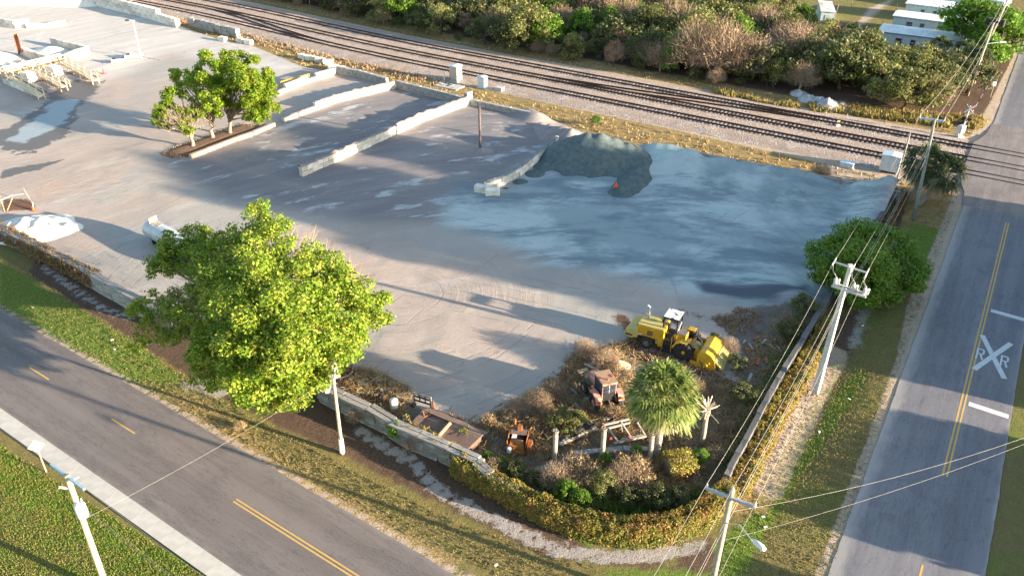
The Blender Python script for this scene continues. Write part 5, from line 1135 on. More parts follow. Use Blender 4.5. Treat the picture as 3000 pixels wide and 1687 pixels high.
def pole(label, top, h, other, r0, r1, m, name='utility_pole', sq=False, cat='utility pole', base=None):
    B, T = (W(*base), W(*top, h)) if base else lean_pole(top, h, other)
    B.z = 0; t = empty(name, B, label, cat); mb = MB(); d = T-B
    if sq:
        n = 1; mb.cyl((0, 0, -.2), d, r0*1.3, r1*1.3, 4)
    else: mb.tube([(0, 0, -.2), d*.33, d*.66, d], lambda u: r0+(r1-r0)*u, 12)
    mb.build('pole_shaft', m, t, smooth=not sq); return t, B, T
def arm(t, B, a, b, m, w=.12, name='crossarm'):
    MB().beam(a-B, b-B, w, w*1.15).build(name, m, t)
def insul(t, B, p, h=.35, r=.06, d=(0, 0, 1)):
    MB().lathe(p-B, [(.02, 0), (r, .02), (r*.5, .1), (r, .14), (r*.5, .2), (r*.9, .25), (.02, h)], 8, d).build('insulator', M_ins, t)
def wire(label, a, b, sag, r=.022, m=None, grp=None):
    r *= .62; a = Vector(a); b = Vector(b); n = 14; pts = [a.lerp(b, k/n)-Vector((0, 0, sag*4*(k/n)*(1-k/n)))-a for k in range(n+1)]
    o = MB().tube(pts, r, 5).build('power_line', m or M_wire); o.location = a; return tag(o, label, 'wire', grp)
# P1: short wooden pole by the big tree
t1, B1, T1 = pole('short wooden pole with a white sleeve at its foot, beside the wall corner', (833, 908), 8.4, None, .15, .11, M_wood, base=(861, 1137))
dv = (T1-B1).normalized(); MB().cyl(dv*.02, dv*1.35, .2, .19, 12).build('white_sleeve', M_wp, t1)
MB().box(T1-B1+Vector((.25, 0, -.75)), (.45, .08, 1.3), rz=.5, taper=.2).build('sign_board', M_wp, t1)
MB().beam(T1-B1+Vector((-.12, 0, -1.9)), T1-B1+Vector((.2, 0, -1.9)), .05).build('wire_bracket', M_gal, t1)
# P2: concrete pole
t2, B2, T2 = pole('tall square concrete pole with switch gear, beside the round dark tree', (2140, 668), 11.8, None, .28, .13, M_conc, base=(2052, 982), sq=True)
MB().box(T2-B2, (.34, .34, .12)).build('pole_cap', M_conc, t2)
a2 = [W(2098, 659, 11.45), W(2181, 686, 11.45)]; arm(t2, B2, a2[0], a2[1], M_gal, .1); l2 = [W(2094, 715, 10.3), W(2180, 744, 10.3)]
for off in (-.16, .16):
    o_ = Vector((cos(RD2)*off*1.4, sin(RD2)*off*1.4, 0)); arm(t2, B2, l2[0]+o_, l2[1]+o_, M_conc, .13, 'equipment_arm')
ph2 = [a2[0].lerp(a2[1], u) for u in (0.0, .58, 1.0)]
for i, u in enumerate((.06, .60, .92)):
    c = l2[0].lerp(l2[1], u)
    MB().lathe(c-B2, [(.11, 0), (.13, .05), (.13, .5), (.08, .6), (.04, .75)], 10).build('fuse_cutout', M_ins, t2)
    MB().lathe(c-B2+Vector((.3, .1, 0)), [(.09, 0), (.1, .4), (.05, .5)], 10).build('surge_arrester', M_gal, t2)
    MB().tube([c-B2+Vector((0, 0, .7)), c-B2+Vector((-.15, .3, .9)), ph2[i]-B2+Vector((0, 0, -.35)), ph2[i]-B2+Vector((.25, .45, .05))], .025, 5).build('jumper_cable', M_wire, t2)
    MB().tube([c-B2+Vector((0, 0, .7)), c-B2+Vector((-.3, -.3, 1.15)), ph2[i]-B2+Vector((-.45, -.6, -.05))], .025, 5).build('jumper_cable', M_wire, t2)
    for sg in (1, -1):
        dd = Vector((cos(RD2)*sg, sin(RD2)*sg, 0)); insul(t2, B2, ph2[i]+dd*.08, .75, .065, dd)
# P3: wooden pole with street light bottom right
t3, B3, T3 = pole('leaning wooden pole with pale crossarm and street lamp at the bottom edge', (1842, 1232), 10.4, (1795, 1449), .2, .14, M_wood)
a3 = [W(1777, 1228, 9.95), W(1899, 1275, 9.95)]; arm(t3, B3, a3[0], a3[1], M_gal, .14)
ph3 = [a3[0], a3[0].lerp(a3[1], .52)+Vector((0, 0, .75)), a3[1]]
for p in (ph3[0], ph3[2]): insul(t3, B3, p, .4, .07)
insul(t3, B3, ph3[1]-Vector((0, 0, .35)), .4, .07)
la = W(1826, 1342, 8.0); lb = W(1905, 1367, 8.3)
lm_ = T3.lerp(B3, .24)
MB().tube([lm_-B3, lm_.lerp(lb, .4)-B3+Vector((0, 0, .55)), lb-B3+Vector((-.25, .1, .12))], .03, 6).build('lamp_arm', M_gal, t3)
dl = (lb-lm_); dl.z = 0; dl.normalize()
lh = MB(); lh.tube([lb-B3-dl*.35, lb-B3, lb-B3+dl*.35, lb-B3+dl*.5], lambda u: .09+.08*sin(u*3), 10); lh.build('lamp_head', M_wp, t3, smooth=True)
MB().tube([lm_-B3+Vector((.15, 0, .3)), T3.lerp(B3, .45)-B3+Vector((.22, 0, 0)), T3.lerp(B3, .9)-B3+Vector((.22, 0, 0))], .025, 5).build('conduit', M_dark, t3)
# P4: wooden pole with transformer bottom left
t4, B4, T4 = pole('pale wooden pole with blue crossarm and white transformer at the bottom left', (168, 1195), 9.6, (258, 1449), .2, .15, mat('pale_pole_wood', (0.46, 0.39, 0.26), (0.36, 0.31, 0.21), 4, .9))
a4 = [W(128, 1168, 9.5), W(212, 1230, 9.5)]; arm(t4, B4, a4[0], a4[1], mat('blue_grey_steel', (0.3, 0.48, 0.58), (0.25, 0.4, 0.5), 4, .5), .13)
tc4 = W(204, 1282, 7.9); MB().lathe(tc4-B4-Vector((0, 0, .5)), [(.0, 0), (.27, .02), (.3, .1), (.3, .85), (.24, .95), (.0, 1.0)], 16).build('transformer_can', M_wp, t4, smooth=True)
for dx in (-.12, .14): insul(t4, B4, tc4+Vector((dx, .1, .45)), .35, .06)
MB().beam(W(148, 1225, 8.9)-B4, T4.lerp(B4, .1)-B4, .12, .05).build('side_bracket', M_wp, t4); MB().beam(W(198, 1198, 9.2)-B4, T4.lerp(B4, .05)-B4, .12, .05).build('side_bracket', M_wp, t4)
MB().beam(tc4-B4, T4.lerp(B4, .2)-B4, .1).build('hanger', M_gal, t4)
# P6
t6, B6, T6 = pole('slim brown wooden pole standing at the white signal house', (2290, 334), 6.9, None, .11, .09, M_wood, base=(2253, 465))
t7, B7, T7 = pole('greenish wooden pole with blue double crossarm beside the cabbage palms', (2352, 300), 10.6, (2297, 556), .2, .14, M_woodg)
a7 = [W(2312, 297, 10.4), W(2377, 305, 10.4)]
for off in (-.12, .12): arm(t7, B7, a7[0]+Vector((0, off, 0)), a7[1]+Vector((0, off, 0)), mat('blue_steel_arm', (0.32, 0.45, 0.6), (0.25, 0.36, 0.5), 4, .5), .1)
ph7 = [a7[0].lerp(a7[1], u) for u in (0.03, .7, .98)]
for p in ph7: insul(t7, B7, p, .45, .07)
t8, B8, T8 = pole('wooden pole rising out of the bright green roadside tree', (2500, 58), 11.5, (2452, 190), .2, .15, M_wood)
t9, B9, T9 = pole('far wooden pole with black transformer bank at the top right', (2538, -6), 12.5, (2506, 64), .2, .15, M_wood)
bk = [W(2480, 52, 9.5), W(2528, 60, 9.5)]; arm(t9, B9, bk[0], bk[1], M_dark, .25, 'transformer_beam')
for u in (.1, .45, .9): MB().cyl(bk[0].lerp(bk[1], u)-B9-Vector((0, 0, .6)), bk[0].lerp(bk[1], u)-B9+Vector((0, 0, .5)), .35, .35, 12).build('transformer_can', M_dark, t9)
lampb = W(2522, 106, 8.5); MB().tube([T8.lerp(B8, .28)-B8, lampb-B8], .05, 5).build('lamp_arm', M_gal, t8); MB().box(lampb-B8, (1.0, .35, .18)).build('lamp_head', M_gal, t8)
# far service poles between the homes
for (bx, by, tx, ty, hh, lb_) in ((2089, 76, 2110, 12, 5.5, 'thin service pole in front of the white shed'), (2142, 24, 2147, -12, 3.4, 'thin service pole on the lot track at the top edge'), (2216, 66, 2222, 50, 1.7, 'white stand pipe left of the nearest mobile home'), (2254, 30, 2258, 10, 2.0, 'white stand pipe left of the second mobile home')):
    t_, b_, tt_ = pole(lb_, (tx, ty), hh, None, .07, .05, M_wood if hh > 3 else M_wp, base=(bx, by), name='service_pole', cat='pole')
nm3 = ['left', 'middle', 'right']
u2 = Vector((cos(RD2), sin(RD2), 0))
for i in range(3):
    wire('%s power line between the bottom lamp pole and the concrete pole' % nm3[i], ph3[i]+Vector((0, 0, .38 if i != 1 else .05)), ph2[i]-u2*.85, .7, .017)
    wire('%s power line between the concrete pole and the crossing pole' % nm3[i], ph2[i]+u2*.85, ph7[i]+Vector((0, 0, .42)), .7, .017)
    wire('%s power line running on from the crossing pole over the tracks' % nm3[i], ph7[i]+Vector((0, 0, .42)), T8+Vector((.5*(i-1), -.1, -.2)), .9, .03)
    wire('%s power line leaving the bottom lamp pole towards the viewer' % nm3[i], ph3[i]+Vector((0, 0, .38 if i != 1 else .05)), ph3[i]-u2*38+Vector((0, 0, .6)), .5, .018)
    wire('%s power line beyond the roadside tree pole' % nm3[i], T8+Vector((.5*(i-1), -.1, -.2)), T9+Vector((.7*(i-1), 0, -.2)), .5, .035)
for k, (z_, lb_) in enumerate(((8.1, 'upper'), (7.5, 'lower'))):
    c3 = T3.lerp(B3, 1-z_/10.4); c2 = T2.lerp(B2, 1-(z_+.6)/11.8); c7 = T7.lerp(B7, 1-(z_+.2)/10.6)
    wire(lb_+' communication cable between the bottom lamp pole and the concrete pole', c3, c2, .5, .02); wire(lb_+' communication cable between the concrete and crossing poles', c2, c7, .6, .02)
    wire(lb_+' communication cable leaving the bottom lamp pole towards the viewer', c3, c3-u2*38, .4, .02)
wire('upper line crossing the side road from the bottom lamp pole', W(1846, 1285, 9.2), W(2740, 1040, 9.0), .9, .010); wire('lower line crossing the side road from the bottom lamp pole', W(1822, 1358, 7.6), W(2740, 1050, 8.2), .7, .009)
wire('service line crossing the front road to the short wooden pole', W(215, 1304, 7.4), W(832, 952, 6.6), .3, .009)
d1v = Vector((d1[0], d1[1], 0))
for i, (u, lb_) in enumerate(((.0, 'outer'), (1.0, 'inner'))):
    p = a4[0].lerp(a4[1], u)+Vector((0, 0, .15)); wire(lb_+' power line from the transformer pole down the front road', p, p+d1v*34-Vector((0, 0, .3)), .3, .009); wire(lb_+' power line from the transformer pole up the front road', p, p-d1v*40, .3, .009)
p = T4.lerp(B4, .22)
for k in range(2): wire(['thick', 'thin'][k]+' cable below the transformer running down the front road', p+Vector((.1, 0, -.3*k)), p+d1v*34+Vector((.1+.3*k, 0, -.2-.6*k)), .4, .010)
# steel post in the yard, light pole far left, white marker post
t_, b_, tt_ = pole('dark rusty steel post standing in the right bay', (1206, 268), 5.8, None, .17, .16, mat('rusty_post', (0.15, 0.11, 0.1), (0.09, 0.075, 0.07), 3, .7, .3), base=(1208, 378), name='steel_post', cat='post')
t_, b_, tt_ = pole('tall thin yard light pole near the loading hoppers', (334, 52), 7.0, None, .1, .07, M_wp, base=(355, 147), name='light_pole', cat='light pole')
MB().beam(tt_-b_+Vector((-1.1, .3, 0)), tt_-b_+Vector((.3, 0, 0)), .1, .1).build('lamp_arm', M_wp, t_); MB().box(tt_-b_+Vector((-1.1, .3, -.05)), (.7, .4, .2)).build('lamp_head', M_dark, t_)
# ================================================================= RAILWAY FIXTURES
M_alu = mat('silver_cabinet', (0.45, 0.43, 0.4), (0.38, 0.36, 0.34), 2, .45, .5); M_cab = mat('pale_blue_cabinet', (0.62, 0.66, 0.68), (0.55, 0.6, 0.62), 2, .6); M_roofp = mat('pale_blue_roof', (0.6, 0.68, 0.72), (0.55, 0.62, 0.66), 2, .6)
def cabinet(label, x, y_, L, D_, H, m, name='signal_cabinet', roof=.12, legs=False, rz=RT, doors=2, base=.12):
    t = empty(name, W(x, y_), label, 'cabinet', None, rz); MB().box((0, 0, base+H/2), (L, D_, H)).build('body', m, t, bevel=.02)
    MB().prism([(-L/2-.08, base+H), (L/2+.08, base+H), (L/2+.08, base+H+.07), (0, base+H+roof+.07), (-L/2-.08, base+H+.07)], -D_/2-.1, D_/2+.1).build('roof', M_roofp, t)
    for k in range(doors):
        w_ = L/doors; o = MB().box((-L/2+w_*(k+.5), -D_/2-.012, base+H*.5), (w_*.9, .03, H*.88)).build('door', m, t)
        MB().cyl((-L/2+w_*(k+.5)+w_*.3, -D_/2-.06, base+H*.5), (-L/2+w_*(k+.5)+w_*.3, -D_/2-.02, base+H*.5), .05, .05, 6).build('handle', M_dark, o)
    if legs:
        for sx in (-1, 1): MB().box((sx*L*.4, 0, base/2), (.15, D_*.8, base)).build('leg', M_gal, t)
    else: MB().box((0, 0, base/2), (L+.3, D_+.3, base)).build('plinth', M_slab, t)
    return t
cabinet('tall silver signal cabinet on a pad between wall and tracks', 1147, 205, 1.55, 1.5, 2.5, M_alu, doors=1)
cabinet('smaller pale cabinet right of the tall silver one', 1214, 222, 1.35, .9, 1.75, M_cab)
t = empty('concrete_pad', W(1130, 218), 'low white pad in front of the silver signal cabinet', 'concrete pad', None, RT); MB().box((0, 0, .08), (4.6, 2.4, .18)).build('slab', M_slab, t, bevel=.02)
for k in range(9): MB().box((R.uniform(-1.8, 1.8), R.uniform(-.8, .8), .2), (R.uniform(.2, .6), R.uniform(.1, .4), .08), rz=R.uniform(0, 3)).build('scrap', M_stain if k % 2 else M_dark, t)
t = empty('concrete_box', W(1257, 229), 'low pale concrete box right of the smaller cabinet', 'concrete box', None, RT); MB().box((0, 0, .3), (1.3, 1.0, .6)).build('box_body', M_slab, t, bevel=.03); MB().box((0, 0, .62), (1.4, 1.1, .06)).build('lid', M_slab, t)
t = empty('marker_post', W(1118, 203), 'short white marker post beside the silver cabinet', 'post'); MB().cyl((0, 0, 0), (0, 0, 1.4), .11, .11, 8).build('post_shaft', M_wp, t); MB().lathe((0, 0, 1.4), [(.11, 0), (.08, .06), (0, .08)], 8).build('cap', M_wp, t)
cabinet('white signal house with pale blue roof at the crossing', 2236, 432, 2.3, 1.6, 2.0, M_cab, name='signal_house', legs=True, base=.3)
cabinet('low pale relay box left of the signal house', 2130, 421, 1.6, .8, .55, M_cab, name='relay_box', roof=.03)
# crossing signal with raised gate
M_redp = mat('red_reflective', (0.45, 0.05, 0.04), (0.35, 0.05, 0.04), 4, .5)
gb = W(2414, 346); gt = empty('crossing_signal', gb, 'railway crossing signal with crossbuck, twin lights and raised gate', 'crossing signal')
gT = W(2447, 258, 4.6)-gb; gT.z = 4.6; gT = Vector((0.2, 0, 4.6)); MB().cyl((0, 0, 0), gT, .09, .08, 8).build('mast', M_wp, gt)
MB().box((0, 0, .15), (.9, .9, .3)).build('foundation', M_slab, gt)
fx = Vector((n2[0], n2[1], 0))
for k, (sg) in enumerate((1, -1)):
    o = MB(); c = Vector((.2, -.13-.03*k, 4.2)); o.beam(c-fx*.6-Vector((0, 0, .6*sg)), c+fx*.6+Vector((0, 0, .6*sg)), .04, .23, up=(0, -1, 0)); o.build('crossbuck_blade', M_wp, gt)
for sg in (-1, 1):
    c = fx*(.38*sg)+Vector((.12, -.05, 2.75)); o = MB().cyl(c+Vector((0, .03, 0)), c-Vector((0, .06, 0)), .3, .3, 16).build('light_backplate', M_dark, gt); MB().cyl(c-Vector((0, .06, 0)), c-Vector((0, .09, 0)), .13, .13, 12).build('red_lens', M_redp, o); MB().lathe(c-Vector((0, .06, 0)), [(.15, 0), (.16, .2)], 12, (0, -1, 0)).build('hood', M_dark, o)
MB().beam(fx*-.45+Vector((.12, 0, 2.75)), fx*.45+Vector((.12, 0, 2.75)), .06).build('light_arm', M_wp, gt)
MB().box((-.05, 0, 1.25), (.75, .65, 1.1), rz=.4).build('gate_mechanism', M_wp, gt, bevel=.05)
MB().box((-.55, -.1, 1.0), (.12, .5, 1.5), rz=.6).build('counterweight', M_gal, gt)
for k in range(13):
    a = Vector((.25, .15, 1.6))+Vector((fx.x*.22, fx.y*.22, 1)).normalized()*(k*.62); b = Vector((.25, .15, 1.6))+Vector((fx.x*.22, fx.y*.22, 1)).normalized()*((k+1)*.62)
    MB().beam(a, b, .05, .13).build('gate_arm_stripe', M_wp if k % 2 else M_redp, gt)
# switch stand
t = empty('switch_stand', W(2106, 324), 'small switch stand with yellow target between the tracks', 'switch stand'); MB().box((0, 0, .5), (.5, .35, .3)).build('stand_base', M_wp, t); MB().cyl((0, 0, .5), (0, 0, 1.1), .03, .03, 6).build('mast', M_dark, t); MB().box((0, 0, 1.1), (.4, .03, .25)).build('target', M_yel, t)
for dx in (-.5, .5): MB().box((dx, .3, .45), (.3, .2, .15)).build('lever_block', M_dark, t)
# signs
def sign(label, bx, by, H, pw, phh, diamond, m, mp, face):
    t = empty('road_sign', W(bx, by), label, 'road sign'); MB().beam((0, 0, 0), (0, 0, H), .07, .07).build('post_shaft', mp, t)
    mb = MB(); rz = face
    if diamond: Mx = Matrix.Rotation(rz, 3, 'Z') @ Matrix.Rotation(pi/4, 3, 'Y'); mb.box((0, 0, H), (pw, .03, pw), M=Mx)
    else: mb.box((0, 0, H-.1), (pw, .03, phh), rz=rz)
    mb.build('panel', m, t); return t
sign('back of a pale diamond road sign beside the sidewalk', 117, 1187, 2.45, .78, .78, True, mat('sign_back', (0.6, 0.58, 0.45), (0.52, 0.5, 0.4), 3, .5, .3), M_wood, RD1+pi/2-.5)
sign('small grey sign on a thin post on the far road verge', 2491, 246, 2.3, .6, .7, False, M_gal, M_wood, .2)
# ================================================================= MOBILE HOMES AND SHED
M_sid = NT('pale_blue_siding'); wv = M_sid.n('ShaderNodeTexWave'); wv.bands_direction = 'X'; wv.inputs['Scale'].default_value = 2.2; M_sid.l(M_sid.obj(), wv.inputs[0])
M_sid.bump(wv.outputs[1], .25, .02); M_sid = M_sid.fin(M_sid.mix(M_sid.ramp(M_sid.noise(.8), .3, .7), (0.50, 0.60, 0.60), (0.44, 0.54, 0.55)), .7)
M_roof = mat('white_coated_roof', (0.78, 0.78, 0.75), (0.66, 0.66, 0.64), .35, .8, c3=(0.3, 0.29, 0.28), thr=(.4, .6)); M_glass = mat('dark_window_glass', (0.03, 0.04, 0.06), (0.05, 0.06, 0.08), 2, .1, 0, spec=.6); M_trim = mat('blue_trim', (0.1, 0.2, 0.3), (0.12, 0.22, 0.32), 2, .6)
M_frm = mat('window_frame', (0.5, 0.52, 0.52), (0.42, 0.44, 0.44), 2, .6)
def home(label, e0, e1, bk0, H, L=None, wins=(), trim=True, vents=True):
    a = W(*e0, H); b = W(*e1, H); c = W(*bk0, H+.15); ax = (b-a).normalized(); rz = atan2(ax.y, ax.x); L = L or (b-a).length
    dep = abs((c-a).dot(Vector((-sin(rz), cos(rz), 0)))); t = empty('mobile_home', (a.x, a.y, 0), label, 'mobile home', 'pale blue mobile homes beyond the tracks', rz)
    MB().box((L/2, dep/2, H/2), (L, dep, H-.1)).build('wall', M_sid, t)
    MB().prism([(-.25, H-.06), (-.25, H+.04), (dep/2, H+.38), (dep+.25, H+.04), (dep+.25, H-.06)], -.25, L+.25, 'yz').build('roof', M_roof, t)
    if trim: MB().box((L/2, -.262, H-.05), (L+.5, .03, .16)).build('fascia', M_trim, t)
    if vents:
        for k in range(int(L/.9)): MB().box((.5+k*.9, -.04, H-.3), (.16, .12, .14)).build('eave_bracket', M_trim, t)
    for (u, w_, h_) in wins:
        f = MB().box((u, -.02, H-1.35), (w_+.16, .08, h_+.16)).build('window', M_frm, t); MB().box((u, -.065, H-1.35), (w_, .03, h_)).build('pane', M_glass, f); MB().box((u, -.085, H-1.35), (w_, .03, .05)).build('mullion', M_frm, f)
    return t
home('nearest pale blue mobile home, partly hidden by bushes', (2212, 79), (2359, 97), (2228, 59), 3.1, 17.5, [(3.7, 1.1, 1.0), (6.2, .8, 1.0), (9.5, 1.1, 1.0), (12.0, .8, 1.05)], vents=False)
home('second mobile home with grey patched roof behind the nearest one', (2249, 40), (2396, 58), (2263, 25), 3.1, 15.5, [(3.2, 1.1, 1.0), (5.6, .8, 1.0), (9.0, 1.1, 1.0), (11.6, 1.0, 1.0)], trim=False)
home('third mobile home, white roofed, near the top edge', (2281, 9), (2419, 25), (2291, -8), 3.1, 15.5, [(3.5, .7, .9), (5.9, .7, .9), (9.0, .7, .9), (11.5, .7, .9)], trim=False)
home('farthest mobile home, only its right end in frame', (2340, -20), (2445, -6), (2350, -36), 3.1, 15.5, [(9.0, .7, .9)], trim=False)
a = W(2067, 29, 2.7); b = W(2101, 31, 2.7); c = W(2080, 5, 2.7); ax = (b-a).normalized(); rz = atan2(ax.y, ax.x); dep = (W(2135, 8, 2.7)-b).length
t = empty('storage_shed', (a.x, a.y, 0), 'small white shed with weathered flat roof left of the mobile homes', 'shed', None, rz); Ls = (b-a).length
MB().box((Ls/2, dep/2, 1.3), (Ls, dep, 2.6)).build('wall', M_sid, t); MB().box((Ls/2, dep/2, 2.66), (Ls+.3, dep+.3, .12), ry=.03).build('roof', mat('patchy_roof', (0.7, 0.69, 0.66), (0.35, 0.33, 0.31), .5, .9), t); MB().box((Ls/2, -.02, 1.0), (.95, .06, 2.0)).build('door', M_frm, t)
# ================================================================= YELLOW SOIL STABILISER
M_cy = mat('machine_yellow', (0.62, 0.36, 0.025), (0.5, 0.29, 0.02), 1.6, .45, spec=.4, c3=(0.4, 0.22, 0.04)); M_cyd = mat('dusty_yellow', (0.5, 0.4, 0.12), (0.42, 0.36, 0.14), 1.5, .8, c3=(0.36, 0.27, 0.08))
M_tyre = mat('black_rubber', (0.022, 0.022, 0.024), (0.04, 0.038, 0.036), 5, .8, c3=(0.1, 0.095, 0.09)); M_grl = mat('grille_mesh', (0.1, 0.08, 0.05), (0.16, 0.12, 0.06), 30, .7); M_rim = mat('dusty_rim', (0.2, 0.18, 0.16), (0.12, 0.11, 0.1), 5, .7)
M_patch = NT('flaking_white_paint'); M_patch = M_patch.fin(M_patch.mix(M_patch.ramp(M_patch.noise(3.2, detail=3, rough=.5), .58, .61), (0.72, 0.70, 0.66), (0.04, 0.035, 0.035)), .6)
def wheel(parent, c, r, w, lugs=0, rim=M_cy, axis=(0, 1, 0), name='wheel', rimr=.42, hub=.16):
    """tyre (with tread lugs) > rim, axle along y"""
    mb = MB(); k = r; pr = [(k*.52, -w*.5), (k*.78, -w*.54), (k*.93, -w*.47), (k*.97, -w*.25), (k*.98, 0), (k*.97, w*.25), (k*.93, w*.47), (k*.78, w*.54), (k*.52, w*.5)]
    mb.lathe(c, pr, 28, axis)
    if lugs:
        for i in range(lugs):
            for s in (-1, 1):
                a = 2*pi*(i+.25*(s+1))/lugs; cc = Vector(c)+Vector((cos(a)*k*.97, s*w*.25, sin(a)*k*.97)); mb.box(cc, (.09*k/.8, w*.52, .11*k/.8), M=Matrix.Rotation(-a, 3, 'Y') @ Matrix.Rotation(.5*s, 3, 'X'))
    t = mb.build(name, M_tyre, parent); q = MB(); q.lathe(c, [(0, -w*.30), (k*rimr, -w*.30), (k*.55, -w*.42), (k*.55, w*.42), (k*rimr, w*.30), (0, w*.3)], 20, axis); q.build('rim', M_rim if rim is M_rim else M_tyre, t)
    h = MB(); h.lathe(c, [(0, -w*.46), (k*hub, -w*.46), (k*hub*1.1, -w*.28)], 14, axis); h.lathe(c, [(k*hub*1.1, w*.28), (k*hub, w*.46), (0, w*.46)], 14, axis); h.build('hub', rim, t)
    return t
mo = W(1716, 905); st = empty('soil_stabiliser', mo, 'yellow four wheeled soil stabiliser with canopy and rear drum hood', 'construction machine', None, radians(-28.5))
def S(name, m, mb, **k): return mb.build(name, m, st, **k)
S('chassis', M_cyd, MB().box((-2.6, 1.25, .95), (4.9, 1.2, .35)).box((-.2, 1.25, 1.05), (3.2, .8, .3)))
nose = S('counterweight', M_cyd, MB().prism([(-5.35, .75), (-5.45, 1.15), (-5.25, 1.45), (-4.3, 1.75), (-4.2, .95), (-4.7, .7)], .05, 2.4), bevel=.03)
hood = S('engine_hood', M_cy, MB().box((-3.15, 1.25, 1.62), (2.35, 1.95, 1.05)), bevel=.04)
S('hood_top', M_cyd, MB().box((-3.15, 1.25, 2.16), (2.3, 1.9, .04)))
g_ = S('side_door', M_cy, MB().box((-3.15, .262, 1.55), (.8, .03, .75)), bevel=.01); MB().box((-3.15, .24, 1.55), (.5, .02, .5)).build('grille', M_grl, g_)
S('side_door', M_cy, MB().box((-2.35, .262, 1.55), (.6, .03, .75)))
MB().box((-5.0, .04, 1.0), (.6, .02, .14)).build('dark_lettering', M_dark, st); MB().box((-4.05, .245, 1.2), (.35, .02, .12)).build('white_decal', M_wp, st)
S('air_intake', M_dark, MB().lathe((-2.35, 1.5, 2.18), [(.1, 0), (.12, .12), (.22, .14), (.24, .24), (.14, .34), (0, .36)], 14), smooth=True)
S('exhaust_stack', M_wp, MB().cyl((-3.9, 2.0, 2.1), (-3.9, 2.0, 3.05), .07, .06, 8).cyl((-3.9, 2.0, 3.02), (-4.15, 2.0, 3.15), .06, .06, 8)); S('exhaust_box', M_rim, MB().box((-4.05, 1.8, 2.2), (.55, .3, .12)))
S('lamp_horn', M_cy, MB().box((-4.35, .7, 1.9), (.25, .25, .25)))
can = S('canopy_roof', M_patch, MB().box((-1.62, 1.55, 3.25), (1.35, 1.5, .07)), bevel=.02)
S('canopy_edge', M_dark, MB().box((-1.62, .79, 3.2), (1.38, .04, .14)).box((-.94, 1.55, 3.2), (.04, 1.5, .14)).box((-2.3, 1.55, 3.2), (.04, 1.5, .14)))
for x, y_ in ((-1.02, .86), (-1.02, 2.24), (-2.22, .86), (-2.22, 2.24)): S('canopy_post', M_dark, MB().beam((x, y_, 1.2), (x, y_, 3.2), .1, .1))
S('canopy_brace', M_wp, MB().beam((-1.02, .95, 1.7), (-1.02, 2.2, 2.3), .06)); S('canopy_brace', M_cyd, MB().beam((-2.1, .9, 2.0), (-2.1, 2.1, 2.3), .06))
S('operator_floor', M_dark, MB().box((-1.45, 1.25, 1.2), (1.1, 1.9, .08)).box((-1.5, .3, .7), (.7, .4, .9)))
seat = S('seat', M_dark, MB().box((-1.6, 1.5, 1.6), (.5, .5, .14)).box((-1.85, 1.5, 1.95), (.12, .5, .6))); S('steering_wheel', M_dark, MB().lathe((-1.1, 1.4, 1.95), [(.2, 0), (.23, .02), (.2, .04)], 14, (.5, 0, 1)))
S('control_console', M_cy, MB().box((-2.05, 1.2, 1.9), (.2, .9, .6)).box((-1.05, .95, 1.5), (.25, .3, .5)))
for x in (-1.95, -1.15): S('handrail', M_cy, MB().tube([(x, .12, .35), (x, .1, 1.9), (x+.08, .2, 2.05), (x+.35, .35, 2.05)], .035, 6))
for z_ in (.35, .7): S('step', M_dark, MB().box((-1.55, .12, z_), (.75, .25, .05)))
S('hydraulic_tank', M_cy, MB().box((-2.15, .4, .85), (.5, .4, .7)), bevel=.03); S('filter_housing', M_cyd, MB().cyl((-2.5, .35, .7), (-2.5, .35, 1.05), .13, .13, 10))
S('toolbox', M_cy, MB().box((-.55, 1.35, 1.55), (.75, .85, .55)), bevel=.02); S('toolbox_lid', M_rim, MB().box((-.55, 1.35, 1.84), (.7, .8, .03)))
for y_, nm in ((.12, 'near'), (2.36, 'far')):
    wheel(st, (0, y_, .8), .82, .5, 18, M_cy, hub=.18); wheel(st, (-3.35, y_+(.1 if y_ < 1 else -.1), .55), .56, .36, 0, M_rim, hub=.3)
    S('fender', M_cy, MB().prism([(-1.05, 1.05), (-.8, 1.5), (-.35, 1.78), (.25, 1.8), (.25, 1.74), (-.32, 1.72), (-.74, 1.45), (-.98, 1.0)], y_-.28, y_+.32)); 
S('rear_frame', M_cy, MB().beam((0, .75, 1.05), (1.6, .75, .9), .12, .22).beam((0, 1.75, 1.05), (1.6, 1.75, .9), .12, .22).beam((.45, .5, 1.15), (.45, 2.0, 1.15), .14, .14).beam((1.05, .5, 1.1), (1.05, 2.0, 1.1), .12, .12))
S('transmission', M_rim, MB().box((.45, 1.25, .9), (.8, .6, .5)).cyl((.8, 1.0, 1.05), (1.4, 1.1, 1.05), .16, .16, 10))
for y_ in (.35, 2.05):
    S('lift_arm', M_cy, MB().prism([(.75, .35), (.95, 1.35), (1.2, 1.4), (1.6, .95), (1.7, .3), (1.2, .15)], y_-.08, y_+.08))
    S('lift_cylinder', M_gal, MB().cyl((.7, y_+.12, 1.35), (1.55, y_+.12, 1.1), .06, .05, 8))
for k in range(7):
    y_ = .3+.28*k; S('hydraulic_hose', M_dark if k % 2 else M_rim, MB().tube([(.2, y_, 1.2), (.7, y_+.1, 1.65+.1*R.random()), (1.2, y_-.05, 1.45), (1.55, y_+.05, 1.0)], .028, 5))
S('hydraulic_hose', M_rim, MB().tube([(1.4, -.1, 1.2), (1.5, -.35, .8), (1.8, -.42, .5), (2.1, -.4, .45)], .035, 5)); S('hydraulic_hose', M_dark, MB().tube([(1.45, -.05, 1.15), (1.6, -.4, .7), (1.9, -.45, .35), (2.15, -.4, .4)], .035, 5))
prof_ = [(1.35, .35), (1.3, 1.25), (1.5, 1.55), (1.95, 1.62), (2.4, 1.42), (2.7, 1.05), (2.8, .7), (2.95, .05), (1.6, .05)]
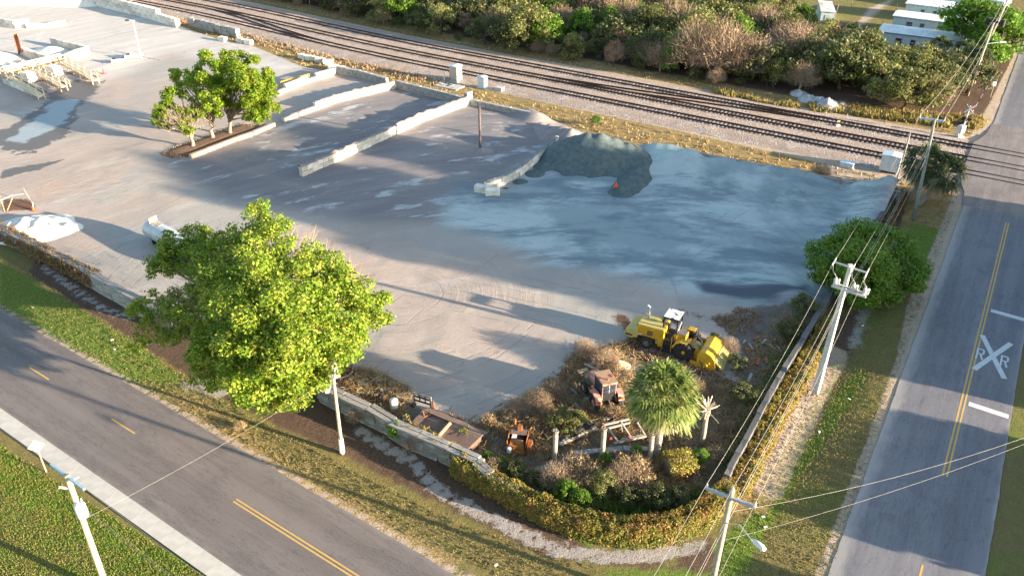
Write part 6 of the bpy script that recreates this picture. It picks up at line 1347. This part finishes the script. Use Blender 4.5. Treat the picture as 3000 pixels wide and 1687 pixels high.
dh = S('drum_hood', M_cy, MB().prism(prof_, -.32, 2.3), bevel=.02)
for y_ in (-.35, 2.33): S('side_plate', M_cy, MB().prism([(1.3, .12), (1.3, 1.28), (1.5, 1.6), (1.97, 1.67), (2.45, 1.46), (2.76, 1.08), (2.86, .7), (3.05, .02), (1.8, .02)], y_-.03, y_+.03))
S('rear_door', M_cyd, MB().prism([(2.72, 1.0), (2.8, 1.04), (3.5, .42), (3.55, .30), (3.4, .32), (2.78, .85)], -.3, 2.28)); S('rear_lip', M_cyd, MB().beam((3.52, -.3, .36), (3.52, 2.28, .36), .09, .1))
for y_ in (.35, 1.0, 1.65): S('hood_rib', M_cyd, MB().prism([(1.95, 1.625), (2.4, 1.425), (2.7, 1.055), (3.5, .43), (3.5, .47), (2.72, 1.10), (2.42, 1.47), (1.96, 1.665)], y_-.02, y_+.02))
S('bearing_housing', M_cy, MB().cyl((2.1, -.36, .5), (2.1, -.56, .5), .22, .18, 12).cyl((2.35, -.36, .7), (2.35, -.5, .7), .1, .1, 8)); S('side_shoe', M_cy, MB().prism([(.75, .5), (1.9, .5), (2.0, .1), (1.2, .05), (.8, .25)], -.45, -.3))
# ================================================================= PINK TRACTOR
M_pk = mat('faded_pink_paint', (0.56, 0.25, 0.2), (0.46, 0.2, 0.15), 2, .6, c3=(0.55, 0.35, 0.28)); M_tan = mat('sun_baked_roof', (0.42, 0.27, 0.16), (0.34, 0.21, 0.13), 1.5, .8); M_redm = mat('red_marker', (0.6, 0.1, 0.08), (0.5, 0.08, 0.06), 2, .6)
tr = empty('tractor', (7.35, 49.95, 0), 'faded pink old tractor with square cab beside the cabbage palm', 'tractor', None, radians(108))
T_ = lambda n, m_, mb, **k: mb.build(n, m_, tr, **k)
T_('cab_roof', M_tan, MB().box((.15, 0, 2.72), (1.75, 1.3, .1)), bevel=.03); T_('cab_body', M_dark, MB().box((.15, 0, 1.45), (1.5, 1.1, .9)))
for x in (-.6, .9):
    for y_ in (-.56, .56): T_('cab_pillar', M_pk, MB().beam((x, y_, 1.2), (x, y_, 2.7), .06))
T_('rear_window', M_glass, MB().box((-.6, 0, 2.2), (.02, 1.05, .85))); T_('side_window', M_glass, MB().box((.15, .57, 2.2), (1.4, .02, .85))); T_('side_window', M_glass, MB().box((.15, -.57, 2.2), (1.4, .02, .85))); T_('windscreen', M_glass, MB().box((.9, 0, 2.2), (.02, 1.05, .85)))
T_('window_divider', M_wp, MB().beam((-.62, 0, 1.8), (-.62, 0, 2.65), .03)); T_('roof_edge_light', M_pk, MB().box((-.72, 0, 2.66), (.05, 1.25, .08)))
for y_ in (-.5, .5): T_('roof_marker', M_redm, MB().box((.1, y_, 2.79), (.3, .16, .05)))
T_('beacon', M_or, MB().cyl((-.25, 0, 2.77), (-.25, 0, 2.95), .08, .06, 10))
T_('engine_hood', M_pk, MB().prism([(.95, 1.1), (.95, 1.85), (1.6, 1.95), (2.45, 1.78), (2.5, 1.1)], -.36, .36), bevel=.04); T_('front_axle', M_rim, MB().box((2.1, 0, .65), (.2, 1.5, .2)).box((1.2, 0, .9), (2.6, .5, .4)))
T_('side_decal', M_wp, MB().box((1.7, .37, 1.6), (.5, .015, .1)).box((1.7, -.37, 1.6), (.5, .015, .1)))
for y_ in (-.95, .95):
    wheel(tr, (-.25, y_, .78), .78, .42, 14, M_pk, hub=.34); wheel(tr, (2.05, y_*.95, .55), .55, .3, 0, M_pk, hub=.45)
    T_('fender', M_pk, MB().prism([(-1.0, 1.1), (-.8, 1.62), (-.25, 1.75), (.4, 1.6), (.45, 1.45), (-.25, 1.62), (-.7, 1.5), (-.9, 1.05)], y_-.24, y_+.24)); T_('tail_lamp', M_or, MB().cyl((-1.0, y_, 1.35), (-1.12, y_, 1.35), .12, .12, 10))
T_('three_point_hitch', M_rim, MB().beam((-.8, .3, .6), (-1.5, .35, .5), .08).beam((-.8, -.3, .6), (-1.5, -.35, .5), .08).beam((-.7, 0, 1.1), (-1.4, 0, .9), .08)); T_('exhaust_stack', M_dark, MB().cyl((1.5, .15, 1.9), (1.5, .15, 2.5), .05, .04, 8))
# ================================================================= RUSTY MACHINERY AND SCRAP
M_rst = mat('orange_rust', (0.36, 0.13, 0.035), (0.22, 0.08, 0.03), 4, .8, c3=(0.5, 0.24, 0.06)); M_plate = mat('brown_steel_plate', (0.22, 0.145, 0.11), (0.16, 0.105, 0.085), 1.2, .65, .2, c3=(0.27, 0.18, 0.13))
en = empty('engine_unit', W(1303, 1125), 'rusty orange engine unit with exhaust stack and white can', 'engine', None, radians(80)); E_ = lambda n, m_, mb, **k: mb.build(n, m_, en, **k)
E_('engine_frame', M_rst, MB().box((0, 0, .35), (1.9, 1.3, .25)).box((-.6, 0, .7), (.5, 1.1, .5)).box((.75, 0, .75), (.15, 1.25, .7)))
E_('side_panel', M_rst, MB().box((.05, -.66, .8), (1.7, .05, .85), rx=.12)); E_('side_panel', M_rst, MB().box((.05, .66, .8), (1.7, .05, .85), rx=-.08)); E_('wheel_guard', M_rst, MB().box((-.35, -.92, .55), (.9, .3, .6)))
E_('hood_plate', M_plate, MB().box((.45, 0, 1.2), (.7, 1.2, .05))); E_('engine_block', M_dark, MB().box((.1, .05, .75), (1.0, .6, .55)).cyl((-.1, -.3, .9), (.4, -.3, .9), .13, .13, 8))
E_('cylinder_head', M_wp, MB().box((0, .28, 1.08), (.4, .35, .1)).box((-.1, .28, 1.16), (.15, .25, .08))); E_('fuel_tank', M_rst, MB().cyl((-.55, -.45, 1.0), (-.55, .45, 1.0), .22, .22, 14)); E_('exhaust_stack', M_rst, MB().cyl((.75, .35, 1.1), (.75, .35, 2.1), .08, .07, 10)); E_('air_cleaner', M_rst, MB().box((.6, -.05, 1.42), (.35, .3, .4)))
E_('pipe_stack', M_dark, MB().cyl((.75, -.4, 1.1), (.75, -.4, 1.8), .04, .04, 6)); E_('white_can', M_wp, MB().lathe((-.95, .5, .35), [(0, 0), (.17, .02), (.17, .4), (.08, .48), (0, .5)], 12)); E_('wheel_block', M_dark, MB().cyl((.5, -.75, .3), (.5, -.95, .3), .3, .3, 14).cyl((.5, .75, .3), (.5, .95, .3), .3, .3, 14))
# steel plate tank: two big tilted plates with a pipe between
c0 = [W(1027, 1072, .9), W(1063, 1030, 1.1), W(1212, 1095, 1.1), W(1160, 1145, .9)]
tk = empty('steel_tank', W(1115, 1095), 'large rusty brown steel tank top lying inside the front wall', 'steel tank'); tl = tk.location
def slabq(name, q, th, m):
    mb = MB(); q = [Vector(p)-tl for p in q]; lo = [p-Vector((0, 0, th)) for p in q]; mb.add(lo+q, [(0, 3, 2, 1), (4, 5, 6, 7), (0, 1, 5, 4), (1, 2, 6, 5), (2, 3, 7, 6), (3, 0, 4, 7)]); return mb.build(name, m, tk)
ml = [c0[0].lerp(c0[3], .52), c0[1].lerp(c0[2], .5)]
slabq('deck_plate', [c0[0], ml[0]-Vector((0, 0, .25)), ml[1]-Vector((0, 0, .25)), c0[1]], .08, M_plate); slabq('deck_plate', [ml[0], c0[3], c0[2], ml[1]], .08, M_plate)
slabq('side_wall', [c0[1], c0[2], c0[2]+Vector((.5, .9, -.5)), c0[1]+Vector((.5, .9, -.5))], .08, M_plate)
mb = MB(); q = [Vector(p)-tl-Vector((0, 0, .1)) for p in c0]; qq = [Vector((p.x*.94, p.y*.94, 0)) for p in q]; mb.add(q+qq, [(0, 1, 5, 4), (1, 2, 6, 5), (2, 3, 7, 6), (3, 0, 4, 7)]); mb.build('tank_shell', M_rst if 0 else M_plate, tk)
MB().cyl(ml[0].lerp(ml[1], .08)-tl+Vector((0, 0, .12)), ml[0].lerp(ml[1], .9)-tl+Vector((0, 0, .12)), .15, .15, 12).build('pipe', mat('tan_pipe', (0.4, 0.25, 0.14), (0.33, 0.2, 0.12), 2, .6), tk)
p = W(1068, 1048, 1.15)-tl; MB().beam(p, p+Vector((.4, .2, .1)), .05).beam(p+Vector((.1, .1, 0)), p+Vector((.15, -.3, .35)), .05).beam(p+Vector((.2, .1, 0)), p+Vector((.35, .3, .35)), .05).beam(p, p+Vector((-.1, .15, .4)), .05).build('valve_bracket', M_rst, tk)
for (x, y_) in ((1085, 1045), (1165, 1078), (1155, 1092)): p = W(x, y_, 1.12)-tl; MB().box(p, (.45, .12, .03), rz=.9).build('slot', M_dark, tk)
# pallet fork frame
ff = empty('fork_frame', W(1064, 1025), 'old pallet fork carriage frame standing behind the steel tank', 'fork carriage', None, radians(-24)); F_ = lambda n, mb, m_=M_rim: mb.build(n, m_, ff)
M_pale = mat('pale_flaked_steel', (0.36, 0.33, 0.27), (0.1, 0.1, 0.09), 5, .8)
F_('upright', MB().beam((-.75, 0, .2), (-.75, 0, 1.35), .12, .1), M_pale); F_('upright', MB().beam((.75, 0, .05), (.75, 0, 1.3), .14, .12), M_pale); F_('upright', MB().beam((.95, 0, .0), (.95, 0, 1.0), .1, .1), M_rst)
for z_ in (.55, .95, 1.25): F_('rail', MB().beam((-.8, 0, z_), (.8, 0, z_), .1, .09), M_pale if z_ > 1 else M_dark)
for x in (-.25, .25): F_('divider', MB().beam((x, 0, .5), (x, 0, 1.25), .07), M_dark)
F_('foot', MB().box((.85, -.1, .1), (.35, .5, .2)), M_rst); F_('foot', MB().box((-.8, -.1, .1), (.3, .4, .2)), M_dark)
# white drum
dr = empty('plastic_drum', W(992, 1030), 'white plastic drum beside the front wall', 'drum'); MB().lathe((0, 0, 0), [(0, 0), (.3, .01), (.32, .1), (.32, .32), (.335, .34), (.32, .36), (.32, .66), (.335, .68), (.32, .7), (.32, .95), (.27, 1.02), (0, 1.02)], 22).build('drum_body', mat('white_plastic', (0.8, 0.79, 0.76), (0.72, 0.7, 0.68), 2, .4), dr, smooth=True); MB().cyl((.12, .1, 1.02), (.12, .1, 1.06), .05, .05, 8).build('bung', M_wp, dr)
# iron rings
def ring(label, x, y_, r, m, z0=.1, tilt=.1, arc=2*pi, hgt=.16, st_=0.0):
    t = empty('iron_hoop', W(x, y_), label, 'iron hoop', 'iron hoops near the wall corner'); n = 34; mb = MB()
    vs = []; 
    for i in range(n+1):
        a = st_+arc*i/n
        for rr_, zz in ((r, 0), (r, hgt), (r-.05, hgt), (r-.05, 0)): vs.append((rr_*cos(a), rr_*sin(a)*.96, z0+zz+tilt*cos(a)*r))
    fs = [(i*4+j, (i+1)*4+j, (i+1)*4+(j+1) % 4, i*4+(j+1) % 4) for i in range(n) for j in range(4)]; mb.add(vs, fs); mb.build('hoop_band', m, t); MB().beam((-r*.9, 0, z0), (r*.2, r*.5, z0), .05, .05).build('stay', m, t)
ring('tall oval iron hoop lying beside the wooden pole', 858, 940, 1.05, mat('olive_steel', (0.2, 0.17, 0.1), (0.12, 0.1, 0.07), 4, .7), hgt=.28); ring('second larger hoop overlapping the first', 864, 944, .85, M_pale, z0=.3)
ring('black iron hoop half buried by the front wall', 935, 1003, .85, M_dark, arc=3.6, st_=-.6, tilt=.3); ring('thin black hoop beneath the half buried one', 940, 1010, .75, M_dark, arc=3.0, st_=-.5)
def plank(x0, y0, x1, y1, w, m, label, z0=.12, z1=None, h=.12, name='timber_plank'):
    a = W(x0, y0, z0); b = W(x1, y1, z1 if z1 is not None else z0); o = MB().beam(Vector((0, 0, z0)), b-Vector((a.x, a.y, 0)), w, h).build(name, m); o.location = (a.x, a.y, 0); return tag(o, label, 'timber')
M_grw = mat('silvered_timber', (0.42, 0.38, 0.32), (0.3, 0.27, 0.22), 5, .9, bump=.3); M_lum = mat('tan_lumber', (0.5, 0.33, 0.18), (0.42, 0.28, 0.15), 5, .9)
plank(888, 1025, 912, 955, .35, M_grw, 'long weathered timber leaning on the front wall near the hoops', .3, .15); plank(815, 985, 834, 930, .3, M_grw, 'grey board lying along the short return wall', 1.65, 1.7); plank(823, 988, 838, 935, .28, M_wp, 'whitish board beside the return wall', 1.6, 1.65)
for k, q in enumerate(((1455, 935, 1478, 928, .35, M_lum, .6, 'short orange plank on the pile above the tractor'), (1470, 915, 1515, 935, .18, M_grw, .7, 'long pale plank on the pile above the tractor'), (1462, 945, 1480, 940, .3, M_grw, .2, 'lowest grey plank of the pile above the tractor'), (1478, 918, 1500, 912, .2, M_grw, .5, 'white end plank of the pile above the tractor'), (1490, 930, 1508, 922, .22, M_grw, .45, 'short plank at the right of the pile above the tractor'), (1474, 950, 1482, 932, .25, M_grw, .3, 'crosswise plank under the pile above the tractor'))):
    plank(q[0], q[1], q[2], q[3], q[4], q[5], q[7], q[6], h=.1)
# timber frame of old trailer
tf = empty('trailer_frame', W(1555, 1090), 'weathered timber trailer frame with red reflectors behind the palm stumps', 'trailer frame'); fl_ = tf.location
def FB(x0, y0, z0, x1, y1, z1, w=.12, m=None, n='beam'): MB().beam(W(x0, y0, z0)-fl_, W(x1, y1, z1)-fl_, w, w).build(n, m or M_grw, tf)
FB(1520, 1068, 1.0, 1584, 1053, 1.0); FB(1526, 1078, .9, 1585, 1062, .9); FB(1531, 1078, .9, 1556, 1112, .5); FB(1545, 1114, .5, 1626, 1096, .5, .14); FB(1562, 1105, .5, 1620, 1094, .5); FB(1603, 1062, .9, 1624, 1096, .5); FB(1562, 1060, 1.0, 1588, 1100, .5, .1); FB(1560, 1055, 1.0, 1566, 1085, .7, .08)
for (x, y_) in ((1537, 1105), (1583, 1100)): MB().lathe(W(x, y_, .55)-fl_, [(.2, 0), (.05, .25)], 3, (0, 0, 1)).build('red_reflector', M_redm, tf)
# black flat bed implement
bi = empty('black_implement', W(1450, 1090), 'black broken sheet metal implement left of the timber frame', 'implement'); bl = bi.location
def BQ(n, pts, m, th=.06):
    q = [W(*p)-bl for p in pts]; lo = [p-Vector((0, 0, th)) for p in q]; MB().add(lo+q, [(0, 3, 2, 1), (4, 5, 6, 7), (0, 1, 5, 4), (1, 2, 6, 5), (2, 3, 7, 6), (3, 0, 4, 7)]).build(n, m, bi)
BQ('bed_plate', [(1402, 1112, .5), (1450, 1095, .5), (1452, 1080, .6), (1405, 1095, .6)], M_dark); BQ('bed_plate', [(1452, 1088, .6), (1497, 1068, .6), (1480, 1058, .9), (1452, 1078, .7)], M_dark)
BQ('side_rail', [(1408, 1120, .4), (1495, 1080, .4), (1495, 1075, .45), (1408, 1115, .45)], M_grw, .12)
for k in range(6): p = W(1402+k*4, 1120-k*3, .5)-bl; MB().tube([p, p+Vector((.2, .1, .25)), p+Vector((.45, -.1, .05))], .025, 5).build('hose', M_dark if k % 2 else M_gal, bi)
for (x, y_) in ((1437, 1083), (1497, 1076), (1425, 1084)): MB().box(W(x, y_, .75)-bl, (.22, .15, .1)).build('white_bracket', M_wp, bi)
# tan tarp beside the tractor
V = []; F = []; ta = W(1555, 945)
for i in range(9):
    for j in range(7):
        x = (i/8-.5)*1.9; y_ = (j/6-.5)*1.5; V.append((x+.2*y_, y_, .05+1.1*max(0, .5+y_/1.6-abs(x)*.55)+.12*mnoise.noise((x*2, y_*2, 1))))
for i in range(8):
    for j in range(6): F.append((i*7+j, (i+1)*7+j, (i+1)*7+j+1, i*7+j+1))
o = npmesh('tarp', V, F, mat('tan_tarp', (0.55, 0.42, 0.27), (0.45, 0.34, 0.22), 2, .9, bump=.3)); o.location = ta; tag(o, 'tan tarp draped over scrap between tractor and palm', 'tarp')
# ================================================================= LEFT PLANT
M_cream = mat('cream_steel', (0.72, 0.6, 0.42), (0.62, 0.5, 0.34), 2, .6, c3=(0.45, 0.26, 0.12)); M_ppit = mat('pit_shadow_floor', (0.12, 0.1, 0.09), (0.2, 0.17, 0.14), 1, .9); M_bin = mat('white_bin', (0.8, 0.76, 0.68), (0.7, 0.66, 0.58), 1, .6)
Z4 = lambda x, y_: (x/6.0, 85.9+y_/6.0)
hp_ = empty('loading_hopper', W(60, 190), 'cream railed walkways with bins over the loading pits at the left', 'loading platform'); hl = hp_.location
def HW(x, y_, z): return W(*Z4(x, y_), z)-hl
walk = [((60, 600), (620, 930), 3), ((470, 540), (960, 800), 3), ((960, 440), (1440, 700), 3)]
for (a, b, n_) in walk:
    A_, B_ = HW(*a, .7), HW(*b, .7); MB().beam(A_, B_, 1.0, .12).build('walkway', M_cream, hp_); dd = (B_-A_); nr = Vector((-dd.y, dd.x, 0)).normalized()
    for sg in (-.5, .5):
        for z_ in (.55, 1.1): MB().beam(A_+nr*sg+Vector((0, 0, z_)), B_+nr*sg+Vector((0, 0, z_)), .1).build('handrail', M_cream, hp_)
        for k in range(6): p = A_.lerp(B_, k/5)+nr*sg; MB().beam(p-Vector((0, 0, .7)), p+Vector((0, 0, 1.1)), .1).build('rail_post', M_cream, hp_)
A_, B_ = HW(60, 620, .8), HW(960, 400, .8); MB().beam(A_, B_, 1.2, .14).build('walkway', mat('rusty_deck', (0.4, 0.2, 0.08), (0.5, 0.36, 0.2), 1.5, .8), hp_); dd = B_-A_; nr = Vector((-dd.y, dd.x, 0)).normalized()
for sg in (-.6, .6):
    for z_ in (.5, 1.1): MB().beam(A_+nr*sg+Vector((0, 0, z_)), B_+nr*sg+Vector((0, 0, z_)), .1).build('handrail', M_cream, hp_)
    for k in range(9): p = A_.lerp(B_, k/8)+nr*sg; MB().beam(p-Vector((0, 0, .8)), p+Vector((0, 0, 1.1)), .08).build('rail_post', M_cream, hp_)
for u in (.3, .5, .68): p = A_.lerp(B_, u)+nr*.65+Vector((0, 0, .6)); MB().box(p, (1.1, .1, .8), rz=atan2(dd.y, dd.x)).build('white_panel', M_bin, hp_)
for (x, y_) in ((430, 640), (820, 545)):
    c = HW(x, y_, .9); MB().box(c, (2.6, 1.7, 1.5), rz=RT, taper=.8).build('bin', M_bin, hp_, bevel=.1)
dn = HW(920, 640, .6); up_ = HW(1040, 790, 0); 
for k in range(5): p = dn.lerp(up_, k/4); MB().box(p+Vector((0, 0, .02)), (1.0, .25, .05), rz=RT).build('stair_tread', M_cream, hp_)
for sg in (-.5, .5): o_ = Vector((cos(RT)*sg, sin(RT)*sg, 0)); MB().beam(dn+o_, up_+o_, .06, .2).build('stair_stringer', M_cream, hp_); MB().beam(dn+o_+Vector((0, 0, 1.0)), up_+o_+Vector((0, 0, 1.0)), .06).build('stair_rail', M_cream, hp_); MB().beam(up_+o_, up_+o_+Vector((0, 0, 1.0)), .06).build('rail_post', M_cream, hp_)
for (a, b) in (((240, 730), (640, 900)), ((680, 680), (960, 790)), ((1080, 570), (1400, 680))): MB().beam(HW(*a, .03), HW(*b, .03), 2.0, .08).build('pit_shade', M_ppit, hp_)  # flat dark strips for the pit openings, their shade put into the colour
pc = W(52, 137); o = empty('steel_column', pc, 'rust red steel column rising beside the loading pits', 'steel column'); tp = W(38, 86, 6.0)-pc
M_rc = mat('rust_red_steel', (0.36, 0.13, 0.07), (0.45, 0.2, 0.12), 1.5, .8); MB().beam((-.35, 0, 0), tp+Vector((-.35, 0, 0)), .1, .6).build('flange', M_rc, o); MB().beam((.35, 0, 0), tp+Vector((.35, 0, 0)), .1, .6).build('flange', M_rc, o); MB().beam((0, 0, 0), tp, .7, .08).build('web', M_rc, o)
def lowwall(label, pts, h, th): return wall(label, Wl(pts, 0), 1, h, 2.4, th=th, m=M_blkw, name='pit_wall', cat='pit wall')
lowwall('thick white pit wall between the rust column and the walkway', [Z4(330, 320), Z4(560, 400), Z4(760, 460)], 1.6, .9); lowwall('white pit wall along the far side of the sand pit', [Z4(800, 165), Z4(1060, 235), Z4(1330, 300)], 1.4, .7)
lowwall('white pit wall closing the right end of the sand pit', [Z4(1340, 300), Z4(1180, 340), Z4(1030, 400)], 1.2, 1.1); lowwall('white pit wall near the left frame edge', [Z4(-200, 400), Z4(0, 520), Z4(120, 590)], 1.3, .8)
lowwall('long low white kerb wall under the first walkway', [Z4(80, 740), Z4(340, 850), Z4(620, 960)], .7, .5); wall('white block bin wall at the top left below the sand pile', Wl([(-20, 62), (40, 72), (75, 66)], 0), 2, .8, 2.0, th=.8, m=M_blkw, name='block_row', cat='block wall')
wall('white block bin wall right of the first near the top left', Wl([(68, 72), (120, 70), (165, 62)], 0), 1, .9, 2.0, th=.8, m=M_blkw, name='block_row', cat='block wall')
heap('sand_heap', 'pale sand heap inside the white pit', 130, 132, 5.5, 3.4, 1.1, M_white, seed=41, n=32, rz=RT, cat='sand pile')
heap('sand_heap', 'white sand slope at the left edge below the rust column', -5, 155, 7, 4, 1.8, M_white, seed=44, n=32, rz=RT, cat='sand pile')
# trailer tongue and bits near the light pole
def flat(label, x, y_, L, w, name):
    t = empty(name, W(x, y_), label, 'equipment', None, radians(15)); MB().box((0, 0, .5), (L, w, .5)).build('body', M_wp, t, bevel=.05); MB().box((-L*.3, 0, .85), (.5, .4, .25)).build('bracket', M_dark, t); MB().beam((-L/2, 0, .4), (-L/2-.8, -.2, .25), .1).build('drawbar', M_dark, t); wheel(t, (L*.4, w*.6, .3), .3, .15, 0, M_rim); return t
flat('white flat equipment skid lying left of the light pole foot', 338, 148, 3.0, 1.1, 'equipment_skid'); flat('white narrow skid with black drawbar below the first skid', 300, 160, 2.4, .6, 'equipment_skid')
for (x, y_, lb_, m_) in ((262, 186, 'red traffic cone right of the walkways', M_redm), (247, 193, 'orange cone at the end of the third walkway', M_or)):
    t = empty('traffic_cone', W(x, y_), lb_, 'traffic cone'); MB().lathe((0, 0, 0), [(.25, 0), (.22, .1), (.14, .5), (.04, 1.0)], 10).build('cone_body', m_, t); MB().box((0, 0, .03), (.65, .65, .06)).build('base', m_, t)
# barrier arch at left edge
t = empty('barrier_frame', W(30, 522), 'bent pale pipe barrier over red soil at the left edge', 'barrier'); bl_ = t.location
MB().tube([W(-40, 500, 1.0)-bl_, W(0, 505, 1.3)-bl_, W(30, 492, 1.3)-bl_, W(62, 488, 1.3)-bl_, W(82, 510, .8)-bl_, W(84, 528, 0)-bl_], .06, 8).build('top_pipe', M_gal, t)
for (x0, y0, x1, y1) in ((0, 488, 12, 526), (32, 490, 18, 524), (60, 470, 84, 510)): MB().beam(W(x0, y0+6, 1.3)-bl_, W(x1, y1+6, 0)-bl_, .07).build('leg', mat('orange_tan', (0.6, 0.42, 0.2), (0.5, 0.35, 0.18)), t)
t = empty('traffic_cone', W(85, 530), 'orange cone base at the right foot of the bent barrier', 'traffic cone'); MB().lathe((0, 0, 0), [(.2, 0), (.1, .4), (.03, .6)], 10).build('cone_body', M_or, t); MB().box((0, 0, .03), (.5, .5, .06)).build('base', M_or, t)
# yellow ladder-like rail
t = empty('yellow_rail', W(708, 207), 'yellow ladder-like steel frame lying behind the left bay wall', 'steel frame'); yl = t.location; M_yl = mat('yellow_steel', (0.75, 0.45, 0.04), (0.65, 0.38, 0.04), 2, .5)
ya, yb = W(705, 208, .9)-yl, W(778, 188, .9)-yl
for z_, oy in ((0, 0), (0, .5), (-.6, 0), (-.6, .5)): MB().beam(ya+Vector((0, oy, z_)), yb+Vector((0, oy, z_)), .1).build('chord', M_yl, t)
for k in range(12): p = ya.lerp(yb, k/11); MB().beam(p, p+Vector((0, .5, 0)), .08).beam(p, p-Vector((0, 0, .6)), .08).build('rung', M_yl, t)
# tanker trailer half hidden behind the big tree
ta_ = W(386, 603); tb_ = W(545, 690); ax = (tb_-ta_).normalized(); Lt = (tb_-ta_).length
tt = empty('tank_trailer', ta_, 'pale blue steel tank trailer half hidden behind the big tree', 'tank trailer', None, atan2(ax.y, ax.x)); M_tnk = mat('pale_tank_steel', (0.4, 0.46, 0.5), (0.34, 0.39, 0.43), 1, .4, .1, c3=(0.5, 0.44, 0.38))
MB().lathe((0, 0, 1.45), [(0, -.35), (.45, -.3), (.8, -.15), (.98, .1), (1.02, .4), (1.02, Lt), (.8, Lt+.3), (0, Lt+.4)], 28, (1, 0, 0)).build('tank_shell', M_tnk, tt, smooth=True)
MB().box((1.6, 0, 2.48), (1.6, .5, .06)).build('top_walkway', M_grw, tt); MB().box((.95, 0, 2.75), (.15, 1.0, .55), rz=.2).build('manhole_guard', mat('tan_board', (0.75, 0.52, 0.28), (0.65, 0.45, 0.24)), tt)
MB().box((Lt/2, 0, .45), (Lt, .9, .2)).build('chassis', M_dark, tt)
for x in (Lt*.8, Lt*.68):
    for y_ in (-.9, .9): wheel(tt, (x, y_, .5), .5, .3, 0, M_rim)
for x in (.9, 1.1): MB().box((x, 0, .2), (.12, 1.2, .45)).build('landing_leg', M_dark, tt)
# litter on the verges
for k, (x, y_) in enumerate(((1925, 1326), (2136, 1004), (2061, 1087), (82, 774), (282, 856), (288, 879), (1248, 1422), (1920, 1300), (2170, 820))):
    o = MB().box((0, 0, .05), (.22, .12, .04), rz=R.uniform(0, 3), rx=.3).build('paper_scrap', M_wp); o.location = W(x, y_)
    tag(o, 'small white scrap of litter '+('below the bottom lamp pole', 'beside the side road verge near the stop bar', 'in the verge middle left of the side road', 'at the upper left of the front road verge', 'on the front road verge below the big tree', 'on the verge just below the previous tree scrap', 'on the verge under the curved hedge', 'right of the lamp pole on sunlit grass', 'near the round dark tree')[k], 'litter', 'scraps of litter on the verges')

# loose scrap in the overgrown corner
sm = [MB(), MB()]
spts = scatter([(wp([(840, 930), (930, 940), (1020, 985), (1000, 1040), (900, 1000)]), 60), (wp([(1230, 1070), (1400, 980), (1560, 1000), (1600, 1060), (1400, 1140), (1240, 1150)]), 60), (wp([(1850, 860), (2000, 800), (1950, 960), (1830, 1000)]), 30)], 0, np.random.default_rng(8))
for k, q in enumerate(spts): sm[k % 2].box((q[0], q[1], .12+.15*R.random()), (R.uniform(.2, 1.1), R.uniform(.05, .25), R.uniform(.04, .15)), rz=R.uniform(0, 6), rx=R.uniform(-.3, .3), ry=R.uniform(-.3, .3))
tag(sm[0].build('rusty_scrap', M_rst), 'rusty scrap bits strewn through the weeds', None, None, 'stuff'); tag(sm[1].build('timber_scrap', M_grw), 'grey timber bits strewn through the weeds', None, None, 'stuff')
